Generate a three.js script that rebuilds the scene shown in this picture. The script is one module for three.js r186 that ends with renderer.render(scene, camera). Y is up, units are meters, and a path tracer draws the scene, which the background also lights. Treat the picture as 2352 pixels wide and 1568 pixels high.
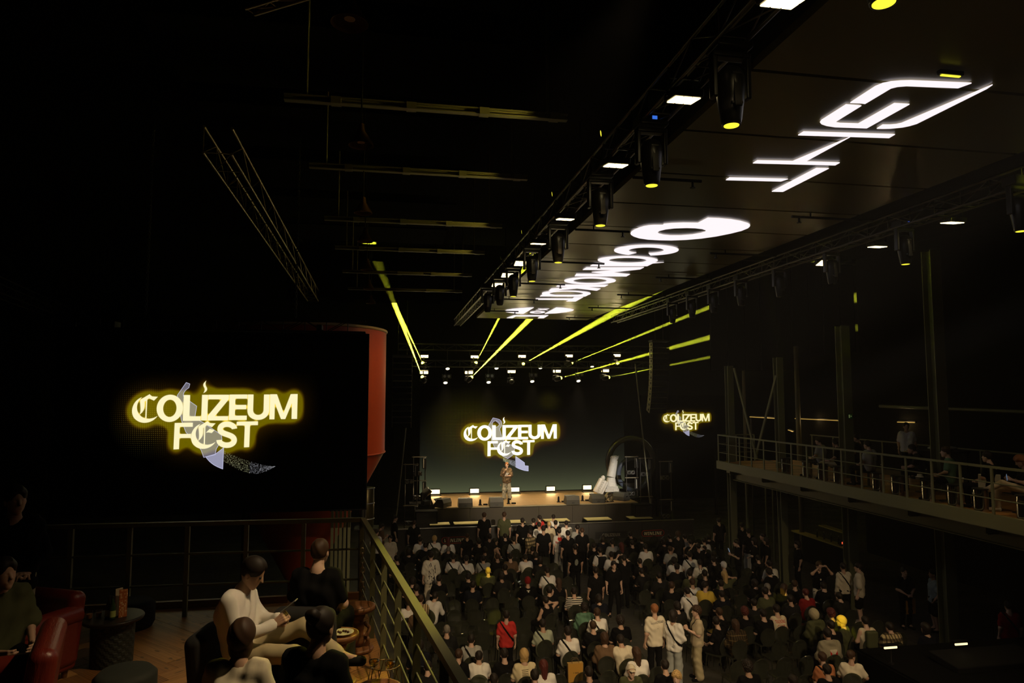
import * as THREE from 'three';
import { mergeGeometries } from 'three/addons/utils/BufferGeometryUtils.js';
import { RoundedBoxGeometry } from 'three/addons/geometries/RoundedBoxGeometry.js';
import { RectAreaLightUniformsLib } from 'three/addons/lights/RectAreaLightUniformsLib.js';

// ---------------------------------------------------------------- camera, air, exposure
const D = Math.PI / 180, PI = Math.PI;
const scene = new THREE.Scene();
const camera = new THREE.PerspectiveCamera(53.13, 1.5, 0.05, 150);
camera.position.set(0, 6.85, 0);
camera.rotation.order = 'YXZ';
camera.rotation.set(4.594 * D, -10.13 * D, 0);
camera.updateMatrixWorld(true);
const renderer = new THREE.WebGLRenderer();
renderer.toneMapping = THREE.LinearToneMapping;
renderer.toneMappingExposure = 1;
renderer.shadowMap.enabled = true;
RectAreaLightUniformsLib.init();
scene.background = new THREE.Color(0, 0, 0);
scene.fog = new THREE.FogExp2(0xffffff, 0.0005);          // the thin stage haze that shows the beams

// ---------------------------------------------------------------- helpers
const V = (x, y, z) => new THREE.Vector3(x, y, z), FOC = 1568;
// surveying the photograph: the point where the sight line through a photo pixel meets a plane of the hall
const sight = (px, py) => V((px - 1176) / FOC, -(py - 784) / FOC, -1).applyQuaternion(camera.quaternion);
const onY = (px, py, y) => { const d = sight(px, py); return camera.position.clone().addScaledVector(d, (y - 6.85) / d.y); };
const onZ = (px, py, z) => { const d = sight(px, py); return camera.position.clone().addScaledVector(d, z / d.z); };
const onX = (px, py, x) => { const d = sight(px, py); return camera.position.clone().addScaledVector(d, x / d.x); };
let seed = 7;
const rnd = () => { seed = (seed + 0x6d2b79f5) | 0; let t = Math.imul(seed ^ (seed >>> 15), 1 | seed); t = (t + Math.imul(t ^ (t >>> 7), 61 | t)) ^ t; return ((t ^ (t >>> 14)) >>> 0) / 4294967296; };
const rr = (a, b) => a + (b - a) * rnd();
const lin = (r, g, b) => new THREE.Color().setRGB(r, g, b);
const std = (c, o = {}) => new THREE.MeshStandardMaterial({ color: Array.isArray(c) ? lin(...c) : c, roughness: 0.7, ...o });
const phy = (c, o = {}) => new THREE.MeshPhysicalMaterial({ color: Array.isArray(c) ? lin(...c) : c, roughness: 0.5, ...o });
const glow = (c, k) => new THREE.MeshStandardMaterial({ color: 0x111111, emissive: lin(...c), emissiveIntensity: k, roughness: 0.6 });

const taken = new Map();
const numbered = (n) => { const k = taken.get(n) ?? 0; taken.set(n, k + 1); return k ? n + '_' + String(k).padStart(3, '0') : n; };
const shade = (m) => { m.castShadow = m.receiveShadow = true; return m; };
function merge(list) {
  list = list.filter(Boolean).map((g) => (g.index ? g.toNonIndexed() : g));
  if (list.length === 1) return list[0];
  const all = list.every((g) => g.attributes.uv);
  for (const g of list) for (const k of Object.keys(g.attributes)) if (!['position', 'normal'].includes(k) && !(k === 'uv' && all)) g.deleteAttribute(k);
  return mergeGeometries(list);
}
function thing(name, label, category, at = V(0, 0, 0), turn = 0, group) {
  const o = new THREE.Group(); o.name = numbered(name); o.position.copy(at); o.rotation.y = turn;
  o.userData = { label, category }; if (group) o.userData.group = group;
  scene.add(o); return o;
}
function part(name, geo, mat, parent, label) {
  const m = shade(new THREE.Mesh(Array.isArray(geo) ? merge(geo) : geo, mat)); m.name = name;
  if (label) m.userData.label = label;
  parent.add(m); return m;
}
function solo(name, label, category, geo, mat, at = V(0, 0, 0), turn = 0, group) {
  const m = shade(new THREE.Mesh(Array.isArray(geo) ? merge(geo) : geo, mat));
  m.name = numbered(name); m.position.copy(at); m.rotation.y = turn; m.userData = { label, category };
  if (group) m.userData.group = group;
  scene.add(m); return m;
}
function struct(name, geo, mat, label, category = 'structure') {
  const m = shade(new THREE.Mesh(Array.isArray(geo) ? merge(geo) : geo, mat)); m.name = name;
  m.userData = { kind: 'structure', label, category }; scene.add(m); return m;
}
function copyOf(root, label, at, turn, group) {
  const r = root.clone(); r.name = numbered(root.name.replace(/_\d{3}$/, '')); r.userData = { ...root.userData };
  if (label) r.userData.label = label; if (group) r.userData.group = group;
  if (at) r.position.copy(at); if (turn !== undefined) r.rotation.y = turn;
  scene.add(r); return r;
}
const place = (g, x = 0, y = 0, z = 0, rx = 0, ry = 0, rz = 0) => { if (rx || ry || rz) g.applyMatrix4(new THREE.Matrix4().makeRotationFromEuler(new THREE.Euler(rx, ry, rz))); return g.translate(x, y, z); };
const bx = (w, h, d, x, y, z, rx, ry, rz) => place(new THREE.BoxGeometry(w, h, d), x, y, z, rx, ry, rz);
const rb = (w, h, d, r, x, y, z, rx, ry, rz, s = 2) => place(new RoundedBoxGeometry(w, h, d, s, r), x, y, z, rx, ry, rz);
const cy = (rt, rbm, h, x, y, z, n = 16, rx, ry, rz, open = false) => place(new THREE.CylinderGeometry(rt, rbm, h, n, 1, open), x, y, z, rx, ry, rz);
const sp = (r, x, y, z, n = 12) => place(new THREE.SphereGeometry(r, n, Math.max(6, n >> 1)), x, y, z);
const to = (r, t, x, y, z, n = 24, rx, ry, rz, arc = 2 * PI, m = 8) => place(new THREE.TorusGeometry(r, t, m, n, arc), x, y, z, rx, ry, rz);
const lathe = (pts, n = 24) => new THREE.LatheGeometry(pts.map(([x, y]) => new THREE.Vector2(x, y)), n);
function orient(g, a, b) {                                   // turns a y-aligned geometry so that it runs from a to b
  const d = b.clone().sub(a), m = new THREE.Matrix4().makeRotationFromQuaternion(new THREE.Quaternion().setFromUnitVectors(V(0, 1, 0), d.clone().normalize()));
  g.applyMatrix4(m); const c = a.clone().add(b).multiplyScalar(0.5); return g.translate(c.x, c.y, c.z);
}
const rod = (a, b, r, n = 8) => orient(new THREE.CylinderGeometry(r, r, a.distanceTo(b), n, 1), a, b);
function beamBar(a, b, w, h) {                               // a box section from a to b, its h side upright
  const d = b.clone().sub(a), g = new THREE.BoxGeometry(w, h, d.length()), m = new THREE.Matrix4().lookAt(b, a, V(0, 1, 0));
  g.applyMatrix4(m); const c = a.clone().add(b).multiplyScalar(0.5); return g.translate(c.x, c.y, c.z);
}
const sweep = (pts, r, n = 40, m = 6) => new THREE.TubeGeometry(new THREE.CatmullRomCurve3(pts.map((p) => (p.isVector3 ? p : V(...p)))), n, r, m);
function extr(pts, depth, bevel = 0, holes = []) {
  const s = new THREE.Shape(pts.map(([x, y]) => new THREE.Vector2(x, y)));
  for (const h of holes) s.holes.push(new THREE.Path(h.map(([x, y]) => new THREE.Vector2(x, y))));
  return new THREE.ExtrudeGeometry(s, { depth, bevelEnabled: bevel > 0, bevelSize: bevel, bevelThickness: bevel, bevelSegments: 2, curveSegments: 12 });
}
function canvasTex(w, h, draw, repeat) {
  const c = document.createElement('canvas'); c.width = w; c.height = h;
  draw(c.getContext('2d'), w, h, c);
  const t = new THREE.CanvasTexture(c); t.colorSpace = THREE.SRGBColorSpace; t.magFilter = THREE.LinearFilter;
  if (repeat) { t.wrapS = t.wrapT = THREE.RepeatWrapping; t.repeat.set(...repeat); }
  return t;
}
function noiseTex(w, h, f) {                                 // grey data texture from f(u, v) in 0..1
  const d = new Uint8Array(w * h * 4);
  for (let y = 0; y < h; y++) for (let x = 0; x < w; x++) { const v = Math.max(0, Math.min(255, f(x / w, y / h) * 255)), o = (y * w + x) * 4; d[o] = d[o + 1] = d[o + 2] = v; d[o + 3] = 255; }
  const t = new THREE.DataTexture(d, w, h); t.magFilter = THREE.LinearFilter; t.wrapS = t.wrapT = THREE.RepeatWrapping; t.needsUpdate = true; return t;
}
const hash = (x, y) => { const s = Math.sin(x * 127.1 + y * 311.7) * 43758.5453; return s - Math.floor(s); };
function vnoise(x, y, per) {                                 // tiling value noise
  const xi = Math.floor(x), yi = Math.floor(y), fx = x - xi, fy = y - yi, s = fx * fx * (3 - 2 * fx), t = fy * fy * (3 - 2 * fy), w = (a) => ((a % per) + per) % per;
  const a = hash(w(xi), w(yi)), b = hash(w(xi + 1), w(yi)), c = hash(w(xi), w(yi + 1)), e = hash(w(xi + 1), w(yi + 1));
  return a + (b - a) * s + (c - a) * t + (a - b - c + e) * s * t;
}

// ---------------------------------------------------------------- shared materials
const M = {
  black: phy([0.006, 0.006, 0.006], { roughness: 0.85, specularIntensity: 0.3 }),
  blackPaint: std([0.007, 0.007, 0.007], { roughness: 0.45 }),
  plastic: std([0.01, 0.01, 0.01], { roughness: 0.38 }),
  darkMetal: std([0.05, 0.05, 0.048], { roughness: 0.4, metalness: 0.7 }),
  alu: std([0.42, 0.4, 0.36], { roughness: 0.32, metalness: 1 }),
  trussBlack: std([0.16, 0.15, 0.13], { roughness: 0.35, metalness: 0.85 }),
  steel: std([0.5, 0.48, 0.45], { roughness: 0.14, metalness: 1 }),
  olivePaint: std([0.16, 0.165, 0.085], { roughness: 0.5 }),
  ceilingBlack: phy([0.004, 0.004, 0.004], { roughness: 0.95, specularIntensity: 0.08 }),
  white: std([0.7, 0.7, 0.68], { roughness: 0.6 }),
  glass: phy([1, 1, 1], { roughness: 0.03, transmission: 1, ior: 1.45 }),
};
// ================================================================ THE HALL
const STAGE = 1.75, DECK = 4.2, LEDY = 10.4;
const floorGrain = noiseTex(256, 256, (u, v) => 0.55 + 0.25 * vnoise(u * 8, v * 8, 8) + 0.2 * vnoise(u * 64, v * 64, 64));
floorGrain.repeat.set(12, 12);
struct('floor', bx(76, 0.3, 53, 8, -0.15, -18), std([0.06, 0.056, 0.045], { roughness: 0.55, bumpMap: floorGrain, bumpScale: 0.002, roughnessMap: floorGrain }), 'dark grey concrete floor of the event hall', 'floor');
struct('ceiling', bx(44, 0.3, 36, 3, 13.2, -9.5), M.ceilingBlack, 'black painted roof deck high above the hall', 'ceiling');
struct('wall_left', bx(0.3, 13.5, 36, -17, 6.5, -9.5), M.ceilingBlack, 'black side wall beyond the wooden balcony', 'wall');
struct('wall_right', bx(0.3, 13.5, 36, 21, 6.5, -9.5), M.ceilingBlack, 'black side wall behind the steel gallery', 'wall');
struct('wall_front', bx(44, 13.5, 0.3, 3, 6.5, 8), M.ceilingBlack, 'black wall closing the hall behind the viewer', 'wall');
// the stage house: an added black fly tower and wings, shaped so beams land unseen
struct('wall_back', bx(76, 27, 0.3, 8, 13, -44), M.ceilingBlack, 'black rear wall behind the stage', 'wall');
struct('ceiling_stage', bx(76, 0.3, 17, 8, 26.3, -36), M.ceilingBlack, 'black grid floor of the fly tower above the stage', 'ceiling');
struct('wall_wing_left', bx(0.3, 27, 17, -30, 13, -36), M.ceilingBlack, 'black wing wall on the drum side of the stage', 'wall');
struct('wall_wing_right', bx(0.3, 27, 17, 46, 13, -36), M.ceilingBlack, 'black wing wall on the gallery side of the stage', 'wall');
struct('wall_proscenium', [bx(76, 13.2, 0.3, 8, 19.8, -27.6), bx(13, 13.5, 0.3, -23.5, 6.5, -27.6), bx(25, 13.5, 0.3, 33.5, 6.5, -27.6)], M.ceilingBlack, 'black wall between hall and fly tower', 'wall');
{
  const t = thing('masking_border', 'black cloth border hung above the far end of the gallery', 'curtain', V(17.7, 13, -28.4));  // cloth put in to cut off the beams on the gallery side
  for (let k = 0; k < 9; k++) part('cloth_panel', rb(0.86, 5.0, 0.1, 0.045, -3.2 + k * 0.8, -2.5, (k % 2) * 0.05, 0, 0, 0, 2), M.ceilingBlack, t);
  part('bracket', [bx(0.06, 0.06, 0.75, -3, 0.06, 0.4)], M.darkMetal, t); part('bracket', [bx(0.06, 0.06, 0.75, 3, 0.06, 0.4)], M.darkMetal, t); part('batten', rod(V(-3.8, 0.02, 0), V(3.8, 0.02, 0), 0.03), M.darkMetal, t);
}

{
  const gauze = new THREE.MeshStandardMaterial({ color: lin(0.004, 0.004, 0.004), roughness: 0.95, transparent: true, opacity: 0.84, side: THREE.DoubleSide });
  const t = thing('gauze_border', 'thin black gauze border hung before the fly tower on the drum side', 'curtain', V(-0.6, 13.05, -28.4));  // invented cloth, added to fade the beams seen through it
  for (let k = 0; k < 8; k++) part('gauze_panel', bx(0.9, 2.3 - 0.25 * (k % 2), 0.004, -3.1 + k * 0.88, -1.2, (k % 2) * 0.03), gauze, t);
  for (let k = 0; k < 8; k++) part('cloth_panel', rb(0.9, 0.7, 0.05, 0.02, -3.1 + k * 0.88, -0.3, 0.05 + (k % 2) * 0.03), M.ceilingBlack, t);
  part('batten', rod(V(-3.6, 0.02, 0), V(3.6, 0.02, 0), 0.03), M.darkMetal, t);
  for (const s of [-1, 1]) part('bracket', bx(0.06, 0.06, 0.75, s * 3, 0.06, 0.4), M.darkMetal, t);
}

// ---- slim steel roof joists, with black baffle boards between them
{
  const flange = std([0.2, 0.185, 0.13], { roughness: 0.5 });
  const rows = [[250, -9.6], [397, -12.6], [513, -15.6], [577, -18.6], [630, -21.6], [668, -24.6]];
  for (const [py, zz] of rows) {
    const z = zz, y = onZ(900, py, z).y;
    const t = thing('roof_joist', `${['first', 'second', 'third', 'fourth', 'fifth', 'sixth'][rows.findIndex((r) => r[1] === z)]} steel roof joist counted from the viewer, spanning the dark ceiling`, 'beam', V(0, y, z));
    const L = -1.5, R = 2.55;
    part('web', bx(R - L, 0.05, 0.03, (L + R) / 2, 0.05, 0), flange, t);
    part('lower_flange', bx(R - L, 0.016, 0.1, (L + R) / 2, 0.015, 0), flange, t);
    part('upper_flange', bx(R - L, 0.02, 0.12, (L + R) / 2, 0.085, 0), flange, t);
    for (let k = 0; k < 4; k++) part('clip', bx(0.14, 0.1, 0.13, L + 0.7 + k * 1.05, 0.05, 0), flange, t);
    for (const s of [-1, 1]) part('hanger', rod(V(s < 0 ? L + 0.3 : R - 0.3, 0.09, 0), V(s < 0 ? L + 0.3 : R - 0.3, 13.1 - y, 0), 0.02), flange, t);
  }
}
// black acoustic boards hung along the joists
for (let k = 0; k < 6; k++) {
  const z = -8.1 - k * 3, t = thing('acoustic_baffle', `black acoustic board hung in the ceiling, number ${['one', 'two', 'three', 'four', 'five', 'six'][k]} counted towards the stage`, 'ceiling panel', V(-0.9, 12.3, z), 0, 'acoustic boards in the dark ceiling');
  part('board', rb(5.4, 0.06, 2.2, 0.02, 0, 0, 0), M.ceilingBlack, t);
  for (const s of [-1, 1]) part('hanger', rod(V(s * 2.3, 0.03, 0), V(s * 2.3, 0.75, 0), 0.012), M.darkMetal, t);
}

// ---- the LED ceiling: joined panels with open joints, lit letters, sprinkler pipes
const ledPanel = std([0.2, 0.172, 0.075], { roughness: 0.3 });
const ledTop = thing('ceiling_screen', 'long overhead video ceiling showing white letters and emblems', 'screen', V(0, 0, 0));
const SX0 = 3.85, SX1 = 9.05, bays = [];
for (let z = -3.2; z > -29.4; z -= 1.72) bays.push(z);
for (const z of bays) part('panel', bx(SX1 - SX0, 0.1, 1.66, (SX0 + SX1) / 2, LEDY + 0.06, z - 0.86), ledPanel, ledTop);
for (const x of [SX0 + 0.3, SX1 - 0.3]) part('hanging_rail', bx(0.08, 0.08, 27, x, LEDY + 0.16, -16.8), M.blackPaint, ledTop);
for (let k = 0; k < 5; k++) for (const x of [SX0 + 0.3, SX1 - 0.3]) part('hanger', rod(V(x, LEDY + 0.2, -4.5 - k * 5), V(x, 13.1, -4.5 - k * 5), 0.02), M.darkMetal, ledTop);
const lit = glow([1, 0.9, 0.93], 1.05);
// outlines traced on the photograph, laid on the real plane of the ceiling
function litShape(outline, holes = []) {
  const on = (p) => { const q = onY(p[0], p[1], LEDY); return new THREE.Vector2(q.x, -q.z); };
  const s = new THREE.Shape(outline.map(on));
  for (const h of holes) s.holes.push(new THREE.Path(h.map(on)));
  const g = new THREE.ExtrudeGeometry(s, { depth: 0.012, bevelEnabled: false });
  g.applyMatrix4(new THREE.Matrix4().makeRotationX(-PI / 2)); g.translate(0, LEDY - 0.012, 0);
  return part('lit_letter', g, lit, ledTop);
}
// a ring, or part of one, on the ceiling plane: centre and semi-axes in metres
const arcPts = (c, a, b, t0, t1, n = 40) => Array.from({ length: n + 1 }, (_, i) => { const t = t0 + (t1 - t0) * i / n; return new THREE.Vector2(c.x + a * Math.cos(t), -c.z + b * Math.sin(t)); });
function litRing(x0, x1, z0, z1, stroke, gap) {
  const c = V((x0 + x1) / 2, 0, (z0 + z1) / 2), a = (x1 - x0) / 2, b = Math.abs(z1 - z0) / 2, s = new THREE.Shape();
  const ia = a - stroke, ib = b - stroke * b / a;
  if (gap) { const o = arcPts(c, a, b, gap[0], gap[1]), i = arcPts(c, ia, ib, gap[1], gap[0]); s.setFromPoints([...o, ...i]); }
  else { s.setFromPoints(arcPts(c, a, b, 0, 2 * PI)); s.holes.push(new THREE.Path(arcPts(c, ia, ib, 0, 2 * PI))); }
  const g = new THREE.ExtrudeGeometry(s, { depth: 0.012, bevelEnabled: false });
  g.applyMatrix4(new THREE.Matrix4().makeRotationX(-PI / 2)); g.translate(0, LEDY - 0.012, 0);
  return part('lit_letter', g, lit, ledTop);
}
const z3 = (X, Y) => [1640 + X / 3.5636, 160 + Y / 3.5636], zc = (X, Y) => [1140 + X / 6.031, 480 + Y / 6.031], zb = (X, Y) => [1420 + X / 7.35, 480 + Y / 7.35];
const P3 = (...a) => a.map((p) => z3(...p)), PC = (...a) => a.map((p) => zc(...p)), PB = (...a) => a.map((p) => zb(...p));
// angular emblem of three strokes
litShape(P3([1115, 265], [1318, 133], [1380, 107], [1450, 93], [1530, 86], [1610, 84], [2107, 105], [1997, 145], [1575, 128], [1500, 134], [1448, 147], [1236, 274], [1195, 268]));
litShape(P3([1080, 281], [1206, 290], [1000, 418], [1002, 428], [1030, 433], [1180, 438], [1475, 271], [1600, 278], [1250, 474], [990, 465], [920, 454], [880, 440], [867, 425], [880, 408]));
litShape(P3([1332, 477], [1380, 447], [1440, 447], [1490, 443], [1535, 433], [2280, 118], [2230, 152], [1660, 437], [1600, 455], [1540, 467], [1440, 477], [1380, 478]));
// broken letter of thin strokes
litShape(P3([733, 503], [1481, 525], [1432, 554], [688, 531]));
litShape(P3([1113, 547], [748, 748], [1029, 757], [991, 778], [318, 761], [354, 739], [644, 745]));
litShape(P3([838, 802], [940, 804], [564, 995], [473, 993]));
litShape(P3([126, 879], [605, 891], [547, 910], [97, 899]));
// round emblem with a notch
litShape(PB([207, 405], [225, 375], [270, 345], [340, 313], [430, 286], [520, 270], [600, 264], [755, 263], [770, 245], [900, 232], [1100, 225], [1345, 228], [1512, 142], [1700, 150], [1900, 168], [2060, 195], [2180, 230], [2222, 255], [2225, 280], [2190, 315], [2080, 360], [1900, 405], [1650, 455], [1400, 490], [1150, 512], [900, 522], [700, 519], [500, 508], [350, 485], [260, 455], [215, 425]),
  [PB([660, 385], [700, 360], [800, 335], [950, 318], [1150, 311], [1300, 315], [1420, 330], [1482, 352], [1470, 375], [1390, 400], [1250, 425], [1050, 440], [880, 440], [760, 428], [685, 410])]);
// the round-letter word, each letter a ring or bars (metres on the ceiling)
const q = (px, py) => { const p = onY(px, py, LEDY); return p; };
{
  const ring = (l, r, t, b, st, gap) => { const L = q(...l), R = q(...r), T = q(...t), B = q(...b); litRing(L.x, R.x, T.z, B.z, st, gap); };
  // c: opening towards the stage
  ring(zc(1582, 592), zb(1080, 668), zb(620, 600), zb(620, 788), 0.36, [PI / 2 + 0.32, 2.5 * PI - 0.42]);
  ring(zc(1357, 728), zb(705, 852), zb(330, 795), zb(330, 935), 0.3);
  litShape(PC([1300, 785], [1360, 750], [2320, 735], [2165, 749], [2090, 786]));
  litShape(PC([1197, 838], [1250, 806], [2046, 803], [1992, 831], [1600, 872], [1852, 900], [1800, 929], [1085, 926], [1110, 894], [1530, 897], [1320, 871], [1660, 838]));
  ring(zc(921, 998), zc(1705, 970), zc(1370, 940), zc(1280, 1040), 0.28);
  litShape(PC([830, 1070], [850, 1046], [1550, 1046], [1500, 1074], [1230, 1074], [1445, 1100], [1392, 1127], [1120, 1096], [760, 1130], [725, 1127], [765, 1098], [1040, 1076]));
  ring(zc(620, 1170), zc(1342, 1155), zc(1000, 1127), zc(960, 1207), 0.26);
  litShape(PC([603, 1206], [640, 1180], [700, 1188], [1270, 1188], [1230, 1208]));
  litShape(PC([538, 1252], [552, 1238], [1055, 1236], [1080, 1218], [1205, 1217], [1098, 1277], [968, 1277], [1010, 1257]));
  // far end: split disc with two small letters between its halves, then a flat letter
  litShape(PC([118, 1410], [150, 1393], [230, 1380], [330, 1370], [420, 1364], [520, 1362], [375, 1448], [290, 1445], [190, 1432], [135, 1422]));
  litShape(PC([830, 1362], [930, 1366], [1020, 1376], [1075, 1391], [1055, 1408], [960, 1426], [840, 1440], [668, 1448]));
  ring(zc(460, 1430), zc(680, 1425), zc(580, 1412), zc(570, 1443), 0.14);
  litShape(PC([545, 1398], [620, 1388], [575, 1378], [640, 1382], [735, 1378], [672, 1388], [715, 1397], [640, 1393]));
  litShape(PC([143, 1507], [245, 1470], [722, 1470], [655, 1509], [575, 1509], [612, 1484], [270, 1484], [225, 1508]));
}
// sprinkler pipes under the panel joints, each with an upright head
bays.slice(4).forEach((z, k) => {
  const left = k % 2 === 0, x0 = left ? SX0 - 0.1 : 7.6, x1 = left ? rr(4.9, 5.5) : SX1 + 0.3;
  const t = thing('sprinkler_pipe', `thin black sprinkler pipe under the video ceiling, number ${['one', 'two', 'three', 'four', 'five', 'six', 'seven', 'eight', 'nine', 'ten', 'eleven', 'twelve', 'thirteen'][k]} from the viewer`, 'pipe', V(0, LEDY - 0.09, z), 0, 'sprinkler pipes under the video ceiling');
  part('pipe', rod(V(x0, 0, 0), V(x1, 0, 0), 0.025), M.blackPaint, t);
  const hx = left ? x1 - 0.15 : x0 + 0.15;
  part('sprinkler_head', [cy(0.018, 0.022, 0.09, hx, -0.06, 0, 8), cy(0.045, 0.045, 0.012, hx, -0.115, 0, 10)], M.darkMetal, t);
  part('bracket', [bx(0.02, 0.16, 0.03, x0 + 0.4, 0.06, 0)], M.blackPaint, t);
});
// small white ceiling marker lamp near the emblem
// ================================================================ RIGGING
const WARM = [1, 0.66, 0.27], WARMW = [1, 0.8, 0.42], YEL = [1, 0.86, 0.02];
function spot(parent, at, aim, color, power, half, pen = 0.4, soft = 2, name = 'spot_lamp') {
  const s = new THREE.SpotLight(lin(...color), power, 0, half * D, pen, 2);
  s.name = name; s.position.copy(at); s.target.position.copy(aim); s.castShadow = true; s.shadow.radius = soft; s.shadow.camera.near = 0.05;
  scene.add(s, s.target); return s;
}
function area(at, aim, w, h, color, power, name = 'panel_lamp') {
  const a = new THREE.RectAreaLight(lin(...color), power, w, h); a.name = name; a.position.copy(at); a.lookAt(aim); scene.add(a); return a;
}
// ---- box trusses: four chords, ladder rungs and diagonals each a piece of its own
function truss(name, label, a, b, size = 0.29, mat = M.trussBlack, bay = 0.58) {
  const L = a.distanceTo(b), t = thing(name, label, 'truss', a.clone());
  const dir = b.clone().sub(a).normalize(), q = new THREE.Quaternion().setFromRotationMatrix(new THREE.Matrix4().lookAt(b, a, V(0, 1, 0)));
  t.quaternion.copy(q);                                       // +z of the truss runs from a to b
  const h = size / 2, chord = rod(V(0, 0, 0), V(0, 0, L), 0.024, 8);
  for (const [x, y] of [[-h, -h], [h, -h], [-h, h], [h, h]]) { const m = part('chord', chord, mat, t); m.position.set(x, y, 0); }
  const n = Math.floor(L / bay), rungH = rod(V(-h, 0, 0), V(h, 0, 0), 0.009, 5), rungV = rod(V(0, -h, 0), V(0, h, 0), 0.009, 5);
  const dg = [rod(V(0, -h, 0), V(0, h, bay), 0.009, 5), rod(V(0, h, 0), V(0, -h, bay), 0.009, 5)], fl = rod(V(-h, 0, 0), V(h, 0, bay), 0.009, 5);
  for (let k = 0; k <= n; k++) {
    const z = k * bay;
    let m = part('rung', rungH, mat, t); m.position.set(0, -h, z);
    m = part('rung', rungV, mat, t); m.position.set(h, 0, z);
    if (k < n) {
      for (const x of [-h, h]) { m = part('diagonal', dg[k % 2], mat, t); m.position.set(x, 0, z); }
      m = part('diagonal', fl, mat, t); m.position.set(0, -h, z);
    }
  }
  return t;
}
truss('lighting_truss', 'long black lighting truss running beside the video ceiling with hanging spotlights', V(3.1, 10.32, -1), V(3.1, 10.32, -32));
truss('lighting_truss', 'black lighting truss on the gallery side of the video ceiling', V(9.75, 10.25, -3), V(9.75, 10.25, -28.8));
{
  const a = onY(500, 322, 10.9), b = onY(719, 679, 10.9);
  truss('lighting_truss', 'slender truss crossing the dark ceiling over the wooden balcony', a, b, 0.42, std([0.45, 0.36, 0.2], { roughness: 0.35, metalness: 0.9 }), 0.9);
  truss('lighting_truss', 'short dim truss end far over the left edge of the hall', onY(-120, 612, 10.4), onY(180, 735, 10.4), 0.5, M.trussBlack, 0.9);
  truss('lighting_truss', 'truss corner cut off by the top edge above the round pendant lamps', onY(575, 12, 10.8), onY(760, -45, 10.8), 0.12, std([0.4, 0.3, 0.18], { roughness: 0.4, metalness: 0.8 }), 0.3);
}
// rigging chains that carry the trusses
function chain(name, label, a, b, link = 0.05, r = 0.008, mat = M.darkMetal, flat) {
  const t = thing(name, label, 'chain', a.clone()), L = a.distanceTo(b), n = Math.floor(L / (link * 0.78)), g = to(link / 2, r, 0, 0, 0, 10, 0, 0, 0, 2 * PI, 5);
  g.scale(0.62, 1, 1);
  t.quaternion.setFromUnitVectors(V(0, -1, 0), b.clone().sub(a).normalize());
  for (let k = 0; k < n; k++) { const m = part('link', g, mat, t); m.position.y = -k * link * 0.78 - link / 2; m.rotation.y = k % 2 ? PI / 2 : 0; }
  return t;
}

// ---- wash panels and barrel spotlights on the two long trusses
const washGlow = glow([1, 0.78, 0.36], 5), headGlow = glow([1, 0.9, 0.05], 1.15);
const washBody = rb(0.34, 0.09, 0.3, 0.02, 0, 0.06, 0), washYoke = merge([bx(0.015, 0.2, 0.04, -0.19, 0.14, 0), bx(0.015, 0.2, 0.04, 0.19, 0.14, 0), bx(0.39, 0.015, 0.04, 0, 0.235, 0)]);
const washCell = rb(0.088, 0.012, 0.118, 0.005, 0, 0, 0, 0, 0, 0, 1);
function washLight(at, tilt, power, label, group, arm) {
  const t = thing('wash_light', label, 'stage light', at, 0, group); t.rotation.x = tilt;
  part('housing', washBody, M.plastic, t); part('yoke', washYoke, M.plastic, t);
  for (let i = 0; i < 3; i++) for (let j = 0; j < 2; j++) { const m = part('led_cell', washCell, washGlow, t); m.position.set(-0.098 + i * 0.098, 0.008, -0.064 + j * 0.128); }
  part('clamp', cy(0.025, 0.025, 0.08, 0, 0.27, 0, 10), M.darkMetal, t);
  const dir = V(0, -1, 0).applyEuler(t.rotation), from = at.clone().addScaledVector(dir, 0.05);
  if (power) spot(t, from, from.clone().add(dir), WARM, power, 46, 0.7, 6, 'wash_light_lamp');
  if (arm) part('outrigger', rod(V(-arm, 0.25, 0), V(0, 0.25, 0), 0.02), M.darkMetal, t);
  return t;
}
const nth = ['first', 'second', 'third', 'fourth', 'fifth', 'sixth', 'seventh', 'eighth', 'ninth', 'tenth', 'eleventh', 'twelfth', 'thirteenth', 'fourteenth', 'fifteenth', 'sixteenth', 'seventeenth', 'eighteenth', 'nineteenth', 'twentieth'];
[[1800, 6], [1570, 232], [1414, 382], [1298, 505], [1236, 561], [1196, 606], [1165, 633], [1142, 655]].forEach(([x, y], k) =>
  washLight(onY(x, y, 10.05), k < 5 ? 0.16 : -0.25, [11, 11, 11, 11, 11, 9, 9, 9][k], `${nth[k]} warm wash light from the viewer, beside the video ceiling`, 'warm wash lights on the near truss'));
[[2187, 513], [2015, 568], [1893, 605]].forEach(([x, y], k) =>
  washLight(onY(x, y, 10.0), [0.16, 0.12, -0.3][k], [9, 9, 8][k], `${nth[k]} warm wash light from the viewer on the gallery side truss`, 'warm wash lights on the gallery side truss', 0.62));
const barrel = lathe([[0, 0.0], [0.082, 0], [0.09, 0.012], [0.098, 0.05], [0.125, 0.24], [0.135, 0.36], [0.13, 0.46], [0.1, 0.53], [0.05, 0.56], [0, 0.56]], 24);
const barrelRib = merge([bx(0.07, 0.34, 0.02, 0, 0.3, 0.128, -0.09), bx(0.11, 0.02, 0.03, 0, 0.17, 0.115), bx(0.09, 0.015, 0.025, 0, 0.45, 0.12)]);
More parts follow.
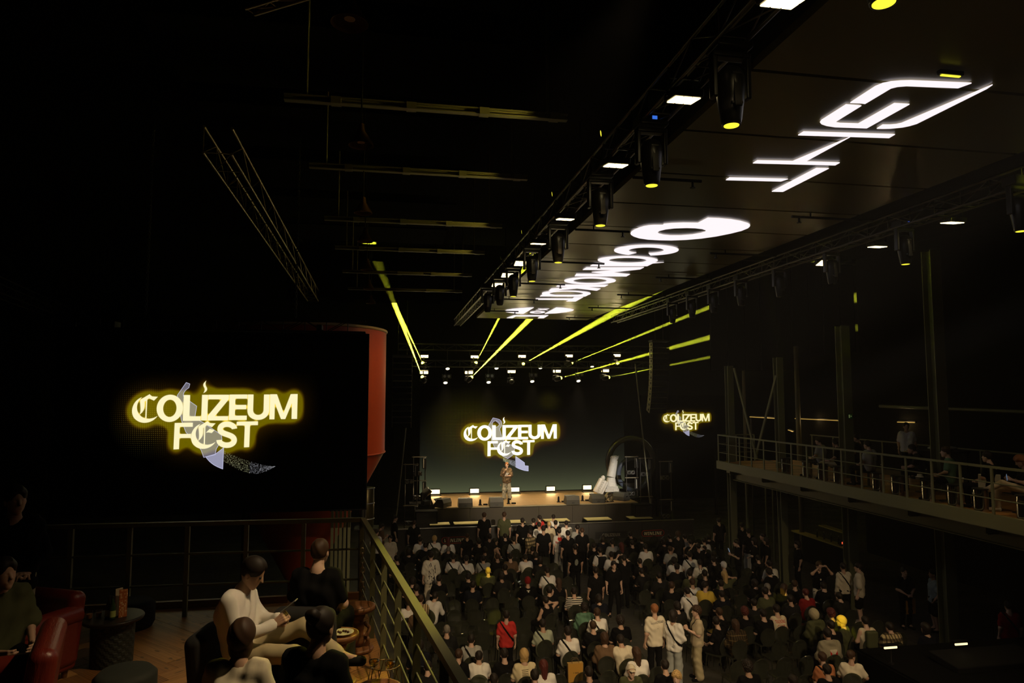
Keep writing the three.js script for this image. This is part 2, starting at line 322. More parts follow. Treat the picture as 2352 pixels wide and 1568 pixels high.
const headYoke = merge([rb(0.05, 0.42, 0.1, 0.015, -0.17, 0.46, 0), rb(0.05, 0.42, 0.1, 0.015, 0.17, 0.46, 0), rb(0.39, 0.06, 0.12, 0.02, 0, 0.67, 0)]), headBase = rb(0.36, 0.14, 0.26, 0.02, 0, 0.78, 0), headLens = cy(0.07, 0.07, 0.012, 0, -0.003, 0, 24), headRim = to(0.078, 0.009, 0, 0, 0, 24, PI / 2);
const headSkin = std([0.012, 0.012, 0.011], { roughness: 0.33 });
function barrelLight(at, label, group, tilt = 0, bright = true) {
  const t = thing('moving_head_light', label, 'stage light', at, 0, group);
  part('yoke', headYoke, headSkin, t); part('base', headBase, headSkin, t);
  const b = part('barrel', barrel, headSkin, t); part('rib', barrelRib, headSkin, b);
  part('lens_rim', headRim, M.plastic, b); part('lens', headLens, bright ? headGlow : phy([0.1, 0.1, 0.08], { roughness: 0.05 }), b);
  return t;
}
const headsL = [[2030, 5], [1680, 287], [1497, 425], [1379, 517], [1282, 602], [1222, 645], [1179, 680], [1148, 700], [1120, 716]].map(([x, y], k) => barrelLight(onY(x, y, 9.4), `${nth[k]} barrel spotlight from the viewer, hanging beside the video ceiling`, 'barrel spotlights on the near truss', 0, k < 7));
const headsR = [[2345, 530], [2080, 606], [1912, 651], [1792, 681], [1703, 701], [1640, 717], [1590, 729], [1545, 741]].map(([x, y], k) => barrelLight(onY(x, y, 9.4), `${nth[k]} barrel spotlight from the viewer on the gallery side truss`, 'barrel spotlights on the gallery side truss', 0, k < 2));
{ const p = onY(2183, 172, LEDY - 0.05), t = thing('marker_lamp', 'thin yellow marker lamp on the video ceiling beyond the angular emblem', 'lamp', p); part('bracket', rb(0.3, 0.05, 0.06, 0.01, 0, 0.02, 0), M.plastic, t); part('led_strip', rb(0.24, 0.014, 0.03, 0.005, 0, -0.012, 0), headGlow, t); }
part('status_display', bx(0.06, 0.04, 0.008, 0, 0.79, 0.134), new THREE.MeshStandardMaterial({ color: 0x020208, emissive: lin(0.05, 0.2, 0.9), emissiveIntensity: 0.8 }), headsL[2], 'small blue status display');
part('status_display', bx(0.05, 0.02, 0.008, 0, 0.79, 0.134), new THREE.MeshStandardMaterial({ color: 0x020208, emissive: lin(0.05, 0.12, 0.9), emissiveIntensity: 0.7 }), headsR[1], 'small blue status display');

// ---- added yellow uplights standing in for beam light on the roof joists
[-9.6, -12.6, -15.6, -18.6, -21.6, -24.6].forEach((z, k) => {
  const at = V(2.98, 10.62, z + 0.45), t = thing('truss_uplight', `${nth[k]} small yellow uplight from the viewer on top of the truss`, 'stage light', at, 0, 'uplights on the truss');
  const aim = V(0.6, 10.2 + k * 0.05, z + 0.02), d = aim.clone().sub(at).normalize(), c = part('can', lathe([[0, -0.1], [0.04, -0.09], [0.05, 0.05], [0.045, 0.05]], 14), M.plastic, t); c.quaternion.setFromUnitVectors(V(0, 1, 0), d);
  part('lens', cy(0.042, 0.042, 0.01, 0, 0.045, 0, 14), headGlow, c); part('bracket', bx(0.02, 0.16, 0.03, 0.02, -0.08, 0), M.darkMetal, t);
  spot(null, at.clone().addScaledVector(d, 0.07), aim.clone().add(V(0, 0.75, 0)), [1, 0.78, 0.12], [7, 6, 6, 5, 4, 3][k], 20, 0.6, 1, 'truss_uplight_lamp');
});
// ---- dark bell pendants in a row over the balcony side
[55, 335, 490, 555, 620, 664, 697].forEach((py, k) => {
  const p = onY(803 + (k ? 22 + k * 4.5 : 0), py, 10.2), t = thing('pendant_lamp', `dark bronze bell pendant lamp in the ceiling row, ${nth[k]} from the viewer`, 'lamp', p, 0, 'bell pendant lamps'), br = std([0.3, 0.16, 0.07], { roughness: 0.45, metalness: 0.4 });
  part('shade', lathe([[0.15, 0.03], [0.165, 0], [0.168, 0.004], [0.155, 0.04], [0.1, 0.13], [0.055, 0.2], [0.04, 0.3], [0, 0.3]], 28), br, t);
  part('reflector', cy(0.05, 0.05, 0.03, 0, 0.06, 0, 18), br, t);
  part('cable', rod(V(0, 0.3, 0), V(0, 2.85, 0), 0.012), M.darkMetal, t);
});

// ================================================================ STAGE RIG
const barGlow = glow([1, 0.72, 0.28], 9), beamGlow = glow([1, 0.93, 0.12], 7), parGlow = glow([1, 0.86, 0.62], 3.5);
const barBody = rb(0.42, 0.17, 0.14, 0.02, 0, 0, -0.06), barFace = rb(0.37, 0.12, 0.02, 0.008, 0, 0, 0.018, 0, 0, 0, 1), barYoke = merge([bx(0.02, 0.3, 0.03, -0.23, 0.1, -0.06), bx(0.02, 0.3, 0.03, 0.23, 0.1, -0.06)]);
const sHead = merge([lathe([[0, -0.15], [0.09, -0.13], [0.12, 0], [0.105, 0.13], [0.095, 0.17], [0, 0.17]], 18)]), sLens = sp(0.08, 0, 0.16, 0, 18).scale(1, 1.05, 1);
function blinderBar(at, label, group, power, tilt = 0.25) {
  const t = thing('blinder_bar', label, 'stage light', at, 0, group); t.rotation.x = tilt;
  part('housing', barBody, M.plastic, t); part('yoke', barYoke, M.plastic, t); part('led_face', barFace, barGlow, t);
  const dir = V(0, 0, 1).applyEuler(t.rotation), f = at.clone().addScaledVector(dir, 0.06);
  if (power) area(f, f.clone().add(dir), 0.37, 0.12, WARMW, power, 'blinder_bar_lamp');
  return t;
}
function beamHead(at, aim, label, group, power, half, on = true) {
  const t = thing('beam_light', label, 'stage light', at, 0, group), dir = aim.clone().sub(at).normalize();
  part('base', rb(0.3, 0.22, 0.1, 0.02, 0, 0.08, -0.34), M.plastic, t); part('clamp', [rb(0.06, 0.34, 0.06, 0.01, 0, 0.26, -0.42), rb(0.06, 0.06, 0.16, 0.01, 0, 0.42, -0.48)], M.darkMetal, t);
  for (const s of [-1, 1]) part('yoke_arm', rb(0.035, 0.09, 0.34, 0.01, s * 0.15, 0, -0.15), M.plastic, t);
  const h = part('barrel', sHead, M.plastic, t); h.quaternion.setFromUnitVectors(V(0, 1, 0), dir);
  part('lens', sLens, on ? beamGlow : M.plastic, h);
  if (on && power) {
    const f = at.clone().addScaledVector(dir, 0.19);
    spot(t, f, aim, [0.8, 0.84, 0.04], power, half, 0.25, 0.05, 'beam_light_lamp');
  }
  return t;
}
function parCan(at, label, group, aim, up = 0.5) {
  const t = thing('par_light', label, 'stage light', at, 0, group), dir = aim.clone().sub(at).normalize();
  part('bracket', [bx(0.015, 0.24, 0.03, -0.12, 0.1, 0), bx(0.015, 0.24, 0.03, 0.12, 0.1, 0), bx(0.25, 0.015, 0.03, 0, 0.22, 0), bx(0.03, up, 0.03, 0, 0.2 + up / 2, -0.06), bx(0.03, 0.03, 0.36, 0, up + 0.15, -0.05)], M.plastic, t);
  const c = part('can', lathe([[0, 0.16], [0.08, 0.15], [0.1, 0.05], [0.105, -0.11], [0.1, -0.11], [0.095, -0.08]], 20), M.plastic, t); c.quaternion.setFromUnitVectors(V(0, -1, 0), dir);
  part('lens', cy(0.094, 0.094, 0.02, 0, -0.09, 0, 20), parGlow, c);
  return t;
}
const ZU = -34.4, ZL = -32.6;
const upper = [[975, 818], [1090, 819], [1199, 818], [1307, 817], [1417, 816]], lower = [[974, 855], [1077, 855], [1175, 853], [1279, 852], [1390, 851]];
const yu = onZ(1199, 818, ZU).y + 0.42, yl = onZ(1175, 853, ZL).y + 0.36;
{
  truss('stage_truss', 'upper stage truss carrying bright bars and yellow beams', V(0.4, yu, ZU - 0.05), V(13.6, yu, ZU - 0.05), 0.3, M.blackPaint);
  truss('stage_truss', 'lower stage truss carrying bright bars and white spots', V(0.4, yl, ZL - 0.05), V(13.6, yl, ZL - 0.05), 0.3, M.blackPaint);
  upper.forEach(([x, y], k) => blinderBar(onZ(x, y, ZU), `glowing warm LED bar on the upper stage truss, ${nth[k]} from the red drum`, 'LED bars on the upper stage truss', 40));
  lower.forEach(([x, y], k) => blinderBar(onZ(x, y, ZL), `glowing warm LED bar on the lower stage truss, ${nth[k]} from the red drum`, 'LED bars on the lower stage truss', 40));
}
const beamList = [                                            // lens pixel and row, then a point that the shaft passes
  [974, 840, ZU, onZ(835, 545, -30.5), 4.6e6, 1.5], [1090, 839, ZU, onZ(1172, 680, -31.6), 4.2e6, 1.3], [1198, 838, ZU, V(9.3, 10.4, -27), 4.0e6, 1.2], [1306, 836, ZU, onZ(1640, 701, -32.8), 2.8e6, 0.9], [1417, 834, ZU, V(9, 8, 0), 0, 0.5],
  [973, 873, ZL, onZ(880, 630, -30), 5.4e6, 1.9], [1077, 872, ZL, onZ(1222, 727, -31.6), 5.6e6, 2.0], [1175, 876, ZL, V(5, 2, 0), 0, 0.5], [1280, 870, ZL, onZ(1640, 772, -32.3), 3.0e6, 1.0], [1390, 868, ZL, onZ(1620, 822, -32.3), 1.1e6, 0.85],
];
beamList.forEach(([x, y, z, aim, pw, hf], k) => beamHead(onZ(x, y, z + 0.5), aim, `${k === 7 ? 'unlit' : 'yellow'} beam light on the ${k < 5 ? 'upper' : 'lower'} stage truss, ${nth[k % 5]} from the red drum`, 'beam lights on the stage trusses', pw, hf, k !== 7));
const parU = [[1028, 843], [1140, 842], [1241, 841], [1359, 839]], parL = [[1023, 875], [1122, 874], [1222, 872], [1328, 871]];
[...parU.map((p) => [...p, ZU]), ...parL.map((p) => [...p, ZL])].forEach(([x, y, z], k) => {
  const at = onZ(x, y, z); parCan(at, `round white spot under the ${k < 4 ? 'upper' : 'lower'} stage truss, ${nth[k % 4]} from the red drum`, 'round white spots on the stage trusses', V(at.x, at.y - 1, at.z + 0.75), (k < 4 ? yu : yl) - at.y - 0.3);
  if (k >= 4) spot(null, at.clone().add(V(0, -0.1, 0.08)), V(at.x, 0, at.z - 1.2), [1, 0.76, 0.44], 95, 30, 0.6, 4, 'par_light_lamp');
});
// twin-lens blinders between the spots of the lower truss
parL.forEach(([x, y], k) => {
  const t = thing('twin_blinder', `unlit twin-lens blinder above the lower truss spot, ${nth[k]} from the red drum`, 'stage light', onZ(x + 3, y - 11, ZL), 0, 'twin blinders on the lower stage truss');
  part('housing', rb(0.42, 0.2, 0.14, 0.02, 0, 0, 0), M.plastic, t);
  for (const s of [-1, 1]) { const r = part('lens_ring', to(0.075, 0.012, s * 0.1, 0, 0.075, 20), M.darkMetal, t); part('reflector', cy(0.068, 0.03, 0.04, s * 0.1, 0, 0.06, 18, PI / 2), M.alu, t); }
});
// ================================================================ SCREENS
// the festival picture: white lettering with a yellow halo, a dotted field and a pale curved blade
function blur(a, w, h, r) {
  const b = new Float32Array(w * h);
  for (let pass = 0; pass < 2; pass++) {
    for (let y = 0; y < h; y++) { let s = 0; for (let x = -r; x <= r; x++) s += a[y * w + Math.min(w - 1, Math.max(0, x))]; for (let x = 0; x < w; x++) { b[y * w + x] = s / (2 * r + 1); s += a[y * w + Math.min(w - 1, x + r + 1)] - a[y * w + Math.max(0, x - r)]; } }
    for (let x = 0; x < w; x++) { let s = 0; for (let y = -r; y <= r; y++) s += b[Math.min(h - 1, Math.max(0, y)) * w + x]; for (let y = 0; y < h; y++) { a[y * w + x] = s / (2 * r + 1); s += b[Math.min(h - 1, y + r + 1) * w + x] - b[Math.max(0, y - r) * w + x]; } }
  }
  return a;
}
function lettering(c) {                                       // in the letter frame x 350..2050, y 250..960
  const poly = (...p) => { c.beginPath(); p.forEach(([x, y], i) => (i ? c.lineTo(x, y) : c.moveTo(x, y))); c.closePath(); c.fill(); };
  const ringO = (x0, x1, y0, y1, sx, sy) => { c.beginPath(); c.ellipse((x0 + x1) / 2, (y0 + y1) / 2, (x1 - x0) / 2, (y1 - y0) / 2, 0, 0, 2 * PI); c.ellipse((x0 + x1) / 2, (y0 + y1) / 2, (x1 - x0) / 2 - sx, (y1 - y0) / 2 - sy, 0, 0, 2 * PI, true); c.fill(); };
  const gothic = (ox, oy, k, bar) => {                        // blackletter bowl with an inner stem and a flag
    const X = (x) => ox + x * k, Y = (y) => oy + y * k;
    c.beginPath(); c.moveTo(X(95), Y(28)); c.bezierCurveTo(X(-5), Y(60), X(-30), Y(190), X(35), Y(250)); c.bezierCurveTo(X(100), Y(310), X(210), Y(290), X(255), Y(215));
    c.bezierCurveTo(X(195), Y(255), X(120), Y(255), X(75), Y(205)); c.bezierCurveTo(X(25), Y(145), X(45), Y(70), X(95), Y(28)); c.fill();
    c.beginPath(); c.moveTo(X(70), Y(205)); c.bezierCurveTo(X(95), Y(180), X(70), Y(90), X(75), Y(55)); c.lineTo(X(165), Y(0)); c.lineTo(X(190), Y(22)); c.lineTo(X(250), Y(25)); c.lineTo(X(212), Y(65)); c.lineTo(X(160), Y(42)); c.lineTo(X(120), Y(75)); c.bezierCurveTo(X(125), Y(130), X(120), Y(180), X(70), Y(205)); c.fill();
    c.fillRect(X(132), Y(50), 13 * k, 190 * k);
    if (bar) { c.beginPath(); c.moveTo(X(150), Y(120)); c.lineTo(X(190), Y(80)); c.lineTo(X(240), Y(95)); c.lineTo(X(212), Y(125)); c.lineTo(X(180), Y(118)); c.closePath(); c.fill(); }
  };
  gothic(357, 400, 1, false);
  ringO(598, 862, 405, 678, 65, 50);
  poly([865, 408], [930, 408], [930, 622], [1046, 622], [1046, 668], [865, 668]);
  poly([1050, 406], [1112, 406], [1112, 666], [1050, 666]);
  poly([1115, 405], [1328, 405], [1328, 450], [1190, 622], [1326, 622], [1326, 666], [1115, 666], [1115, 618], [1250, 452], [1115, 452]);
  poly([1332, 403], [1518, 402], [1518, 446], [1394, 446], [1394, 508], [1510, 508], [1510, 554], [1394, 554], [1394, 618], [1518, 618], [1518, 663], [1332, 663]);
  c.beginPath(); c.moveTo(1522, 402); c.lineTo(1582, 402); c.lineTo(1582, 560); c.bezierCurveTo(1582, 628, 1690, 628, 1690, 560); c.lineTo(1690, 402); c.lineTo(1750, 402); c.lineTo(1750, 565); c.bezierCurveTo(1750, 695, 1522, 695, 1522, 565); c.closePath(); c.fill();
  poly([1754, 400], [1828, 400], [1902, 590], [1972, 398], [2047, 397], [2047, 655], [1988, 655], [1988, 492], [1922, 656], [1876, 656], [1808, 494], [1808, 658], [1754, 658]);
  c.beginPath(); c.moveTo(1090, 260); c.bezierCurveTo(1040, 300, 1062, 320, 1072, 338); c.bezierCurveTo(1080, 356, 1070, 378, 1060, 390); c.bezierCurveTo(1108, 372, 1106, 345, 1092, 325); c.bezierCurveTo(1078, 305, 1080, 285, 1090, 260); c.fill();
  poly([784, 688], [968, 686], [968, 728], [838, 728], [838, 798], [952, 798], [952, 840], [838, 840], [838, 950], [782, 952]);
  gothic(955, 670, 0.98, true);
  poly([1415, 680], [1637, 676], [1637, 716], [1555, 716], [1553, 938], [1498, 940], [1500, 718], [1415, 718]);
  c.lineWidth = 56; c.lineCap = 'butt'; c.lineJoin = 'round'; c.beginPath(); c.moveTo(1395, 752); c.bezierCurveTo(1385, 690, 1245, 685, 1246, 755); c.bezierCurveTo(1250, 815, 1395, 800, 1396, 868); c.bezierCurveTo(1392, 935, 1245, 930, 1240, 862); c.strokeStyle = c.fillStyle; c.stroke();
}
function blade(c, tail) {
  c.fillStyle = 'rgb(176,176,206)'; c.strokeStyle = 'rgb(205,205,240)'; c.lineWidth = 5;
  c.beginPath();
  if (!tail) { c.moveTo(885, 282); c.lineTo(922, 296); c.lineTo(914, 335); c.bezierCurveTo(870, 360, 850, 400, 868, 430); c.lineTo(1000, 520); c.lineTo(985, 640); c.lineTo(1080, 690); c.lineTo(1262, 812); c.lineTo(1270, 860); c.lineTo(1215, 950); c.lineTo(1205, 1010); c.lineTo(1090, 1035); c.lineTo(1060, 960); c.lineTo(900, 780); c.lineTo(850, 660); c.lineTo(800, 410); c.closePath(); }
  else { c.moveTo(880, 275); c.lineTo(980, 300); c.bezierCurveTo(1060, 330, 1050, 420, 1000, 470); c.lineTo(1040, 620); c.lineTo(1080, 690); c.lineTo(1280, 800); c.lineTo(1250, 930); c.lineTo(1150, 1000); c.lineTo(1060, 960); c.lineTo(900, 780); c.lineTo(850, 660); c.lineTo(800, 410); c.closePath(); c.moveTo(935, 330); c.ellipse(930, 385, 62, 55, 0, 0, 2 * PI, true); }
  c.globalAlpha = 0.55; c.fill('evenodd'); c.globalAlpha = 1; c.stroke();
  c.beginPath(); if (!tail) { c.moveTo(1110, 1030); c.bezierCurveTo(1160, 1100, 1220, 1130, 1288, 1154); c.lineTo(1290, 940); c.lineTo(1205, 1005); } else { c.moveTo(1290, 960); c.lineTo(1450, 1075); c.lineTo(1455, 1130); c.lineTo(1520, 1135); c.lineTo(1520, 1225); c.bezierCurveTo(1440, 1220, 1350, 1185, 1290, 1150); }
  c.closePath(); c.globalAlpha = 0.85; c.fill(); c.globalAlpha = 1; c.stroke();
  // the far part of the blade breaks into specks
  for (let k = 0; k < 1500; k++) {
    const u = rnd(), v = rnd(); let x, y;
    if (!tail) { x = 1295 + 530 * u; const top = 970 + 165 * (1 - (1 - u) ** 1.6), bot = 1075 + 150 * Math.sin(Math.min(1, u * 1.35) * PI / 2) - 90 * u ** 4; y = top + (bot - top) * v; } else { x = 1060 + 235 * u; y = 985 + 60 * u + 110 * v * (0.5 + 0.5 * u); }
    const g = 60 + rnd() * 150; c.fillStyle = `rgb(${g},${g},${g * (u > 0.5 ? 1.05 : 0.75)})`; if (rnd() < 0.75) c.fillRect(x, y, 2 + rnd() * 4, 2 + rnd() * 3);
  }
}
function festivalPicture(W, H, fit, opts) {
  return canvasTex(W, H, (c) => {
    const set = () => c.setTransform(fit.k, 0, 0, fit.k, fit.x, fit.y), none = () => c.setTransform(1, 0, 0, 1, 0, 0);
    c.fillStyle = '#000'; c.fillRect(0, 0, W, H); c.fillStyle = '#fff'; set(); lettering(c); none();
    const im = c.getImageData(0, 0, W, H), base = new Float32Array(W * H);
    for (let i = 0; i < W * H; i++) base[i] = im.data[i * 4] / 255;
    const near = blur(base.slice(), W, H, Math.max(1, Math.round(9 * fit.k * 1.4))), wide = blur(base.slice(), W, H, Math.round(62 * fit.k)), far = blur(base.slice(), W, H, Math.round(135 * fit.k));
    for (let i = 0; i < W * H; i++) {
      const x = i % W, y = (i / W) | 0, hs = Math.min(1, wide[i] * 5.5), h = Math.max(hs * hs * (3 - 2 * hs), Math.min(0.62, far[i] * 2.6) * (opts.big ?? 0.55)) * opts.halo, n = Math.min(1, near[i] * 1.6), amb = opts.ambient * (opts.rise ? (y / H) ** 3 : 1), rows = opts.rows ? 0.75 + 0.25 * ((y >> 1) & 1) : 1;  // stage haze painted into the picture, brighter towards the bottom
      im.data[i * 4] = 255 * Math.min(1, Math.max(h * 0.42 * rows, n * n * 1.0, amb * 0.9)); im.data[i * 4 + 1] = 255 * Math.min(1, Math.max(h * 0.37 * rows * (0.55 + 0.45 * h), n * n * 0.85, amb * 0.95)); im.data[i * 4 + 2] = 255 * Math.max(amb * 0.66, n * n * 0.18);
    }
    c.putImageData(im, 0, 0); set();
    for (const [cx, cy2, rx, ry, st, al] of opts.dots) for (let y = cy2 - ry; y < cy2 + ry; y += st) for (let x = cx - rx; x < cx + rx; x += st) {
      const f = 1 - Math.hypot((x - cx) / rx, (y - cy2) / ry); if (f <= 0) continue;
      c.globalAlpha = al * Math.min(1, f * 1.6); c.fillStyle = 'rgb(190,165,50)'; c.fillRect(x, y, 6.5, 6.5);
    }
    c.globalAlpha = 1; blade(c, opts.tail);
    c.fillStyle = opts.ink; lettering(c); none();
  });
}
const sideA = festivalPicture(1400, 792, { k: 0.438, x: 1400 / 2 - 1205 * 0.438 + 2, y: 792 / 2 - 668 * 0.438 - 5 }, { halo: 1, ambient: 0, ink: 'rgb(255,246,196)', dots: [[520, 640, 400, 420, 19, 0.55]] });
function screenMat(tex, k) { return new THREE.MeshPhysicalMaterial({ color: 0x010101, specularIntensity: 0.06, emissive: 0xffffff, emissiveIntensity: k, emissiveMap: tex, roughness: 0.9, metalness: 0 }); }
function screen(name, label, w, h, at, turn, tex, k, tiles, depth = 0.12) {
  const t = thing(name, label, 'screen', at, turn);
  part('cabinet', bx(w + 0.04, h + 0.04, depth, 0, 0, -depth / 2 - 0.012), M.ceilingBlack, t);
  const g = new THREE.PlaneGeometry(w, h), face = part('picture', g, screenMat(tex, k), t);
  face.castShadow = true;
  part('border', [bx(w + 0.06, 0.02, 0.03, 0, h / 2 + 0.02, 0), bx(w + 0.06, 0.02, 0.03, 0, -h / 2 - 0.02, 0), bx(0.02, h + 0.04, 0.03, -w / 2 - 0.02, 0, 0), bx(0.02, h + 0.04, 0.03, w / 2 + 0.02, 0, 0)], M.black, t);
  return t;
}
// hanging side screen near the balcony
{
  const a = onZ(111, 1187, -14), b = onZ(845, 770, -14), w = b.x - a.x, h = b.y - a.y, c = a.clone().add(b).multiplyScalar(0.5);
  screen('video_screen', 'large hanging video screen with festival logo in front of the red drum', w, h, c, 0, sideA, 1.0);
  for (const x of [-w / 3, w / 3]) part('hanging_plate', bx(0.1, 0.2, 0.3, x, h / 2 + 0.09, -0.06), M.blackPaint, scene.children.at(-1));
  truss('screen_truss', 'black truss along the top edge of the large hanging screen', V(a.x - 0.2, b.y + 0.17, -14.05), V(b.x - 0.05, b.y + 0.17, -14.05), 0.24, M.blackPaint, 0.42);
  chain('rigging_chain', 'hoist chain above the large screen on its stage side', V(onZ(684, 530, -14.05).x, 13.08, -14.05), V(onZ(684, 530, -14.05).x, b.y + 0.3, -14.05), 0.07, 0.011);
  chain('rigging_chain', 'hoist chain above the large screen on its wall side', V(onZ(343, 530, -14.05).x, 13.08, -14.05), V(onZ(343, 530, -14.05).x, b.y + 0.3, -14.05), 0.07, 0.011);
}
// the pair beside the stage
for (const [px0, px1, label] of [[1477, 1677, 'side video screen with festival logo beyond the line array'], [705, 907, 'side video screen mostly hidden behind the red drum']]) {
  const z = -37.5, a = onZ(px0, 1028, z), b = onZ(px1, 915, z), w = b.x - a.x, h = w * 9 / 16, mid = onZ((px0 + px1) / 2, 969, z);
  const t = screen('video_screen', label, w, h, mid, 0, sideA, 1.0);
  for (const s of [-1, 1]) part('stand', bx(0.12, mid.y - h / 2, 0.12, s * w / 3, -h / 2 - (mid.y - h / 2) / 2, -0.15), M.black, t);
}
// main stage screen
const SZ = -36.4, mainW = 11.2, mainH = 5.6, mainC = V(7.2, STAGE + 0.06 + mainH / 2, SZ);
{
  // letter frame -> screen: logo spans px 1065..1279 on this plane
  const l = onZ(1065, 1000, SZ), r = onZ(1279, 996, SZ), W = 1792, H = 896, pm = W / mainW, k = (r.x - l.x) * pm / 1691;
  const yTop = onZ(1275, 974, SZ).y, X0 = (l.x - (mainC.x - mainW / 2)) * pm - 357 * k, Y0 = (mainC.y + mainH / 2 - yTop) * pm - 398 * k;
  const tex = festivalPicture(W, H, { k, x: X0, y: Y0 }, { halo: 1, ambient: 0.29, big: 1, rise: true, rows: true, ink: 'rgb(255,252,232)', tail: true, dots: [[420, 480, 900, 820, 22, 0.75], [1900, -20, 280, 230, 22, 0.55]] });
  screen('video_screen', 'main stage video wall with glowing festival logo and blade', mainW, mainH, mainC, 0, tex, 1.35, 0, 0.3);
}

// ================================================================ STAGE
const boards = noiseTex(512, 512, (u, v) => 0.5 + 0.3 * vnoise(u * 6, v * 60, 60) + 0.2 * vnoise(u * 90, v * 90, 90)); boards.repeat.set(3, 3);
const deckMat = std([0.24, 0.15, 0.06], { roughness: 0.8, bumpMap: boards, bumpScale: 0.003, roughnessMap: boards });
{
  const t = thing('stage', 'raised stage with warm brown deck in front of the video wall', 'stage', V(7, 0, -34.3));
  const fascia = std([0.05, 0.042, 0.028], { roughness: 0.75 });
  for (let k = 0; k < 6; k++) for (let j = 0; j < 2; j++) part('deck_panel', bx(1.626, 0.06, 2.29, -4.07 + k * 1.63, STAGE - 0.03, 1.15 - j * 2.3), deckMat, t);
  for (let k = 0; k < 6; k++) part('front_panel', bx(1.62, STAGE - 0.08, 0.05, -4.07 + k * 1.63, (STAGE - 0.08) / 2, 2.27), fascia, t);
  part('edge_trim', bx(9.8, 0.05, 0.03, 0, STAGE - 0.03, 2.315), std([0.3, 0.26, 0.16], { roughness: 0.5, metalness: 0.4 }), t);
  for (const s of [-1, 1]) part('side_panel', bx(0.05, STAGE - 0.08, 4.6, s * 4.86, (STAGE - 0.08) / 2, 0), fascia, t);
}
// barrier with sponsor boards in front of the stage
{
  const t = thing('crowd_barrier', 'long black crowd barrier with sponsor boards before the stage', 'barrier', V(0, 0, -30.1)), skin = std([0.024, 0.022, 0.018], { roughness: 0.6 });
  for (let k = 0; k < 11; k++) { part('barrier_panel', bx(1.24, 1.1, 0.05, 0.75 + k * 1.25, 0.6, 0), skin, t); part('foot', bx(0.9, 0.04, 0.7, 0.75 + k * 1.25, 0.02, -0.3), M.darkMetal, t); }
  part('top_rail', rod(V(0.1, 1.19, 0), V(13.9, 1.19, 0), 0.028, 10), M.alu, t);
  const board = (px, py, w, h, draw) => { const p = onZ(px, py, -30.06); part('sponsor_board', place(new THREE.PlaneGeometry(w, h), p.x, p.y, 0.032), std(0xffffff, { map: canvasTex(512, Math.round(512 * h / w), draw), roughness: 0.6 }), t); };
  const red = (c, w, h) => { c.fillStyle = '#0d0c0a'; c.fillRect(0, 0, w, h); c.strokeStyle = '#b03412'; c.lineWidth = 12; c.beginPath(); c.roundRect(14, 14, w - 28, h - 28, h * 0.42); c.stroke(); c.fillStyle = '#e8dcb0'; c.font = `bold ${h * 0.62}px sans-serif`; c.textAlign = 'center'; c.textBaseline = 'middle'; c.transform(1, 0, -0.16, 1, h * 0.08, 0); c.fillText('WINLINE', w / 2, h / 2 + 3, w * 0.84); };
  board(1043, 1240, 1.12, 0.32, red); board(1500, 1224, 1.12, 0.32, red);
  board(1404, 1228, 1.5, 0.3, (c, w, h) => { c.fillStyle = '#0d0c0a'; c.fillRect(0, 0, w, h); c.fillStyle = '#8d8877'; c.font = `bold ${h * 0.6}px sans-serif`; c.textAlign = 'center'; c.textBaseline = 'middle'; c.fillText('COLIZEUX', w / 2, h / 2, w * 0.95); });
}
// flat subwoofers between barrier and stage
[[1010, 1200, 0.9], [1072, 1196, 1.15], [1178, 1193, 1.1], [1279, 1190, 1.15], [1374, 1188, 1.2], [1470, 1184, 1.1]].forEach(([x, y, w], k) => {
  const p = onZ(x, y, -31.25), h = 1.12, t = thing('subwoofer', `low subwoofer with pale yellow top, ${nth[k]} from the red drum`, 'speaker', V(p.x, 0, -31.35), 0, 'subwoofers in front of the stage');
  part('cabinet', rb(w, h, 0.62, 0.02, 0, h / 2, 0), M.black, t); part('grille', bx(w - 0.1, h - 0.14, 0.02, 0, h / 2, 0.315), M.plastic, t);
  part('top_board', bx(w, 0.03, 0.62, 0, h + 0.016, 0), std([0.5, 0.44, 0.2], { roughness: 0.7 }), t);  // yellow light from overhead put into the colour of the top
});
[[979, 1181, 1.0, 1.7], [1474, 1165, 0.9, 1.72]].forEach(([x, y, w, h], k) => {
  const p = onZ(x, y, -31.7), t = thing('speaker_stack', `tall black speaker stack at the ${k ? 'statue' : 'red drum'} side of the stage front`, 'speaker', V(p.x, 0, -31.65));
  part('lower_cabinet', rb(w, h * 0.52, 0.55, 0.02, 0, h * 0.26, 0), M.black, t); part('upper_cabinet', rb(w, h * 0.47, 0.55, 0.02, 0, h * 0.765, 0), M.black, t);
  part('grille', [bx(w - 0.1, h * 0.42, 0.02, 0, h * 0.26, 0.28), bx(w - 0.1, h * 0.4, 0.02, 0, h * 0.765, 0.28)], M.plastic, t);
  part('handle', bx(0.18, 0.04, 0.03, 0, h * 0.9, 0.29), M.darkMetal, t);
});
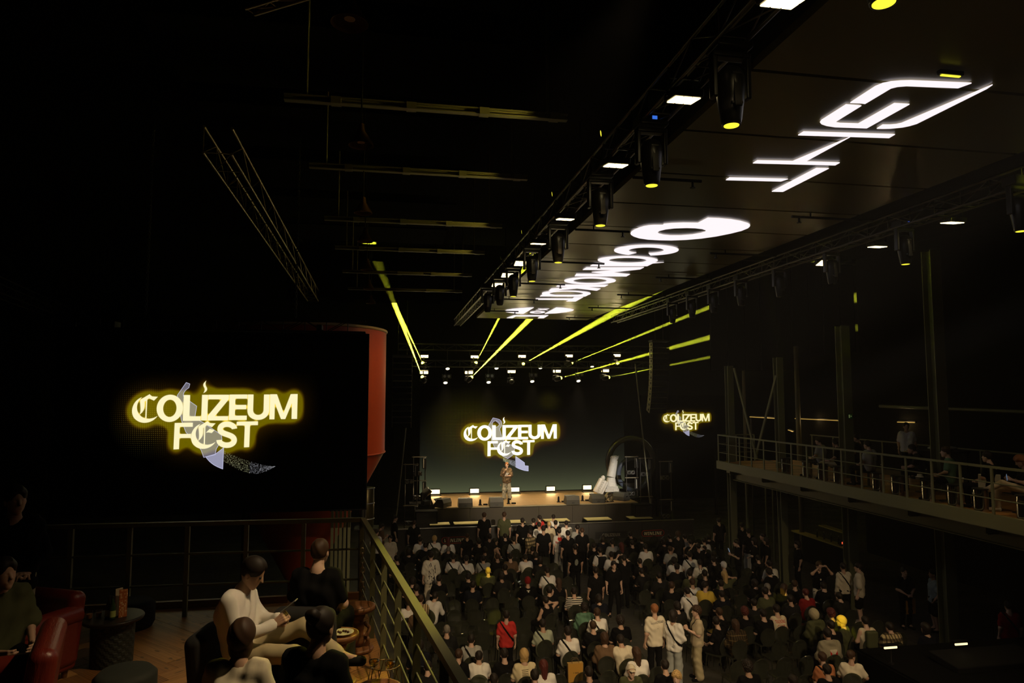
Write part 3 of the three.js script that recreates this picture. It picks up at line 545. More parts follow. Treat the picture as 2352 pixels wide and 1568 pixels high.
// monitor wedges along the lip
function wedge(at, turn, label) {
  const t = thing('monitor_wedge', label, 'speaker', at, turn, 'monitor wedges along the stage lip'), w = 0.62;
  const side = [[-0.26, 0], [0.26, 0], [0.3, 0.1], [0.06, 0.36], [-0.2, 0.36], [-0.27, 0.2]];
  const g = extr(side, w, 0.015); g.translate(0, 0, -w / 2); g.rotateY(PI / 2);
  part('cabinet', g, std([0.055, 0.052, 0.042], { roughness: 0.55 }), t);
  part('grille', place(new THREE.BoxGeometry(w - 0.06, 0.34, 0.012), 0, 0.245, -0.2, -0.83), M.plastic, t);
  part('socket_plate', bx(0.12, 0.06, 0.012, 0, 0.08, 0.29), M.darkMetal, t);
  part('handle', bx(0.012, 0.05, 0.16, w / 2 + 0.016, 0.2, 0), M.black, t);
  return t;
}
[[1017, 1163, 0.85, 'monitor wedge turned sideways at the drum end of the lip'], [1068, 1163, 0, 'monitor wedge second from the drum end of the stage lip'], [1139, 1161, 0, 'monitor wedge nearest the presenter on the lip'], [1313, 1156, 0, 'monitor wedge between two small black bottles on the lip'], [1371, 1153, 0, 'monitor wedge beside the floor fan'], [1427, 1148, -0.9, 'monitor wedge turned sideways below the stone column']].forEach(([x, y, r, l]) => wedge(onY(x, y, STAGE), r, l));
[[1103, 1160], [1168, 1157], [1283, 1153], [1338, 1150]].forEach(([x, y], k) => {
  const t = thing('pyro_jet', `small black effect jet on the stage lip, ${nth[k]} from the red drum`, 'stage effect', onY(x, y, STAGE), 0, 'effect jets on the stage lip');
  part('tube', cy(0.045, 0.055, 0.2, 0, 0.13, 0, 14), M.black, t); part('cap', cy(0.025, 0.045, 0.05, 0, 0.255, 0, 14), M.black, t); part('base', rb(0.16, 0.03, 0.16, 0.01, 0, 0.015, 0), M.black, t);
  part('cable_box', rb(0.2, 0.07, 0.12, 0.01, 0.24, 0.035, 0.04), M.black, t); part('cable', sweep([[0.05, 0.02, 0], [0.1, 0.01, 0.1], [0.18, 0.015, 0.02]], 0.008, 16), M.black, t);
});
// glowing floor blinders along the screen foot
[[1000, 1129], [1090, 1127], [1183, 1124], [1265, 1122], [1349, 1119]].forEach(([x, y], k) => {
  const at = onZ(x, y, -35.75), t = thing('floor_blinder', `glowing floor light at the video wall foot, ${nth[k]} from the red drum`, 'stage light', V(at.x, STAGE, -35.75), 0, 'floor lights at the video wall'), cyy = at.y - STAGE;
  part('housing', rb(0.5, 0.28, 0.16, 0.02, 0, cyy, -0.1), M.plastic, t); part('led_face', rb(0.44, 0.2, 0.02, 0.01, 0, cyy, 0, 0, 0, 0, 1), glow([1, 0.74, 0.3], 6), t);
  part('foot', [rb(0.56, 0.03, 0.3, 0.01, 0, 0.015, 0), bx(0.02, cyy, 0.05, -0.27, cyy / 2, -0.08), bx(0.02, cyy, 0.05, 0.27, cyy / 2, -0.08)], M.plastic, t);
  area(V(at.x, at.y, -35.7), V(at.x, at.y - 0.35, -34.7), 0.44, 0.2, WARM, 30, 'floor_blinder_lamp');
});
// fan
{
  const t = thing('floor_fan', 'round black floor fan on the lip beside the monitor wedge', 'fan', onY(1399, 1152, STAGE), 0.4), c = 0.24;
  for (let k = 0; k < 3; k++) part('guard_ring', to(0.07 + k * 0.065, 0.006, 0, c, 0.07, 28), M.alu, t);
  for (let k = 0; k < 8; k++) part('guard_spoke', bx(0.006, 0.4, 0.006, 0, c, 0.075, 0, 0, k * PI / 8), M.alu, t);
  part('drum', cy(0.22, 0.22, 0.13, 0, c, 0, 28, PI / 2, 0, 0, true), std([0.2, 0.17, 0.07], { roughness: 0.5, side: THREE.DoubleSide }), t);
  part('hub', cy(0.05, 0.05, 0.1, 0, c, 0.02, 14, PI / 2), M.black, t);
  for (let k = 0; k < 4; k++) part('blade', bx(0.05, 0.16, 0.012, 0.1 * Math.cos(k * PI / 2 + 0.4), c + 0.1 * Math.sin(k * PI / 2 + 0.4), 0.02, 0.5, 0, k * PI / 2 - 1.17), M.darkMetal, t);
  part('stand', [bx(0.46, 0.025, 0.03, 0, 0.013, 0.08), bx(0.46, 0.025, 0.03, 0, 0.013, -0.08), bx(0.02, 0.24, 0.03, -0.235, 0.12, 0), bx(0.02, 0.24, 0.03, 0.235, 0.12, 0)], M.black, t);
}
// searchlight at the drum end of the stage
{
  const t = thing('searchlight', 'large yellow-lit searchlight standing at the drum end of the stage', 'stage light', onY(978, 1160, STAGE), 0.5);
  part('base', rb(0.36, 0.22, 0.36, 0.03, 0, 0.12, 0), M.plastic, t); part('yoke', [rb(0.06, 0.4, 0.14, 0.02, -0.22, 0.4, 0), rb(0.06, 0.4, 0.14, 0.02, 0.22, 0.4, 0)], M.plastic, t);
  const h = part('barrel', lathe([[0, -0.25], [0.15, -0.23], [0.18, 0], [0.18, 0.2], [0.165, 0.24], [0, 0.22]], 24), std([0.12, 0.115, 0.09], { roughness: 0.3, metalness: 0.5 }), t); h.position.y = 0.58; h.rotation.set(0.5, 0, -0.7);
  part('lens_ring', to(0.165, 0.015, 0, 0.235, 0, 24, PI / 2), M.alu, h);
}
// ---- stone ruin on the statue side
{
  const nz = noiseTex(256, 256, (u, v) => 0.5 + 0.3 * vnoise(u * 8, v * 8, 8) + 0.25 * vnoise(u * 32, v * 32, 32) - 0.5 * Math.max(0, 0.08 - Math.abs(vnoise(u * 6 + 3, v * 6, 6) - 0.5)) * 8);
  const stone = std([0.6, 0.58, 0.52], { roughness: 0.85, bumpMap: nz, bumpScale: 0.03 });
  const rough = (g, k, f) => { const p = g.attributes.position; for (let i = 0; i < p.count; i++) { const x = p.getX(i), y = p.getY(i), z = p.getZ(i), n = Math.sin(x * f + y * 1.7 * f) * Math.sin(y * f * 1.3 + z * f) + 0.6 * Math.sin(x * 2.3 * f - z * 1.9 * f + 1); p.setXYZ(i, x + n * k * 0.7, y + n * k * 0.3, z + n * k); } g.computeVertexNormals(); return g; };
  const b = onZ(1403, 1127, -34.9);
  const t = thing('stone_column', 'broken pale stone column leaning on its cracked pedestal', 'prop', V(b.x, STAGE + 0.135, b.z));
  part('pedestal', [rough(rb(0.78, 0.16, 0.6, 0.03, 0, 0.08, 0, 0, 0, 0, 4), 0.006, 14), rough(rb(0.66, 0.14, 0.52, 0.03, 0, 0.22, 0, 0, 0, 0, 4), 0.006, 14)], stone, t);
  part('lower_shaft', rough(cy(0.2, 0.29, 0.44, 0.02, 0.5, 0, 24), 0.012, 12), stone, t);
  part('upper_shaft', rough(cy(0.2, 0.23, 0.95, 0.12, 1.22, 0, 28, 0, 0, -0.19), 0.012, 10), stone, t);
  part('broken_top', rough(new THREE.IcosahedronGeometry(0.2, 4).scale(1, 0.75, 1).translate(0.21, 1.72, 0), 0.035, 17), stone, t);
  part('shard', rough(rb(0.22, 0.05, 0.1, 0.02, 0.36, 1.8, 0, 0, 0, 0.2, 3), 0.01, 20), stone, t);
  const b2 = onZ(1379, 1129, -34.75), u = thing('stone_fragment', 'carved pale stone frieze fragment propped against the column', 'prop', V(b2.x, STAGE, b2.z + 0.1));
  part('block', rough(new RoundedBoxGeometry(0.5, 0.78, 0.3, 8, 0.05), 0.022, 11).rotateZ(-0.5).translate(0, 0.42, 0), stone, u);
  for (let k = 0; k < 7; k++) part('carved_tooth', rb(0.065, 0.06, 0.05, 0.012, -0.2 + k * 0.055, 0.14 + k * 0.1, 0.16, 0, 0, -0.5), stone, u);
  part('ridge', rough(rb(0.06, 0.76, 0.05, 0.02, -0.1, 0.48, 0.15, 0, 0, -0.5, 4), 0.006, 20), stone, u);
  part('ridge', rough(rb(0.06, 0.76, 0.05, 0.02, 0.1, 0.36, 0.15, 0, 0, -0.5, 4), 0.006, 20), stone, u);
  part('carved_head', rough(new THREE.IcosahedronGeometry(0.12, 3).scale(0.9, 1.1, 0.9).translate(0.12, 0.86, 0), 0.012, 22), stone, u);
  part('shard', rough(new THREE.IcosahedronGeometry(0.12, 3).scale(1.2, 0.6, 0.8).translate(-0.52, 0.08, 0.05), 0.02, 16), stone, u);
  solo('prop_plinth', 'low black plinth below the stone column', 'plinth', rb(1.0, 0.12, 0.62, 0.01, 0, 0.06, 0), M.black, V(b.x + 0.05, STAGE, b.z));
  const ringMat = phy([0.06, 0.055, 0.05], { roughness: 0.12, clearcoat: 1, clearcoatRoughness: 0.08 });
  const c1 = onZ(1449, 1060, -36.0), c2 = onZ(1455, 1088, -35.55);
  const r1 = thing('ring_prop', 'big glossy dark ring standing behind the stone column', 'prop', c1), r2 = thing('ring_prop', 'smaller glossy blue-grey ring in front of the big dark ring', 'prop', c2);
  part('tube', to(1.28, 0.17, 0, 0, 0, 72, 0, 0, 0, 2 * PI, 18), ringMat, r1); part('foot', [rb(0.5, c1.y - 1.44 - STAGE + 0.1, 0.4, 0.02, 0, -(1.44 + (c1.y - 1.44 - STAGE) / 2), 0)], M.black, r1);
  part('tube', to(0.84, 0.12, 0, 0, 0, 64, 0, 0, 0, 2 * PI, 18), phy([0.07, 0.085, 0.12], { roughness: 0.12, clearcoat: 1 }), r2);
  part('foot', rb(0.4, 0.08, 0.4, 0.02, 0, -0.95, 0), M.black, r2);
}
// ---- light towers at both sides of the stage
function tower(at, h, label, parts2 = 2) {
  const t = thing('light_tower', label, 'light tower', at, 0, 'light towers beside the stage');
  part('mast', [rod(V(-0.28, 0, 0), V(-0.28, h, 0), 0.025), rod(V(0.28, 0, 0), V(0.28, h, 0), 0.025)], M.darkMetal, t);
  part('base', rb(0.9, 0.06, 0.7, 0.02, 0, 0.03, 0), M.black, t);
  for (let k = 0; k < parts2; k++) {
    const y = h - 0.35 - k * (h / parts2);
    part('crossbar', bx(0.7, 0.03, 0.06, 0, y + 0.3, 0), std([0.35, 0.3, 0.2], { roughness: 0.4, metalness: 0.6 }), t);
    const s = part('strobe', rb(0.18, 0.52, 0.12, 0.015, 0.24, y, 0.06), M.plastic, t); part('strobe_tube', bx(0.03, 0.44, 0.012, 0.2, y, 0.125), std([0.5, 0.46, 0.36], { roughness: 0.3 }), s);
    const bl = part('twin_blinder', rb(0.42, 0.2, 0.14, 0.02, -0.08, y - 0.48, 0.06), M.plastic, t);
    for (const x of [-0.18, 0.02]) { part('reflector', cy(0.03, 0.068, 0.03, x, y - 0.48, 0.13, 18, -PI / 2), M.steel, bl); part('lens_ring', to(0.072, 0.011, x, y - 0.48, 0.135, 18), M.alu, bl); }
  }
  return t;
}
{
  const l1 = onZ(943, 1180, -32.4), l2 = onZ(962, 1170, -33.4), r1 = onZ(1452, 1150, -33.4), r2 = onZ(1484, 1150, -33), r3 = onZ(1508, 1150, -32.6);
  tower(V(l1.x, 0, -32.4), 3.75, 'light tower with blinders at the drum side nearest the crowd'); tower(V(l2.x, STAGE, -33.4), 2.25, 'light tower with blinders on the drum end of the stage');
  tower(V(r1.x, STAGE, -33.4), 2.1, 'light tower with blinders on the stage beside the rings'); tower(V(r2.x, 0, -33), 3.8, 'middle light tower beyond the rings'); tower(V(r3.x + 0.35, 0, -32.2), 3.7, 'outermost light tower on the gallery side of the stage');
}
// ---- line arrays
function lineArray(x, z, yTop, n, label) {
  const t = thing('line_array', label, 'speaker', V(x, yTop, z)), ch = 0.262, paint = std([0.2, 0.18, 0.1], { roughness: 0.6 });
  part('bumper', rb(0.9, 0.08, 0.5, 0.01, 0, 0.06, 0), M.darkMetal, t);
  for (const s of [-1, 1]) part('hanging_wire', rod(V(s * 0.2, 0.1, 0), V(s * 0.2, 26.2 - yTop, 0), 0.01, 6), M.darkMetal, t);
  let y = 0, zz = 0, a = 0;
  for (let k = 0; k < n; k++) {
    a = 0.02 + 0.42 * (k / n) ** 1.7;
    const c = part('cabinet', rb(0.86, ch - 0.02, 0.42, 0.012, 0, 0, 0), paint, t); c.position.set(0, y - ch / 2 * Math.cos(a), zz - ch / 2 * Math.sin(a)); c.rotation.x = a;
    part('grille', bx(0.84, ch - 0.03, 0.01, 0, 0, 0.214), M.black, c);
    part('side_pocket', bx(0.006, 0.11, 0.13, -0.432, 0.01, 0.06), M.black, c);
    y -= ch * Math.cos(a); zz -= ch * Math.sin(a);
  }
  return t;
}
{
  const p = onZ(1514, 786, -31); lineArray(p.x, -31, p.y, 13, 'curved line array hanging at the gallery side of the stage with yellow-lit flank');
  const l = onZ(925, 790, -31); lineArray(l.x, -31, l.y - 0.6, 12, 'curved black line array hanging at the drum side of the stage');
  const pole = (n, l, a, b, r) => solo(n, l, 'pole', rod(a, b, r), std([0.16, 0.15, 0.09], { roughness: 0.5 }));
  pole('guy_pole', 'slanting tension pole between line array and rings', onZ(1459, 835, -31.8), onZ(1482, 1052, -31.8).add(onZ(1482, 1052, -31.8).sub(onZ(1459, 835, -31.8)).multiplyScalar(0.93)), 0.03);
  pole('guy_pole', 'slanting tension pole at the drum side of the stage', onZ(933, 975, -32), onZ(912, 1170, -32).add(onZ(912, 1170, -32).sub(onZ(933, 975, -32)).multiplyScalar(0.49)), 0.03);
}
// ================================================================ RED HOPPER AND THE WALL SIDE
{
  const c = onZ(700, 900, -17), red = std([0.36, 0.045, 0.012], { roughness: 0.5 });
  const t = thing('red_hopper', 'big red steel hopper drum with conical foot behind the large screen', 'hopper', V(c.x, 0, -17));
  part('drum', lathe([[1.84, 8.42], [1.9, 8.42], [1.9, 5.52]], 72), red, t);
  part('cone', lathe([[1.9, 5.52], [0.28, 2.5], [0.28, 2.1]], 72), red, t);
  part('top_rim', to(1.9, 0.035, 0, 8.42, 0, 72, PI / 2), std([0.5, 0.36, 0.2], { roughness: 0.5 }), t);
  part('seam_ring', to(1.905, 0.02, 0, 5.52, 0, 72, PI / 2), red, t);
  part('roof', cy(1.84, 1.84, 0.04, 0, 8.36, 0, 48), red, t);
  for (let k = 0; k < 4; k++) { const a = k * PI / 2 + 0.6; part('leg', rod(V(1.75 * Math.cos(a), 5.5, 1.75 * Math.sin(a)), V(1.75 * Math.cos(a), 0, 1.75 * Math.sin(a)), 0.07), M.blackPaint, t); }
  const p = onZ(783, 1260, -15.4), s = thing('slatted_screen', 'narrow greenish slatted metal panel beside the hopper cone', 'panel', V(p.x, 0, -15.4));
  for (let k = 0; k < 5; k++) part('slat', bx(0.055, 3.1, 0.06, -0.19 + k * 0.088, 3.2, 0), M.olivePaint, s);
  part('cross_bar', [bx(0.5, 0.05, 0.03, 0, 2.2, -0.05), bx(0.5, 0.05, 0.03, 0, 4.4, -0.05)], M.blackPaint, s);
  const b = onZ(843, 1150, -21), d = thing('steel_barrel', 'steel barrel with shiny hoops peeking out beside the large screen', 'barrel', V(b.x, 3.0, -21));
  part('body', lathe([[0, 0], [0.2, 0], [0.21, 0.5], [0.2, 1.15], [0, 1.15]], 28), std([0.1, 0.085, 0.04], { roughness: 0.35, metalness: 0.8 }), d);
  for (const y of [0.25, 0.7, 1.14]) part('hoop', to(0.21, 0.02, 0, y, 0, 32, PI / 2), M.alu, d);
  part('stand', [rod(V(-0.2, -3, 0), V(-0.2, 0, 0), 0.03), rod(V(0.2, -3, 0), V(0.2, 0, 0), 0.03), bx(0.7, 0.03, 0.6, 0, -0.015, 0)], M.blackPaint, d);
}

// ================================================================ WOODEN BALCONY (near, wall side)
const woodGrain = (tone) => canvasTex(256, 64, (c, w, h) => {
  c.fillStyle = tone; c.fillRect(0, 0, w, h);
  for (let k = 0; k < 90; k++) { c.globalAlpha = 0.05 + rnd() * 0.16; c.fillStyle = rnd() < 0.6 ? '#1c0f04' : '#d9a860'; const y = rnd() * h; c.fillRect(rnd() * w - 60, y, 60 + rnd() * 200, 0.6 + rnd() * 1.6); }
  for (let k = 0; k < 3; k++) { c.globalAlpha = 0.4; c.fillStyle = '#1a0c03'; c.beginPath(); c.ellipse(rnd() * w, rnd() * h, 5 + rnd() * 6, 2 + rnd() * 2, 0, 0, 7); c.fill(); }
  c.globalAlpha = 1;
});
const woods = ['#9a6a36', '#a87842', '#85592c', '#b38249', '#7a5026'].map((t) => std(0xffffff, { map: woodGrain(t), roughness: 0.5 }));
const clipPoly = (pts, poly) => {                             // Sutherland-Hodgman against a convex counter-clockwise outline
  let out = pts;
  for (let i = 0; i < poly.length && out.length; i++) {
    const a = poly[i], b = poly[(i + 1) % poly.length], inside = (p) => (b[0] - a[0]) * (p[1] - a[1]) - (b[1] - a[1]) * (p[0] - a[0]) >= -1e-9, next = [];
    for (let k = 0; k < out.length; k++) {
      const p = out[k], r = out[(k + 1) % out.length], ip = inside(p), ir = inside(r);
      if (ip) next.push(p);
      if (ip !== ir) { const d1 = (b[0] - a[0]) * (p[1] - a[1]) - (b[1] - a[1]) * (p[0] - a[0]), d2 = (b[0] - a[0]) * (r[1] - a[1]) - (b[1] - a[1]) * (r[0] - a[0]), t = d1 / (d1 - d2); next.push([p[0] + (r[0] - p[0]) * t, p[1] + (r[1] - p[1]) * t]); }
    }
    out = next;
  }
  return out;
};
function plankGeo(poly, dirX, dirY, thick) {                  // poly in (x, -z); uv run along the plank
  const g = new THREE.ExtrudeGeometry(new THREE.Shape(poly.map(([x, y]) => new THREE.Vector2(x, y))), { depth: thick, bevelEnabled: false });
  const p = g.attributes.position, uv = g.attributes.uv, ou = rnd(), ov = rnd();
  for (let i = 0; i < p.count; i++) { const x = p.getX(i), y = p.getY(i); uv.setXY(i, (x * dirX + y * dirY) * 0.8 + ou, (-x * dirY + y * dirX) * 4 + ov); }
  g.applyMatrix4(new THREE.Matrix4().makeRotationX(-PI / 2)); return g;
}
for (const w of woods) { w.map.wrapS = w.map.wrapT = THREE.RepeatWrapping; }
const RA = onY(834, 1193, 5.3), RB = onY(1061, 1568, 5.3), rdir = RB.clone().sub(RA).normalize();
const railAt = (px) => onY(px, 1193 + 1.652 * (px - 834), 5.3);
const FZ = -9.45;                                             // far edge of the deck
{
  const slab = struct('floor_balcony', bx(16, 0.34, 17, -8.2, DECK - 0.21, FZ + 8.5), std([0.03, 0.025, 0.02], { roughness: 0.8 }), 'dark slab of the wooden balcony', 'floor');
  const E = (z) => RA.x + (z - RA.z) * rdir.x / rdir.z + 0.05;
  const floorPoly = [[-6.4, 3.4], [E(-3.4), 3.4], [E(FZ + 0.05), -FZ - 0.05], [-6.4, -FZ - 0.05]], L = 1.26, W = 0.21, u = Math.SQRT1_2;
  // herringbone: planks of both diagonals
  let n = 0;
  for (let i = -40; i < 40; i++) for (let j = -40; j < 40; j++) for (let k = 0; k < 2; k++) {
    const ox = i * W + j * L, oy = i * W - j * L;
    let r = k ? [[ox + L, oy + W - L], [ox + L + W, oy + W - L], [ox + L + W, oy + W], [ox + L, oy + W]] : [[ox, oy], [ox + L, oy], [ox + L, oy + W], [ox, oy + W]];
    r = r.map(([x, y]) => [(x - y) * u - 2.0, (x + y) * u + 6.5]);
    const cx = r.reduce((a, p) => a + p[0], 0) / 4, cyy = r.reduce((a, p) => a + p[1], 0) / 4;
    if (cx < -7.2 || cx > 1.4 || cyy < 2.7 || cyy > 10.3) continue;
    const mid = [cx, cyy], sh = r.map(([x, y]) => [mid[0] + (x - mid[0]) * 0.994, mid[1] + (y - mid[1]) * 0.994]), area2 = sh.reduce((a, p, q2) => a + p[0] * sh[(q2 + 1) % 4][1] - sh[(q2 + 1) % 4][0] * p[1], 0);
    const cl = clipPoly(area2 < 0 ? sh.slice().reverse() : sh, floorPoly);
    if (cl.length < 3 || n > 298) continue;
    const dx = k ? -u : u, m = part('plank', plankGeo(cl, dx, u, 0.02), woods[(rnd() * 5) | 0], slab); m.position.y = DECK - 0.02 + rnd() * 0.002; n++;
  }
  part('edge_board', beamBar(V(-6.5, DECK + 0.02, FZ), V(E(FZ) + 0.02, DECK + 0.02, FZ), 0.06, 0.12), woods[2], slab);
}
// railings
{
  const t = thing('balcony_railing', 'olive painted steel railing sloping towards the viewer beside the wooden balcony', 'railing', V(0, 0, 0));
  const end = RA.clone().addScaledVector(rdir, 7.6);
  part('handrail', beamBar(RA, end, 0.06, 0.05), M.olivePaint, t);
  const posts = [857, 883, 915, 958, 1020].map(railAt); posts.push(railAt(1020).addScaledVector(rdir, 0.9), railAt(1020).addScaledVector(rdir, 1.9));
  for (const p of posts) part('post', bx(0.055, 1.1, 0.02, p.x, 5.27 - 0.55, p.z, 0, Math.atan2(rdir.x, rdir.z)), M.olivePaint, t);
  for (const dy of [0.25, 0.45, 0.65, 0.85]) part('cable', rod(V(RA.x, 5.3 - dy, RA.z), V(end.x, 5.3 - dy, end.z), 0.0075, 6), M.olivePaint, t);
  const u = thing('balcony_railing', 'dark olive railing along the far edge of the wooden balcony', 'railing', V(0, 0, 0));
  const far = onY(432, 1202.5, 5.3), wd = far.clone().sub(RA).normalize(), fe = RA.clone().addScaledVector(wd, 6.4);
  part('handrail', beamBar(RA, fe, 0.06, 0.05), M.olivePaint, u);
  for (const px of [832, 698, 567, 432, 300, 165]) { const p = onY(px, 1193 + (834 - px) * 0.0235, 5.3); part('post', bx(0.05, 1.1, 0.05, p.x, 5.27 - 0.55, p.z), M.olivePaint, u); }
  for (const dy of [0.36, 0.73]) part('bar', rod(V(RA.x, 5.3 - dy, RA.z), V(fe.x, 5.3 - dy, fe.z), 0.014, 6), M.olivePaint, u);
  const cp = onZ(832, 1258, RA.z + 0.07), cb = onZ(834, 1390, RA.z + 0.07);
  chain('hanging_chain', 'gold-lit chain hanging down the corner post of the balcony railing', cp, cb, 0.075, 0.009, std([0.6, 0.5, 0.3], { roughness: 0.3, metalness: 1 }));
}
// ---- furniture on the wooden balcony
const leatherNoise = noiseTex(128, 128, (u, v) => 0.5 + 0.3 * vnoise(u * 16, v * 16, 16) + 0.2 * vnoise(u * 64, v * 64, 64));
const redLeather = std([0.16, 0.02, 0.012], { roughness: 0.35, bumpMap: leatherNoise, bumpScale: 0.004 }), darkCloth = std([0.012, 0.012, 0.012], { roughness: 0.9 });
function clubChair(label, at, turn, mat, h = 0.8, wide = 0.8, arms = true) {
  const t = thing('armchair', label, 'armchair', at, turn);
  part('seat_cushion', rb(wide - 0.26, 0.18, 0.6, 0.05, 0, 0.36, -0.03, 0, 0, 0, 4), mat, t);
  part('base', rb(wide - 0.04, 0.24, 0.72, 0.04, 0, 0.2, 0, 0, 0, 0, 3), mat, t);
  part('backrest', rb(wide, h - 0.1, 0.18, 0.08, 0, h / 2 + 0.12, 0.33, 0.12, 0, 0, 4), mat, t);
  if (arms) for (const s of [-1, 1]) { part('armrest', [rb(0.15, 0.46, 0.72, 0.06, s * (wide / 2 - 0.06), 0.36, 0, 0, 0, 0, 4), cy(0.09, 0.09, 0.72, s * (wide / 2 - 0.05), 0.58, 0, 16, PI / 2)], mat, t); }
  for (const [x, z] of [[-1, -1], [1, -1], [-1, 1], [1, 1]]) part('foot', cy(0.03, 0.022, 0.09, x * (wide / 2 - 0.1), 0.045, z * 0.3, 10), woods[4], t);
  return t;
}
const deckAt = (px, z) => { const p = onZ(px, 1500, z); return V(p.x, DECK, z); };
clubChair('red leather club chair with scrolled arms at the dim wall end', deckAt(15, -7.2), 2.7, redLeather, 0.72, 0.9);
clubChair('red leather club chair cut off by the lower corner of the picture', deckAt(-30, -5.6), 1.9, redLeather, 0.85, 0.9);
function sofa(at) {
  const t = thing('sofa', 'long black sofa seen from behind at the lower edge', 'sofa', at, 0.05);
  part('base', rb(1.25, 0.26, 0.7, 0.05, 0, 0.2, -0.3, 0, 0, 0, 3), darkCloth, t); part('backrest', rb(1.25, 0.46, 0.16, 0.07, 0, 0.46, 0.12, 0.08, 0, 0, 4), darkCloth, t);
  for (const s of [-1, 1]) { part('armrest', rb(0.12, 0.4, 0.7, 0.05, s * 0.6, 0.3, -0.26, 0, 0, 0, 4), darkCloth, t); part('seat_cushion', rb(0.52, 0.16, 0.6, 0.06, s * 0.27, 0.42, -0.34, 0, 0, 0, 4), darkCloth, t); }
}
// carved stools: round tray top on a carved standing figure
const carved = std(0xffffff, { map: woodGrain('#8a5c38'), roughness: 0.45 }); carved.map.wrapS = carved.map.wrapT = THREE.RepeatWrapping;
function carvedStool(label, at, turn) {
  const t = thing('carved_stool', label, 'stool', at, turn);
  part('tray_top', lathe([[0, 0.44], [0.135, 0.44], [0.15, 0.465], [0.172, 0.462], [0.176, 0.43], [0.15, 0.405], [0, 0.4]], 36), carved, t);
  part('base', lathe([[0, 0.05], [0.15, 0.05], [0.165, 0.025], [0.15, 0], [0, 0]], 32), carved, t);
  const fig = part('carved_figure', [lathe([[0, 0.41], [0.075, 0.4], [0.07, 0.35], [0.05, 0.31], [0.062, 0.25], [0.055, 0.18], [0.07, 0.12], [0.06, 0.06], [0, 0.05]], 20), sp(0.055, 0, 0.33, 0.02, 14).scale(1, 1.2, 1)], carved, t);
  for (const s of [-1, 1]) { part('carved_arm', sweep([[s * 0.06, 0.28, 0.01], [s * 0.11, 0.22, 0.03], [s * 0.06, 0.15, 0.06]], 0.022, 14), carved, t); part('carved_leg', sweep([[s * 0.05, 0.16, 0.0], [s * 0.09, 0.11, 0.05], [s * 0.075, 0.05, 0.04]], 0.027, 14), carved, t); }
  part('carved_nose', sp(0.014, 0, 0.32, 0.075, 8), carved, fig);
  return t;
}
const st1 = onY(822, 1494, DECK), st2 = onY(778, 1572, DECK), st3 = onY(868, 1725, DECK);
carvedStool('carved wooden stool with round tray top beside the railing', st1, 0.4);
carvedStool('carved wooden stool holding a plate and a wine glass', st2, -0.3);
carvedStool('carved wooden stool with glasses at the lower edge', st3, 0.9);
function wineGlass(label, at, fill = 0.5) {
  const t = thing('wine_glass', label, 'glass', at, 0, 'wine glasses on the carved stools');
  part('bowl', lathe([[0.004, 0.1], [0.022, 0.108], [0.038, 0.135], [0.041, 0.165], [0.034, 0.215], [0.033, 0.215], [0.0395, 0.165], [0.036, 0.136], [0.02, 0.111], [0.003, 0.104]], 24), M.glass, t);
  part('stem', cy(0.0035, 0.0045, 0.1, 0, 0.053, 0, 8), M.glass, t); part('foot', lathe([[0, 0.006], [0.03, 0.002], [0.034, 0], [0, 0]], 20), M.glass, t);
  if (fill) part('wine', lathe([[0, 0.113], [0.019, 0.114], [0.034, 0.137], [0.0385, 0.16], [0, 0.16]], 20), phy([0.9, 0.75, 0.25], { roughness: 0.02, transmission: 1, thickness: 0.03, attenuationColor: lin(0.9, 0.7, 0.15), attenuationDistance: 0.06 }), t);
  return t;
}
wineGlass('wine glass standing beside the plate on the stool', st2.clone().add(V(-0.06, 0.466, 0.02)));
wineGlass('tall wine glass at the far rim of the plate stool', st2.clone().add(V(-0.09, 0.466, -0.09)));
wineGlass('wine glass at the lower edge close to the railing', st3.clone().add(V(0.08, 0.466, -0.04)));
wineGlass('wine glass at the lower edge behind the thin wires', st3.clone().add(V(-0.04, 0.466, -0.1)));
{
  const t = thing('plate', 'small pale plate with dark snacks on the carved stool', 'plate', st2.clone().add(V(0.03, 0.466, 0.03)));
  part('dish', lathe([[0, 0.004], [0.06, 0.004], [0.1, 0.014], [0.1, 0.018], [0.06, 0.009], [0, 0.009]], 32), std([0.55, 0.52, 0.4], { roughness: 0.3 }), t);
  for (let k = 0; k < 5; k++) part('snack', sp(0.012, -0.04 + k * 0.022, 0.018, 0.02 * Math.sin(k * 2), 8), std([0.08, 0.03, 0.015]), t);
}
{
  const t = thing('wire_basket', 'thin wire basket on the floor below the railing posts', 'basket', onY(884, 1640, DECK), 0.3), w = std([0.3, 0.22, 0.1], { roughness: 0.4, metalness: 0.8 });
  for (let k = 0; k < 10; k++) { const a = k * PI / 5; part('wire', sweep([[0.09 * Math.cos(a), 0, 0.09 * Math.sin(a)], [0.15 * Math.cos(a + 0.2), 0.2, 0.15 * Math.sin(a + 0.2)], [0.12 * Math.cos(a + 0.5), 0.4, 0.12 * Math.sin(a + 0.5)]], 0.004, 14, 5), w, t); }
  for (const [r, y] of [[0.09, 0], [0.15, 0.2], [0.12, 0.4]]) part('hoop', to(r, 0.005, 0, y, 0, 24, PI / 2), w, t);
}
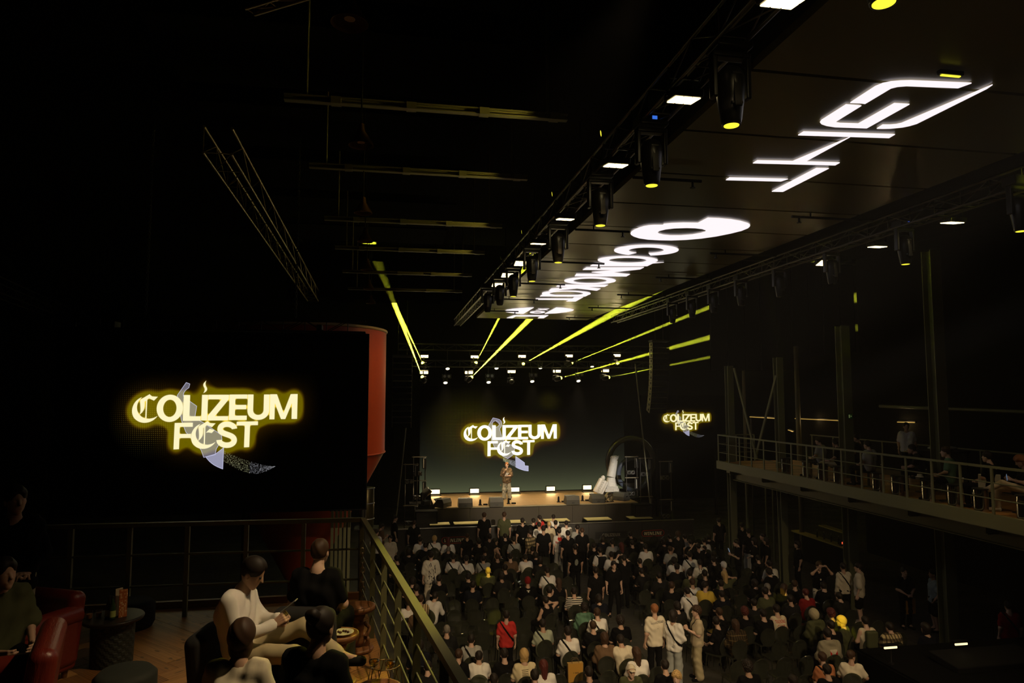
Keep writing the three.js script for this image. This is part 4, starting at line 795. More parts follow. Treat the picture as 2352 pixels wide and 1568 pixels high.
// woven round table with menus and bottles
{
  const at = onY(256, 1522, DECK), weave = noiseTex(128, 64, (u, v) => ((Math.floor(u * 32) + Math.floor(v * 12)) % 2 ? 0.75 : 0.25)), t = thing('round_side_table', 'dark woven round side table with menus and bottles', 'table', at);
  part('drum', cy(0.2, 0.19, 0.42, 0, 0.21, 0, 32), std([0.022, 0.028, 0.02], { roughness: 0.6, bumpMap: weave, bumpScale: 0.01 }), t);
  part('tabletop', lathe([[0, 0.455], [0.27, 0.455], [0.28, 0.44], [0.27, 0.42], [0, 0.42]], 40), std([0.02, 0.016, 0.012], { roughness: 0.4 }), t);
  const top = at.clone().add(V(0, 0.455, 0));
  const menuTex = canvasTex(64, 160, (c, w, h) => { c.fillStyle = '#b8642a'; c.fillRect(0, 0, w, h); c.fillStyle = '#e8d8b0'; for (let k = 0; k < 60; k++) { c.globalAlpha = 0.35 + 0.4 * rnd(); c.fillRect((rnd() * 7 | 0) * 9 + 2, (rnd() * 16 | 0) * 10 + 2, 8, 8); } });
  const leaf = (dx, dz, ry, mat, label) => solo('menu_card', label, 'menu', rb(0.075, 0.27, 0.012, 0.003, 0, 0.135, 0, 0, 0, 0, 1), mat, top.clone().add(V(dx, 0, dz)), ry);
  leaf(0.1, 0.05, 0.5, std(0xffffff, { map: menuTex, roughness: 0.7 }), 'orange patterned menu card standing on the woven table'); leaf(0.04, 0.0, 0.9, std([0.6, 0.5, 0.3], { roughness: 0.7 }), 'plain cream menu card standing behind the orange one');
  const bottle = (dx, dz, mat, label, k = 1) => { const b = thing('bottle', label, 'bottle', top.clone().add(V(dx, 0, dz)), 0, 'bottles on the woven table'); part('glass', lathe([[0, 0], [0.028 * k, 0], [0.03 * k, 0.02], [0.03 * k, 0.12], [0.012 * k, 0.17], [0.011 * k, 0.21], [0, 0.21]], 18), mat, b); part('label_band', cy(0.0305 * k, 0.0305 * k, 0.06, 0, 0.06, 0, 18, 0, 0, 0, true), std([0.4, 0.45, 0.12], { side: THREE.DoubleSide }), b); part('cap', cy(0.012 * k, 0.012 * k, 0.02, 0, 0.215, 0, 12), M.darkMetal, b); };
  bottle(0.03, 0.12, phy([0.03, 0.06, 0.02], { roughness: 0.06 }), 'dark bottle with green-yellow label beside the menu cards'); bottle(-0.02, 0.08, phy([0.02, 0.015, 0.01], { roughness: 0.06 }), 'dark bottle in the middle of the woven table');
  for (let k = 0; k < 3; k++) { const g = thing('tumbler', `low glass on the woven table, ${nth[k]} from the wall`, 'glass', top.clone().add(V(-0.2 + k * 0.075, 0, 0.06 - 0.03 * k)), 0, 'tumblers on the woven table'); part('cup', lathe([[0, 0.004], [0.026, 0.004], [0.03, 0.08], [0.028, 0.08], [0.024, 0.008], [0, 0.008]], 18), M.glass, g); part('drink', cy(0.026, 0.024, 0.04, 0, 0.028, 0, 16), std([0.25, 0.1, 0.02], { roughness: 0.2 }), g); }
}
solo('floor_pouf', 'low dark green round pouf on the planks at the lower edge', 'pouf', lathe([[0, 0.3], [0.2, 0.3], [0.25, 0.25], [0.25, 0.06], [0.22, 0], [0, 0]], 32), std([0.02, 0.024, 0.016], { roughness: 0.8 }), onY(285, 1620, DECK));
solo('floor_pouf', 'low black round pouf behind the woven side table', 'pouf', lathe([[0, 0.3], [0.2, 0.3], [0.25, 0.25], [0.25, 0.06], [0.22, 0], [0, 0]], 32), darkCloth, onY(300, 1440, DECK));

// ================================================================ STEEL GALLERY (far side)
const GX = 13.2, gSteel = M.olivePaint;
{
  const slab = struct('floor_gallery', bx(5.2, 0.14, 24, GX + 2.7, DECK - 0.09, -14.3), std([0.03, 0.027, 0.02], { roughness: 0.8 }), 'slab of the steel gallery', 'floor');
  for (let k = 0; k < 112; k++) { const m = part('plank', k < 3 ? plankGeo([[0, 0], [3.4, 0], [3.4, 0.205], [0, 0.205]], 1, 0, 0.02) : slab.children[k % 3].geometry, woods[(rnd() * 5) | 0], slab); m.position.set(GX + 0.06, DECK - 0.02, -2.6 - k * 0.212); }
  const t = thing('edge_beam', 'olive painted steel edge beam of the gallery', 'beam', V(GX, DECK, -14.3));
  part('channel_web', bx(0.03, 0.3, 24, 0, -0.12, 0), gSteel, t); part('top_flange', bx(0.12, 0.02, 24, 0.05, 0.03, 0), gSteel, t); part('bottom_flange', bx(0.12, 0.02, 24, 0.05, -0.27, 0), gSteel, t);
  const u = thing('support_beam', 'dark steel beam below the gallery slab', 'beam', V(GX + 0.6, DECK - 0.5, -14.3));
  part('web', bx(0.03, 0.42, 23.6, 0, 0, 0), M.olivePaint, u); part('flange', [bx(0.2, 0.02, 23.6, 0, 0.21, 0), bx(0.2, 0.02, 23.6, 0, -0.21, 0)], M.olivePaint, u);
  for (let k = 0; k < 10; k++) { const j = thing('cross_joist', `cross joist under the gallery slab, ${nth[k]} from the stage`, 'beam', V(GX + 2.6, DECK - 0.36, -25.8 + k * 2.4), 0, 'joists under the gallery'); part('web', bx(4.6, 0.26, 0.02, 0, 0, 0), M.olivePaint, j); part('flange', bx(4.6, 0.02, 0.12, 0, -0.13, 0), M.olivePaint, j); }
}
{
  const t = thing('gallery_railing', 'long olive steel railing along the front of the gallery', 'railing', V(GX + 0.03, DECK, 0)), z0 = -26.2, z1 = -4;
  part('top_rail', beamBar(V(0, 1.08, z0), V(0, 1.08, z1), 0.06, 0.05), M.olivePaint, t);
  for (const y of [0.38, 0.73]) part('mid_rail', rod(V(0, y, z0), V(0, y, z1), 0.014, 6), M.olivePaint, t);
  const pg = merge([bx(0.03, 1.06, 0.06, 0, 0.53, 0), bx(0.05, 0.02, 0.14, 0, 0.02, 0)]);
  for (let k = 0; k < 25; k++) { const m = part('post', pg, M.olivePaint, t); m.position.z = z0 + 0.02 + k * 0.86; }
  part('end_rail', [beamBar(V(0, 1.08, z0), V(1.6, 1.08, z0), 0.06, 0.05), rod(V(0, 0.73, z0), V(1.6, 0.73, z0), 0.014, 6), rod(V(0, 0.38, z0), V(1.6, 0.38, z0), 0.014, 6), bx(0.03, 1.06, 0.06, 0.8, 0.53, z0), bx(0.03, 1.06, 0.06, 1.6, 0.53, z0)], M.olivePaint, t);
  const u = thing('gallery_railing', 'second railing at the back of the gallery', 'railing', V(17.0, DECK, 0));
  part('top_rail', beamBar(V(0, 1.08, -25.6), V(0, 1.08, -12), 0.05, 0.04), M.olivePaint, u); part('mid_rail', [rod(V(0, 0.6, -25.6), V(0, 0.6, -12), 0.012, 6)], M.olivePaint, u);
  for (let k = 0; k < 11; k++) part('post', bx(0.03, 1.06, 0.05, 0, 0.53, -25.5 + k * 1.35), M.olivePaint, u);
}
// columns and braces
{
  const col = (px, py, x, top, label, w = 0.26) => {
    const p = onX(px, py, x), t = thing('steel_column', label, 'column', V(p.x, 0, p.z));
    part('web', bx(0.02, top, w - 0.04, 0, top / 2, 0), gSteel, t);
    for (const s of [-1, 1]) part('flange', bx(w, top, 0.025, 0, top / 2, s * (w / 2 - 0.012)), gSteel, t);
    part('base_plate', bx(w + 0.12, 0.03, w + 0.12, 0, 0.015, 0), gSteel, t); part('splice_plate', bx(w + 0.03, 0.3, w + 0.03, 0, DECK - 0.3, 0), M.olivePaint, t);
    return p;
  };
  const c1 = col(1678, 1000, 13.75, 8.1, 'slim steel column at the stage end of the gallery'), c2 = col(1792, 1000, 14.3, 8.3, 'steel column where the slanting braces end'), c3 = col(1942, 960, 14.9, 9.2, 'wide steel column with the green exit sign', 0.32), c4 = col(2156, 960, 15.2, 11, 'wide steel column nearest the viewer on the gallery', 0.34);
  const br = (a, b, label) => solo('diagonal_brace', label, 'brace', beamBar(a, b, 0.05, 0.09), M.olivePaint);
  br(onX(1686, 845, 13.8), onX(1738, 1052, 14), 'slanting steel brace leaning away from the slim column'); br(onX(1783, 862, 14.2), onX(1734, 1056, 14), 'slanting steel brace rising to the second column');
  // pipes behind
  [[1710, 860, 1000, 16.5, 0.07], [1833, 850, 1015, 17.2, 0.1]].forEach(([px, a, b, x, r], k) => { const p = onX(px, 950, x); solo('downpipe', `vertical pipe behind the gallery columns, ${k ? 'thick' : 'thin'} one`, 'pipe', rod(V(p.x, 0, p.z), V(p.x, 9, p.z), r, 14), std([0.1, 0.085, 0.05], { roughness: 0.5 })); });
  for (const [px, x, k] of [[1690, 13.9, 0], [1716, 14.6, 1], [1760, 15.5, 2], [1776, 15.8, 3], [1803, 16.2, 4]]) { const p = onX(px, 1150, x); solo('gallery_post', `thin post under the stage end of the gallery, ${nth[k]} from the stage`, 'post', rod(V(p.x, 0, p.z), V(p.x, DECK - 0.2, p.z), 0.045, 10), gSteel, V(0, 0, 0), 0, 'thin posts under the gallery'); }
  const pe = onX(1946, 956, 14.74), ex = thing('exit_sign', 'small green exit sign on the wide gallery column', 'sign', V(c3.x + 0.04, pe.y, c3.z + 0.172)); part('bracket', bx(0.3, 0.03, 0.03, 0.12, 0, -0.02), M.plastic, ex);
  part('box', rb(0.17, 0.17, 0.03, 0.008, 0, 0, 0), M.plastic, ex);
  part('sign_face', place(new THREE.PlaneGeometry(0.15, 0.15), 0, 0, 0.017), new THREE.MeshStandardMaterial({ color: 0x0, emissive: 0xffffff, emissiveIntensity: 0.1, emissiveMap: canvasTex(64, 64, (c) => { c.fillStyle = '#0a3a12'; c.fillRect(0, 0, 64, 64); c.fillStyle = '#d8e890'; c.fillRect(8, 10, 20, 44); c.fillRect(34, 28, 14, 8); c.beginPath(); c.moveTo(46, 20); c.lineTo(58, 32); c.lineTo(46, 44); c.fill(); }) }), ex);
  const pf = onX(1803, 1202, 16.2).add(V(0, 0, 0.06)), ex2 = thing('exit_sign', 'small green exit sign under the gallery', 'sign', V(pf.x, pf.y, pf.z));
  part('box', rb(0.16, 0.3, 0.03, 0.008, 0, 0, 0), M.plastic, ex2); part('sign_face', place(new THREE.PlaneGeometry(0.13, 0.26), 0, 0, 0.017), new THREE.MeshStandardMaterial({ color: 0x0, emissive: 0xffffff, emissiveIntensity: 0.06, emissiveMap: ex.children.at(-1).material.emissiveMap }), ex2);
  const wb = onX(2250, 937, 17.4); solo('gallery_duct', 'horizontal steel duct behind the near gallery column', 'duct', rod(V(17.4, wb.y, -22), V(17.4, wb.y - 0.12, -13), 0.05, 12), gSteel);
}
struct('wall_gallery', bx(0.12, 4.4, 25, 18.13, DECK + 2.2, -15.6), M.ceilingBlack, 'black back wall of the gallery', 'wall');
// warm strip lights at the back wall of the gallery
[[1722, 957, 1787, 961, 15.6], [1826, 961, 1936, 966, 18], [2061, 969, 2101, 970, 18], [1810, 987, 1822, 991, 18]].forEach(([a, b, c, d, x], k) => {
  const p = onX(a, b, x), r = onX(c, d, x), t = thing('strip_light', ['warm strip light behind the braces', 'long warm strip light behind the exit sign column', 'short warm strip light above the standing man', 'tiny warm strip light low on the gallery wall'][k], 'lamp', V(0, 0, 0));
  part('channel', beamBar(p.clone().add(V(0.05, 0.02, 0)), r.clone().add(V(0.05, 0.02, 0)), 0.05, 0.06), M.plastic, t); part('led_strip', beamBar(p, r, 0.02, 0.03), glow([1, 0.6, 0.12], 0.42), t);
  if (!k) part('pole', rod(p.clone().add(V(0.05, 0, 0)), V(p.x + 0.05, 0, p.z), 0.03), M.blackPaint, t);
  const s = new THREE.PointLight(lin(...WARM), 0.5); s.name = 'strip_light_lamp'; s.castShadow = true; s.position.copy(p).lerp(r, 0.5).add(V(-0.12, -0.05, 0)); scene.add(s);
});
// polished drum tables along the railing
const drumG = cy(0.15, 0.15, 0.5, 0, 0.25, 0, 40), drumTop = lathe([[0, 0.535], [0.165, 0.535], [0.17, 0.525], [0.165, 0.5], [0, 0.5]], 40);
[[1806, 1089], [1836, 1099], [1872, 1106], [1912, 1113], [1990, 1131], [2026, 1140], [2092, 1154], [2145, 1166], [2203, 1178], [2298, 1198]].forEach(([x, y], k) => {
  const p = onY(x, y - 2, DECK), t = thing('steel_drum_table', `polished steel drum table behind the gallery railing, ${nth[k]} from the stage`, 'table', V(Math.max(p.x, GX + 0.3), DECK, p.z), 0, 'steel drum tables on the gallery');
  part('drum', drumG, M.steel, t); part('tabletop', drumTop, M.blackPaint, t);
});
{
  const p = onY(2238, 1170, DECK), t = thing('shell_chair', 'white moulded shell chair on the gallery', 'chair', V(p.x + 0.4, DECK, p.z), -0.6), sh = std([0.5, 0.48, 0.36], { roughness: 0.5 });
  part('seat', rb(0.44, 0.04, 0.42, 0.02, 0, 0.45, 0, 0, 0, 0, 3), sh, t); part('backrest', rb(0.44, 0.36, 0.035, 0.017, 0, 0.66, 0.2, 0.18, 0, 0, 4), sh, t);
  for (const [x, z] of [[-1, -1], [1, -1], [-1, 1], [1, 1]]) part('leg', rod(V(x * 0.15, 0.44, z * 0.14), V(x * 0.21, 0, z * 0.2), 0.011, 8), M.darkMetal, t);
}
{ const p = onY(2105, 1093, DECK + 0.56); solo('bucket_hat', 'pale bucket hat lying on a gallery drum table', 'hat', lathe([[0.11, 0], [0.085, 0.015], [0.07, 0.03], [0.06, 0.075], [0, 0.085]], 22), std([0.5, 0.46, 0.34], { roughness: 0.9 }), V(p.x + 0.1, DECK + 0.536, p.z)); }
[[1870, 1058], [2128, 1090], [2024, 1078]].forEach(([x, y], k) => { const p = onY(x, y, DECK + 0.58); const t = thing('water_bottle', `small bottle on a gallery drum table, ${nth[k]} from the stage`, 'bottle', V(p.x, DECK + 0.536, p.z), 0, 'bottles on the gallery'); part('body', lathe([[0, 0], [0.032, 0], [0.032, 0.13], [0.013, 0.18], [0, 0.18]], 16), M.glass, t); part('cap', cy(0.015, 0.015, 0.02, 0, 0.185, 0, 12), std(k ? [0.5, 0.48, 0.4] : [0.05, 0.08, 0.6]), t); });
{ const p = onY(2210, 1103, DECK + 0.58); const t = thing('paper_cup', 'pale paper cup on the drum table beside the shell chair', 'cup', V(p.x, DECK + 0.536, p.z)); part('cup', lathe([[0, 0], [0.028, 0], [0.038, 0.1], [0.036, 0.1], [0.026, 0.006], [0, 0.006]], 18), std([0.5, 0.42, 0.25]), t); part('lid', cy(0.038, 0.041, 0.012, 0, 0.105, 0, 18), M.white, t); }
{ const p = onX(2165, 1027, 15.8), t = thing('folded_tablecloth', 'white cloth heaped on a dark table on the gallery', 'cloth', V(p.x, p.y - 0.02, p.z)); part('cloth', new THREE.IcosahedronGeometry(0.4, 3).scale(1.1, 0.16, 0.7), std([0.5, 0.48, 0.42], { roughness: 0.9 }), t);
  const u = thing('dark_table', 'dark table under the white cloth on the gallery', 'table', V(p.x, DECK, p.z)), h = p.y - 0.09 - DECK; part('tabletop', rb(1.1, 0.04, 0.8, 0.01, 0, h - 0.02, 0), M.black, u); for (const [x, z] of [[-1, -1], [1, -1], [-1, 1], [1, 1]]) part('leg', rod(V(x * 0.48, 0, z * 0.34), V(x * 0.48, h, z * 0.34), 0.02), M.black, u); }
// bar under the gallery
{
  const a = onY(1826, 1218, 1.12), b = onY(1948, 1258, 1.12), t = thing('bar_counter', 'bar counter with yellow-lit edge under the gallery', 'counter', V(0, 0, 0)), d = b.clone().sub(a);
  part('front', beamBar(V(a.x + 0.1, 0.55, a.z), V(b.x + 0.1, 0.55, b.z), 0.3, 1.06), M.black, t); part('worktop', beamBar(a, b, 0.36, 0.06), std([0.5, 0.42, 0.12], { roughness: 0.5 }), t);
  const c = onY(1888, 1206, 1.7), e = onY(1952, 1226, 1.7), s = thing('bar_shelf', 'hanging bar shelf with yellow-lit rim under the gallery', 'shelf', V(0, 0, 0));
  part('board', beamBar(c, e, 0.3, 0.04), std([0.5, 0.42, 0.12], { roughness: 0.5 }), s); part('hanger', [rod(c, c.clone().add(V(0, 2.3, 0)), 0.012), rod(e, e.clone().add(V(0, 2.3, 0)), 0.012)], M.darkMetal, s);
  const r = a.clone().lerp(b, 0.93), tl = thing('till_display', 'red glowing till display on the bar', 'screen', V(r.x, 1.15, r.z)); part('box', rb(0.34, 0.2, 0.12, 0.02, 0, 0.1, 0), M.plastic, tl); part('red_screen', rb(0.26, 0.08, 0.01, 0.003, 0, 0.12, 0.064, 0, 0, 0, 1), glow([1, 0.12, 0.04], 0.9), tl);
  for (let k = 0; k < 4; k++) { const p = a.clone().lerp(b, 0.45 + k * 0.13), bt = thing('bottle', `bottle on the bar counter under the gallery, ${nth[k]} from the stage`, 'bottle', V(p.x, 1.15, p.z), 0, 'bottles on the bar'); part('glass', lathe([[0, 0], [0.035, 0], [0.035, 0.16], [0.014, 0.22], [0.013, 0.28], [0, 0.28]], 14), phy([0.05, 0.05, 0.04], { roughness: 0.05 }), bt); part('cap', cy(0.015, 0.015, 0.03, 0, 0.29, 0, 10), M.alu, bt); }
}
// mixing desk at the rear of the crowd, with two shaded strip lamps
{
  const bl = onZ(1972, 1520, -14.3).x, t = thing('mixing_desk', 'black mixing booth at the rear of the crowd with two desk lamps', 'booth', V(bl + 2.2, 0, -13.5));
  part('front_drape', bx(4.4, 1.12, 0.06, 0, 0.56, -0.8), M.ceilingBlack, t); for (const s of [-1, 1]) part('side_drape', bx(0.06, 1.12, 2.2, s * 2.2, 0.56, 0.3), M.ceilingBlack, t); part('desk_top', bx(4.4, 0.05, 2.2, 0, 1.14, 0.3), M.ceilingBlack, t);
  part('console', rb(2.2, 0.16, 0.8, 0.03, 0, 1.24, 0.4, 0.1), M.black, t);
  [[2044, 1486], [2206, 1478]].forEach(([x, y], k) => {
    const p = onZ(x, y, -13.3), l = thing('desk_lamp', `bright warm strip lamp on the mixing booth, ${k ? 'outer' : 'crowd side'} one`, 'lamp', V(p.x, 1.165, -13.3)), dy = p.y - 1.165;
    part('shade', rb(0.34, 0.05, 0.09, 0.012, 0, dy + 0.045, -0.02), M.black, l); part('led_tube', rb(0.31, 0.045, 0.03, 0.012, 0, dy, 0.02), glow([1, 0.8, 0.4], 1.6), l);
    part('gooseneck', sweep([[0.1, 0, -0.1], [0.12, dy * 0.6, -0.12], [0.05, dy + 0.05, -0.03]], 0.01, 16), M.darkMetal, l); part('foot', cy(0.05, 0.06, 0.03, 0.1, 0.015, -0.1, 16), M.black, l);
  });
}
// ================================================================ PEOPLE
// a body is a field of tapered capsules joined smoothly and meshed with surface nets
function capD(px, py, pz, s) {                                // s: [ax ay az bx by bz ra rb]
  const bx2 = s[3] - s[0], by = s[4] - s[1], bz = s[5] - s[2], ax = px - s[0], ay = py - s[1], az = pz - s[2];
  let t = (ax * bx2 + ay * by + az * bz) / (bx2 * bx2 + by * by + bz * bz + 1e-9); t = t < 0 ? 0 : t > 1 ? 1 : t;
  const dx = ax - bx2 * t, dy = ay - by * t, dz = az - bz * t; return Math.sqrt(dx * dx + dy * dy + dz * dz) - (s[6] + (s[7] - s[6]) * t);
}
const field = (segs, k) => (x, y, z) => {
  let d = 1e3;
  for (const s of segs) { const e = capD(x, y, z, s), h = Math.max(k - Math.abs(d - e), 0) / k; d = Math.min(d, e) - h * h * k * 0.25; }
  return d;
};
const ell = (c, r, R) => (x, y, z) => { let a = x - c.x, b = y - c.y, e = z - c.z; if (R) { const v = V(a, b, e).applyQuaternion(R); a = v.x; b = v.y; e = v.z; } const k = Math.sqrt((a / r[0]) ** 2 + (b / r[1]) ** 2 + (e / r[2]) ** 2); return (k - 1) * Math.min(r[0], r[1], r[2]) * (k < 1 ? 1 : 1); };
function nets(f, lo, hi, c) {                                 // naive surface nets of f < 0 in a box
  const nx = Math.ceil((hi[0] - lo[0]) / c) + 2, ny = Math.ceil((hi[1] - lo[1]) / c) + 2, nz = Math.ceil((hi[2] - lo[2]) / c) + 2, ox = lo[0] - c / 2, oy = lo[1] - c / 2, oz = lo[2] - c / 2;
  const val = new Float32Array(nx * ny * nz), at = (i, j, k) => i + nx * (j + ny * k), id = new Int32Array(nx * ny * nz).fill(-1), pos = [], nor = [], uv = [], idx = [];
  for (let k = 0; k < nz; k++) for (let j = 0; j < ny; j++) for (let i = 0; i < nx; i++) val[at(i, j, k)] = f(ox + i * c, oy + j * c, oz + k * c);
  for (let k = 0; k < nz - 1; k++) for (let j = 0; j < ny - 1; j++) for (let i = 0; i < nx - 1; i++) {
    let sx = 0, sy = 0, sz = 0, n = 0;
    for (let e = 0; e < 12; e++) {
      const ax = e >> 2, b = e & 1, d = (e >> 1) & 1, i0 = ax === 0 ? 0 : b, j0 = ax === 1 ? 0 : ax === 0 ? b : d, k0 = ax === 2 ? 0 : d;
      const v0 = val[at(i + i0, j + j0, k + k0)], v1 = val[at(i + i0 + (ax === 0 ? 1 : 0), j + j0 + (ax === 1 ? 1 : 0), k + k0 + (ax === 2 ? 1 : 0))];
      if (v0 < 0 === v1 < 0) continue;
      const t = v0 / (v0 - v1); sx += i0 + (ax === 0 ? t : 0); sy += j0 + (ax === 1 ? t : 0); sz += k0 + (ax === 2 ? t : 0); n++;
    }
    if (!n) continue;
    const x = ox + (i + sx / n) * c, y = oy + (j + sy / n) * c, z = oz + (k + sz / n) * c, h = c * 0.5;
    let gx = f(x + h, y, z) - f(x - h, y, z), gy = f(x, y + h, z) - f(x, y - h, z), gz = f(x, y, z + h) - f(x, y, z - h); const l = Math.hypot(gx, gy, gz) || 1;
    id[at(i, j, k)] = pos.length / 3; pos.push(x, y, z); nor.push(gx / l, gy / l, gz / l); uv.push(x / 0.6 + 0.5, y / 1.8);
  }
  const quad = (a, b, d, e, flip) => { if (flip) idx.push(a, d, b, b, d, e); else idx.push(a, b, d, b, e, d); };
  for (let k = 1; k < nz - 1; k++) for (let j = 1; j < ny - 1; j++) for (let i = 1; i < nx - 1; i++) {
    const v = val[at(i, j, k)] < 0;
    if (v !== val[at(i + 1, j, k)] < 0) quad(id[at(i, j - 1, k - 1)], id[at(i, j, k - 1)], id[at(i, j - 1, k)], id[at(i, j, k)], !v);
    if (v !== val[at(i, j + 1, k)] < 0) quad(id[at(i - 1, j, k - 1)], id[at(i - 1, j, k)], id[at(i, j, k - 1)], id[at(i, j, k)], !v);
    if (v !== val[at(i, j, k + 1)] < 0) quad(id[at(i - 1, j - 1, k)], id[at(i, j - 1, k)], id[at(i - 1, j, k)], id[at(i, j, k)], !v);
  }
  const g = new THREE.BufferGeometry();
  g.setAttribute('position', new THREE.Float32BufferAttribute(pos, 3)); g.setAttribute('normal', new THREE.Float32BufferAttribute(nor, 3)); g.setAttribute('uv', new THREE.Float32BufferAttribute(uv, 2)); g.setIndex(idx);
  return g;
}
const boxOf = (segs, pad) => { const lo = [9, 9, 9], hi = [-9, -9, -9]; for (const s of segs) for (let k = 0; k < 3; k++) { const r = Math.max(s[6], s[7]) + pad; lo[k] = Math.min(lo[k], s[k] - r, s[k + 3] - r); hi[k] = Math.max(hi[k], s[k] + r, s[k + 3] + r); } return [lo, hi]; };
const seg = (a, b, ra, rb2 = ra) => [a[0], a[1], a[2], b[0], b[1], b[2], ra, rb2];
const mix = (a, b, t) => a.map((v, i) => v + (b[i] - v) * t);
// a hand at the wrist: palm, four fingers of unequal length bent at the knuckles, thumb from the side of the palm
function handSegs(w, dir, palmN, curl, side) {
  const d = V(...dir).normalize(), n = V(...palmN).addScaledVector(d, -V(...palmN).dot(d)).normalize(), s = V().crossVectors(d, n).multiplyScalar(side), P = (a, b, c) => { const p = V(...w).addScaledVector(d, a).addScaledVector(s, b).addScaledVector(n, c); return [p.x, p.y, p.z]; };
  const out = []; for (let k = 0; k < 4; k++) out.push(seg(P(0.0, (k - 1.5) * 0.012, 0), P(0.085, (k - 1.5) * 0.021, 0), 0.016, 0.0125));
  [0.062, 0.074, 0.07, 0.054].forEach((len, k) => {
    const b = (k - 1.5) * 0.021, c1 = curl * 0.8, c2 = curl * 1.8, p0 = P(0.085, b, 0), p1 = P(0.085 + Math.cos(c1) * len * 0.55, b, Math.sin(c1) * len * 0.55), p2 = P(0.085 + Math.cos(c1) * len * 0.55 + Math.cos(c2) * len * 0.5, b, Math.sin(c1) * len * 0.55 + Math.sin(c2) * len * 0.5);
    out.push(seg(p0, p1, 0.0105, 0.0095), seg(p1, p2, 0.0095, 0.008));
  });
  const t0 = P(0.025, -0.03, 0.004), t1 = P(0.06, -0.056, 0.014 + 0.01 * curl), t2 = P(0.088, -0.056 + 0.012 * curl, 0.022 + 0.022 * curl);
  out.push(seg(t0, t1, 0.014, 0.012), seg(t1, t2, 0.011, 0.009)); return out;
}
// poses: joints in metres, facing -z, feet on y = 0; arrays are [left, right], left at -x
const mir = (p) => [[-p[0], p[1], p[2]], p];
const STAND = { pel: [0, 0.95, 0], chest: [0, 1.27, 0.01], neck: [0, 1.47, 0.02], head: [0, 1.64, -0.005], sh: mir([0.175, 1.405, 0.015]), el: mir([0.235, 1.13, 0.04]), wr: mir([0.25, 0.88, -0.03]), hd: mir([0.02, -1, -0.1]), hip: mir([0.09, 0.92, 0]), kn: mir([0.105, 0.5, -0.02]), an: mir([0.11, 0.09, 0.03]), toe: mir([0.135, 0.035, -0.14]), curl: 0.5, hem: 0.83 };
const SIT = { pel: [0, 0.55, 0.06], chest: [0, 0.86, 0.09], neck: [0, 1.05, 0.06], head: [0, 1.21, 0.0], sh: mir([0.175, 0.99, 0.07]), el: mir([0.245, 0.74, 0.02]), wr: mir([0.13, 0.63, -0.22]), hd: mir([-0.4, -0.1, -1]), hip: mir([0.1, 0.53, 0.0]), kn: mir([0.14, 0.52, -0.42]), an: mir([0.14, 0.09, -0.4]), toe: mir([0.16, 0.035, -0.57]), curl: 0.7, hem: 0.45 };
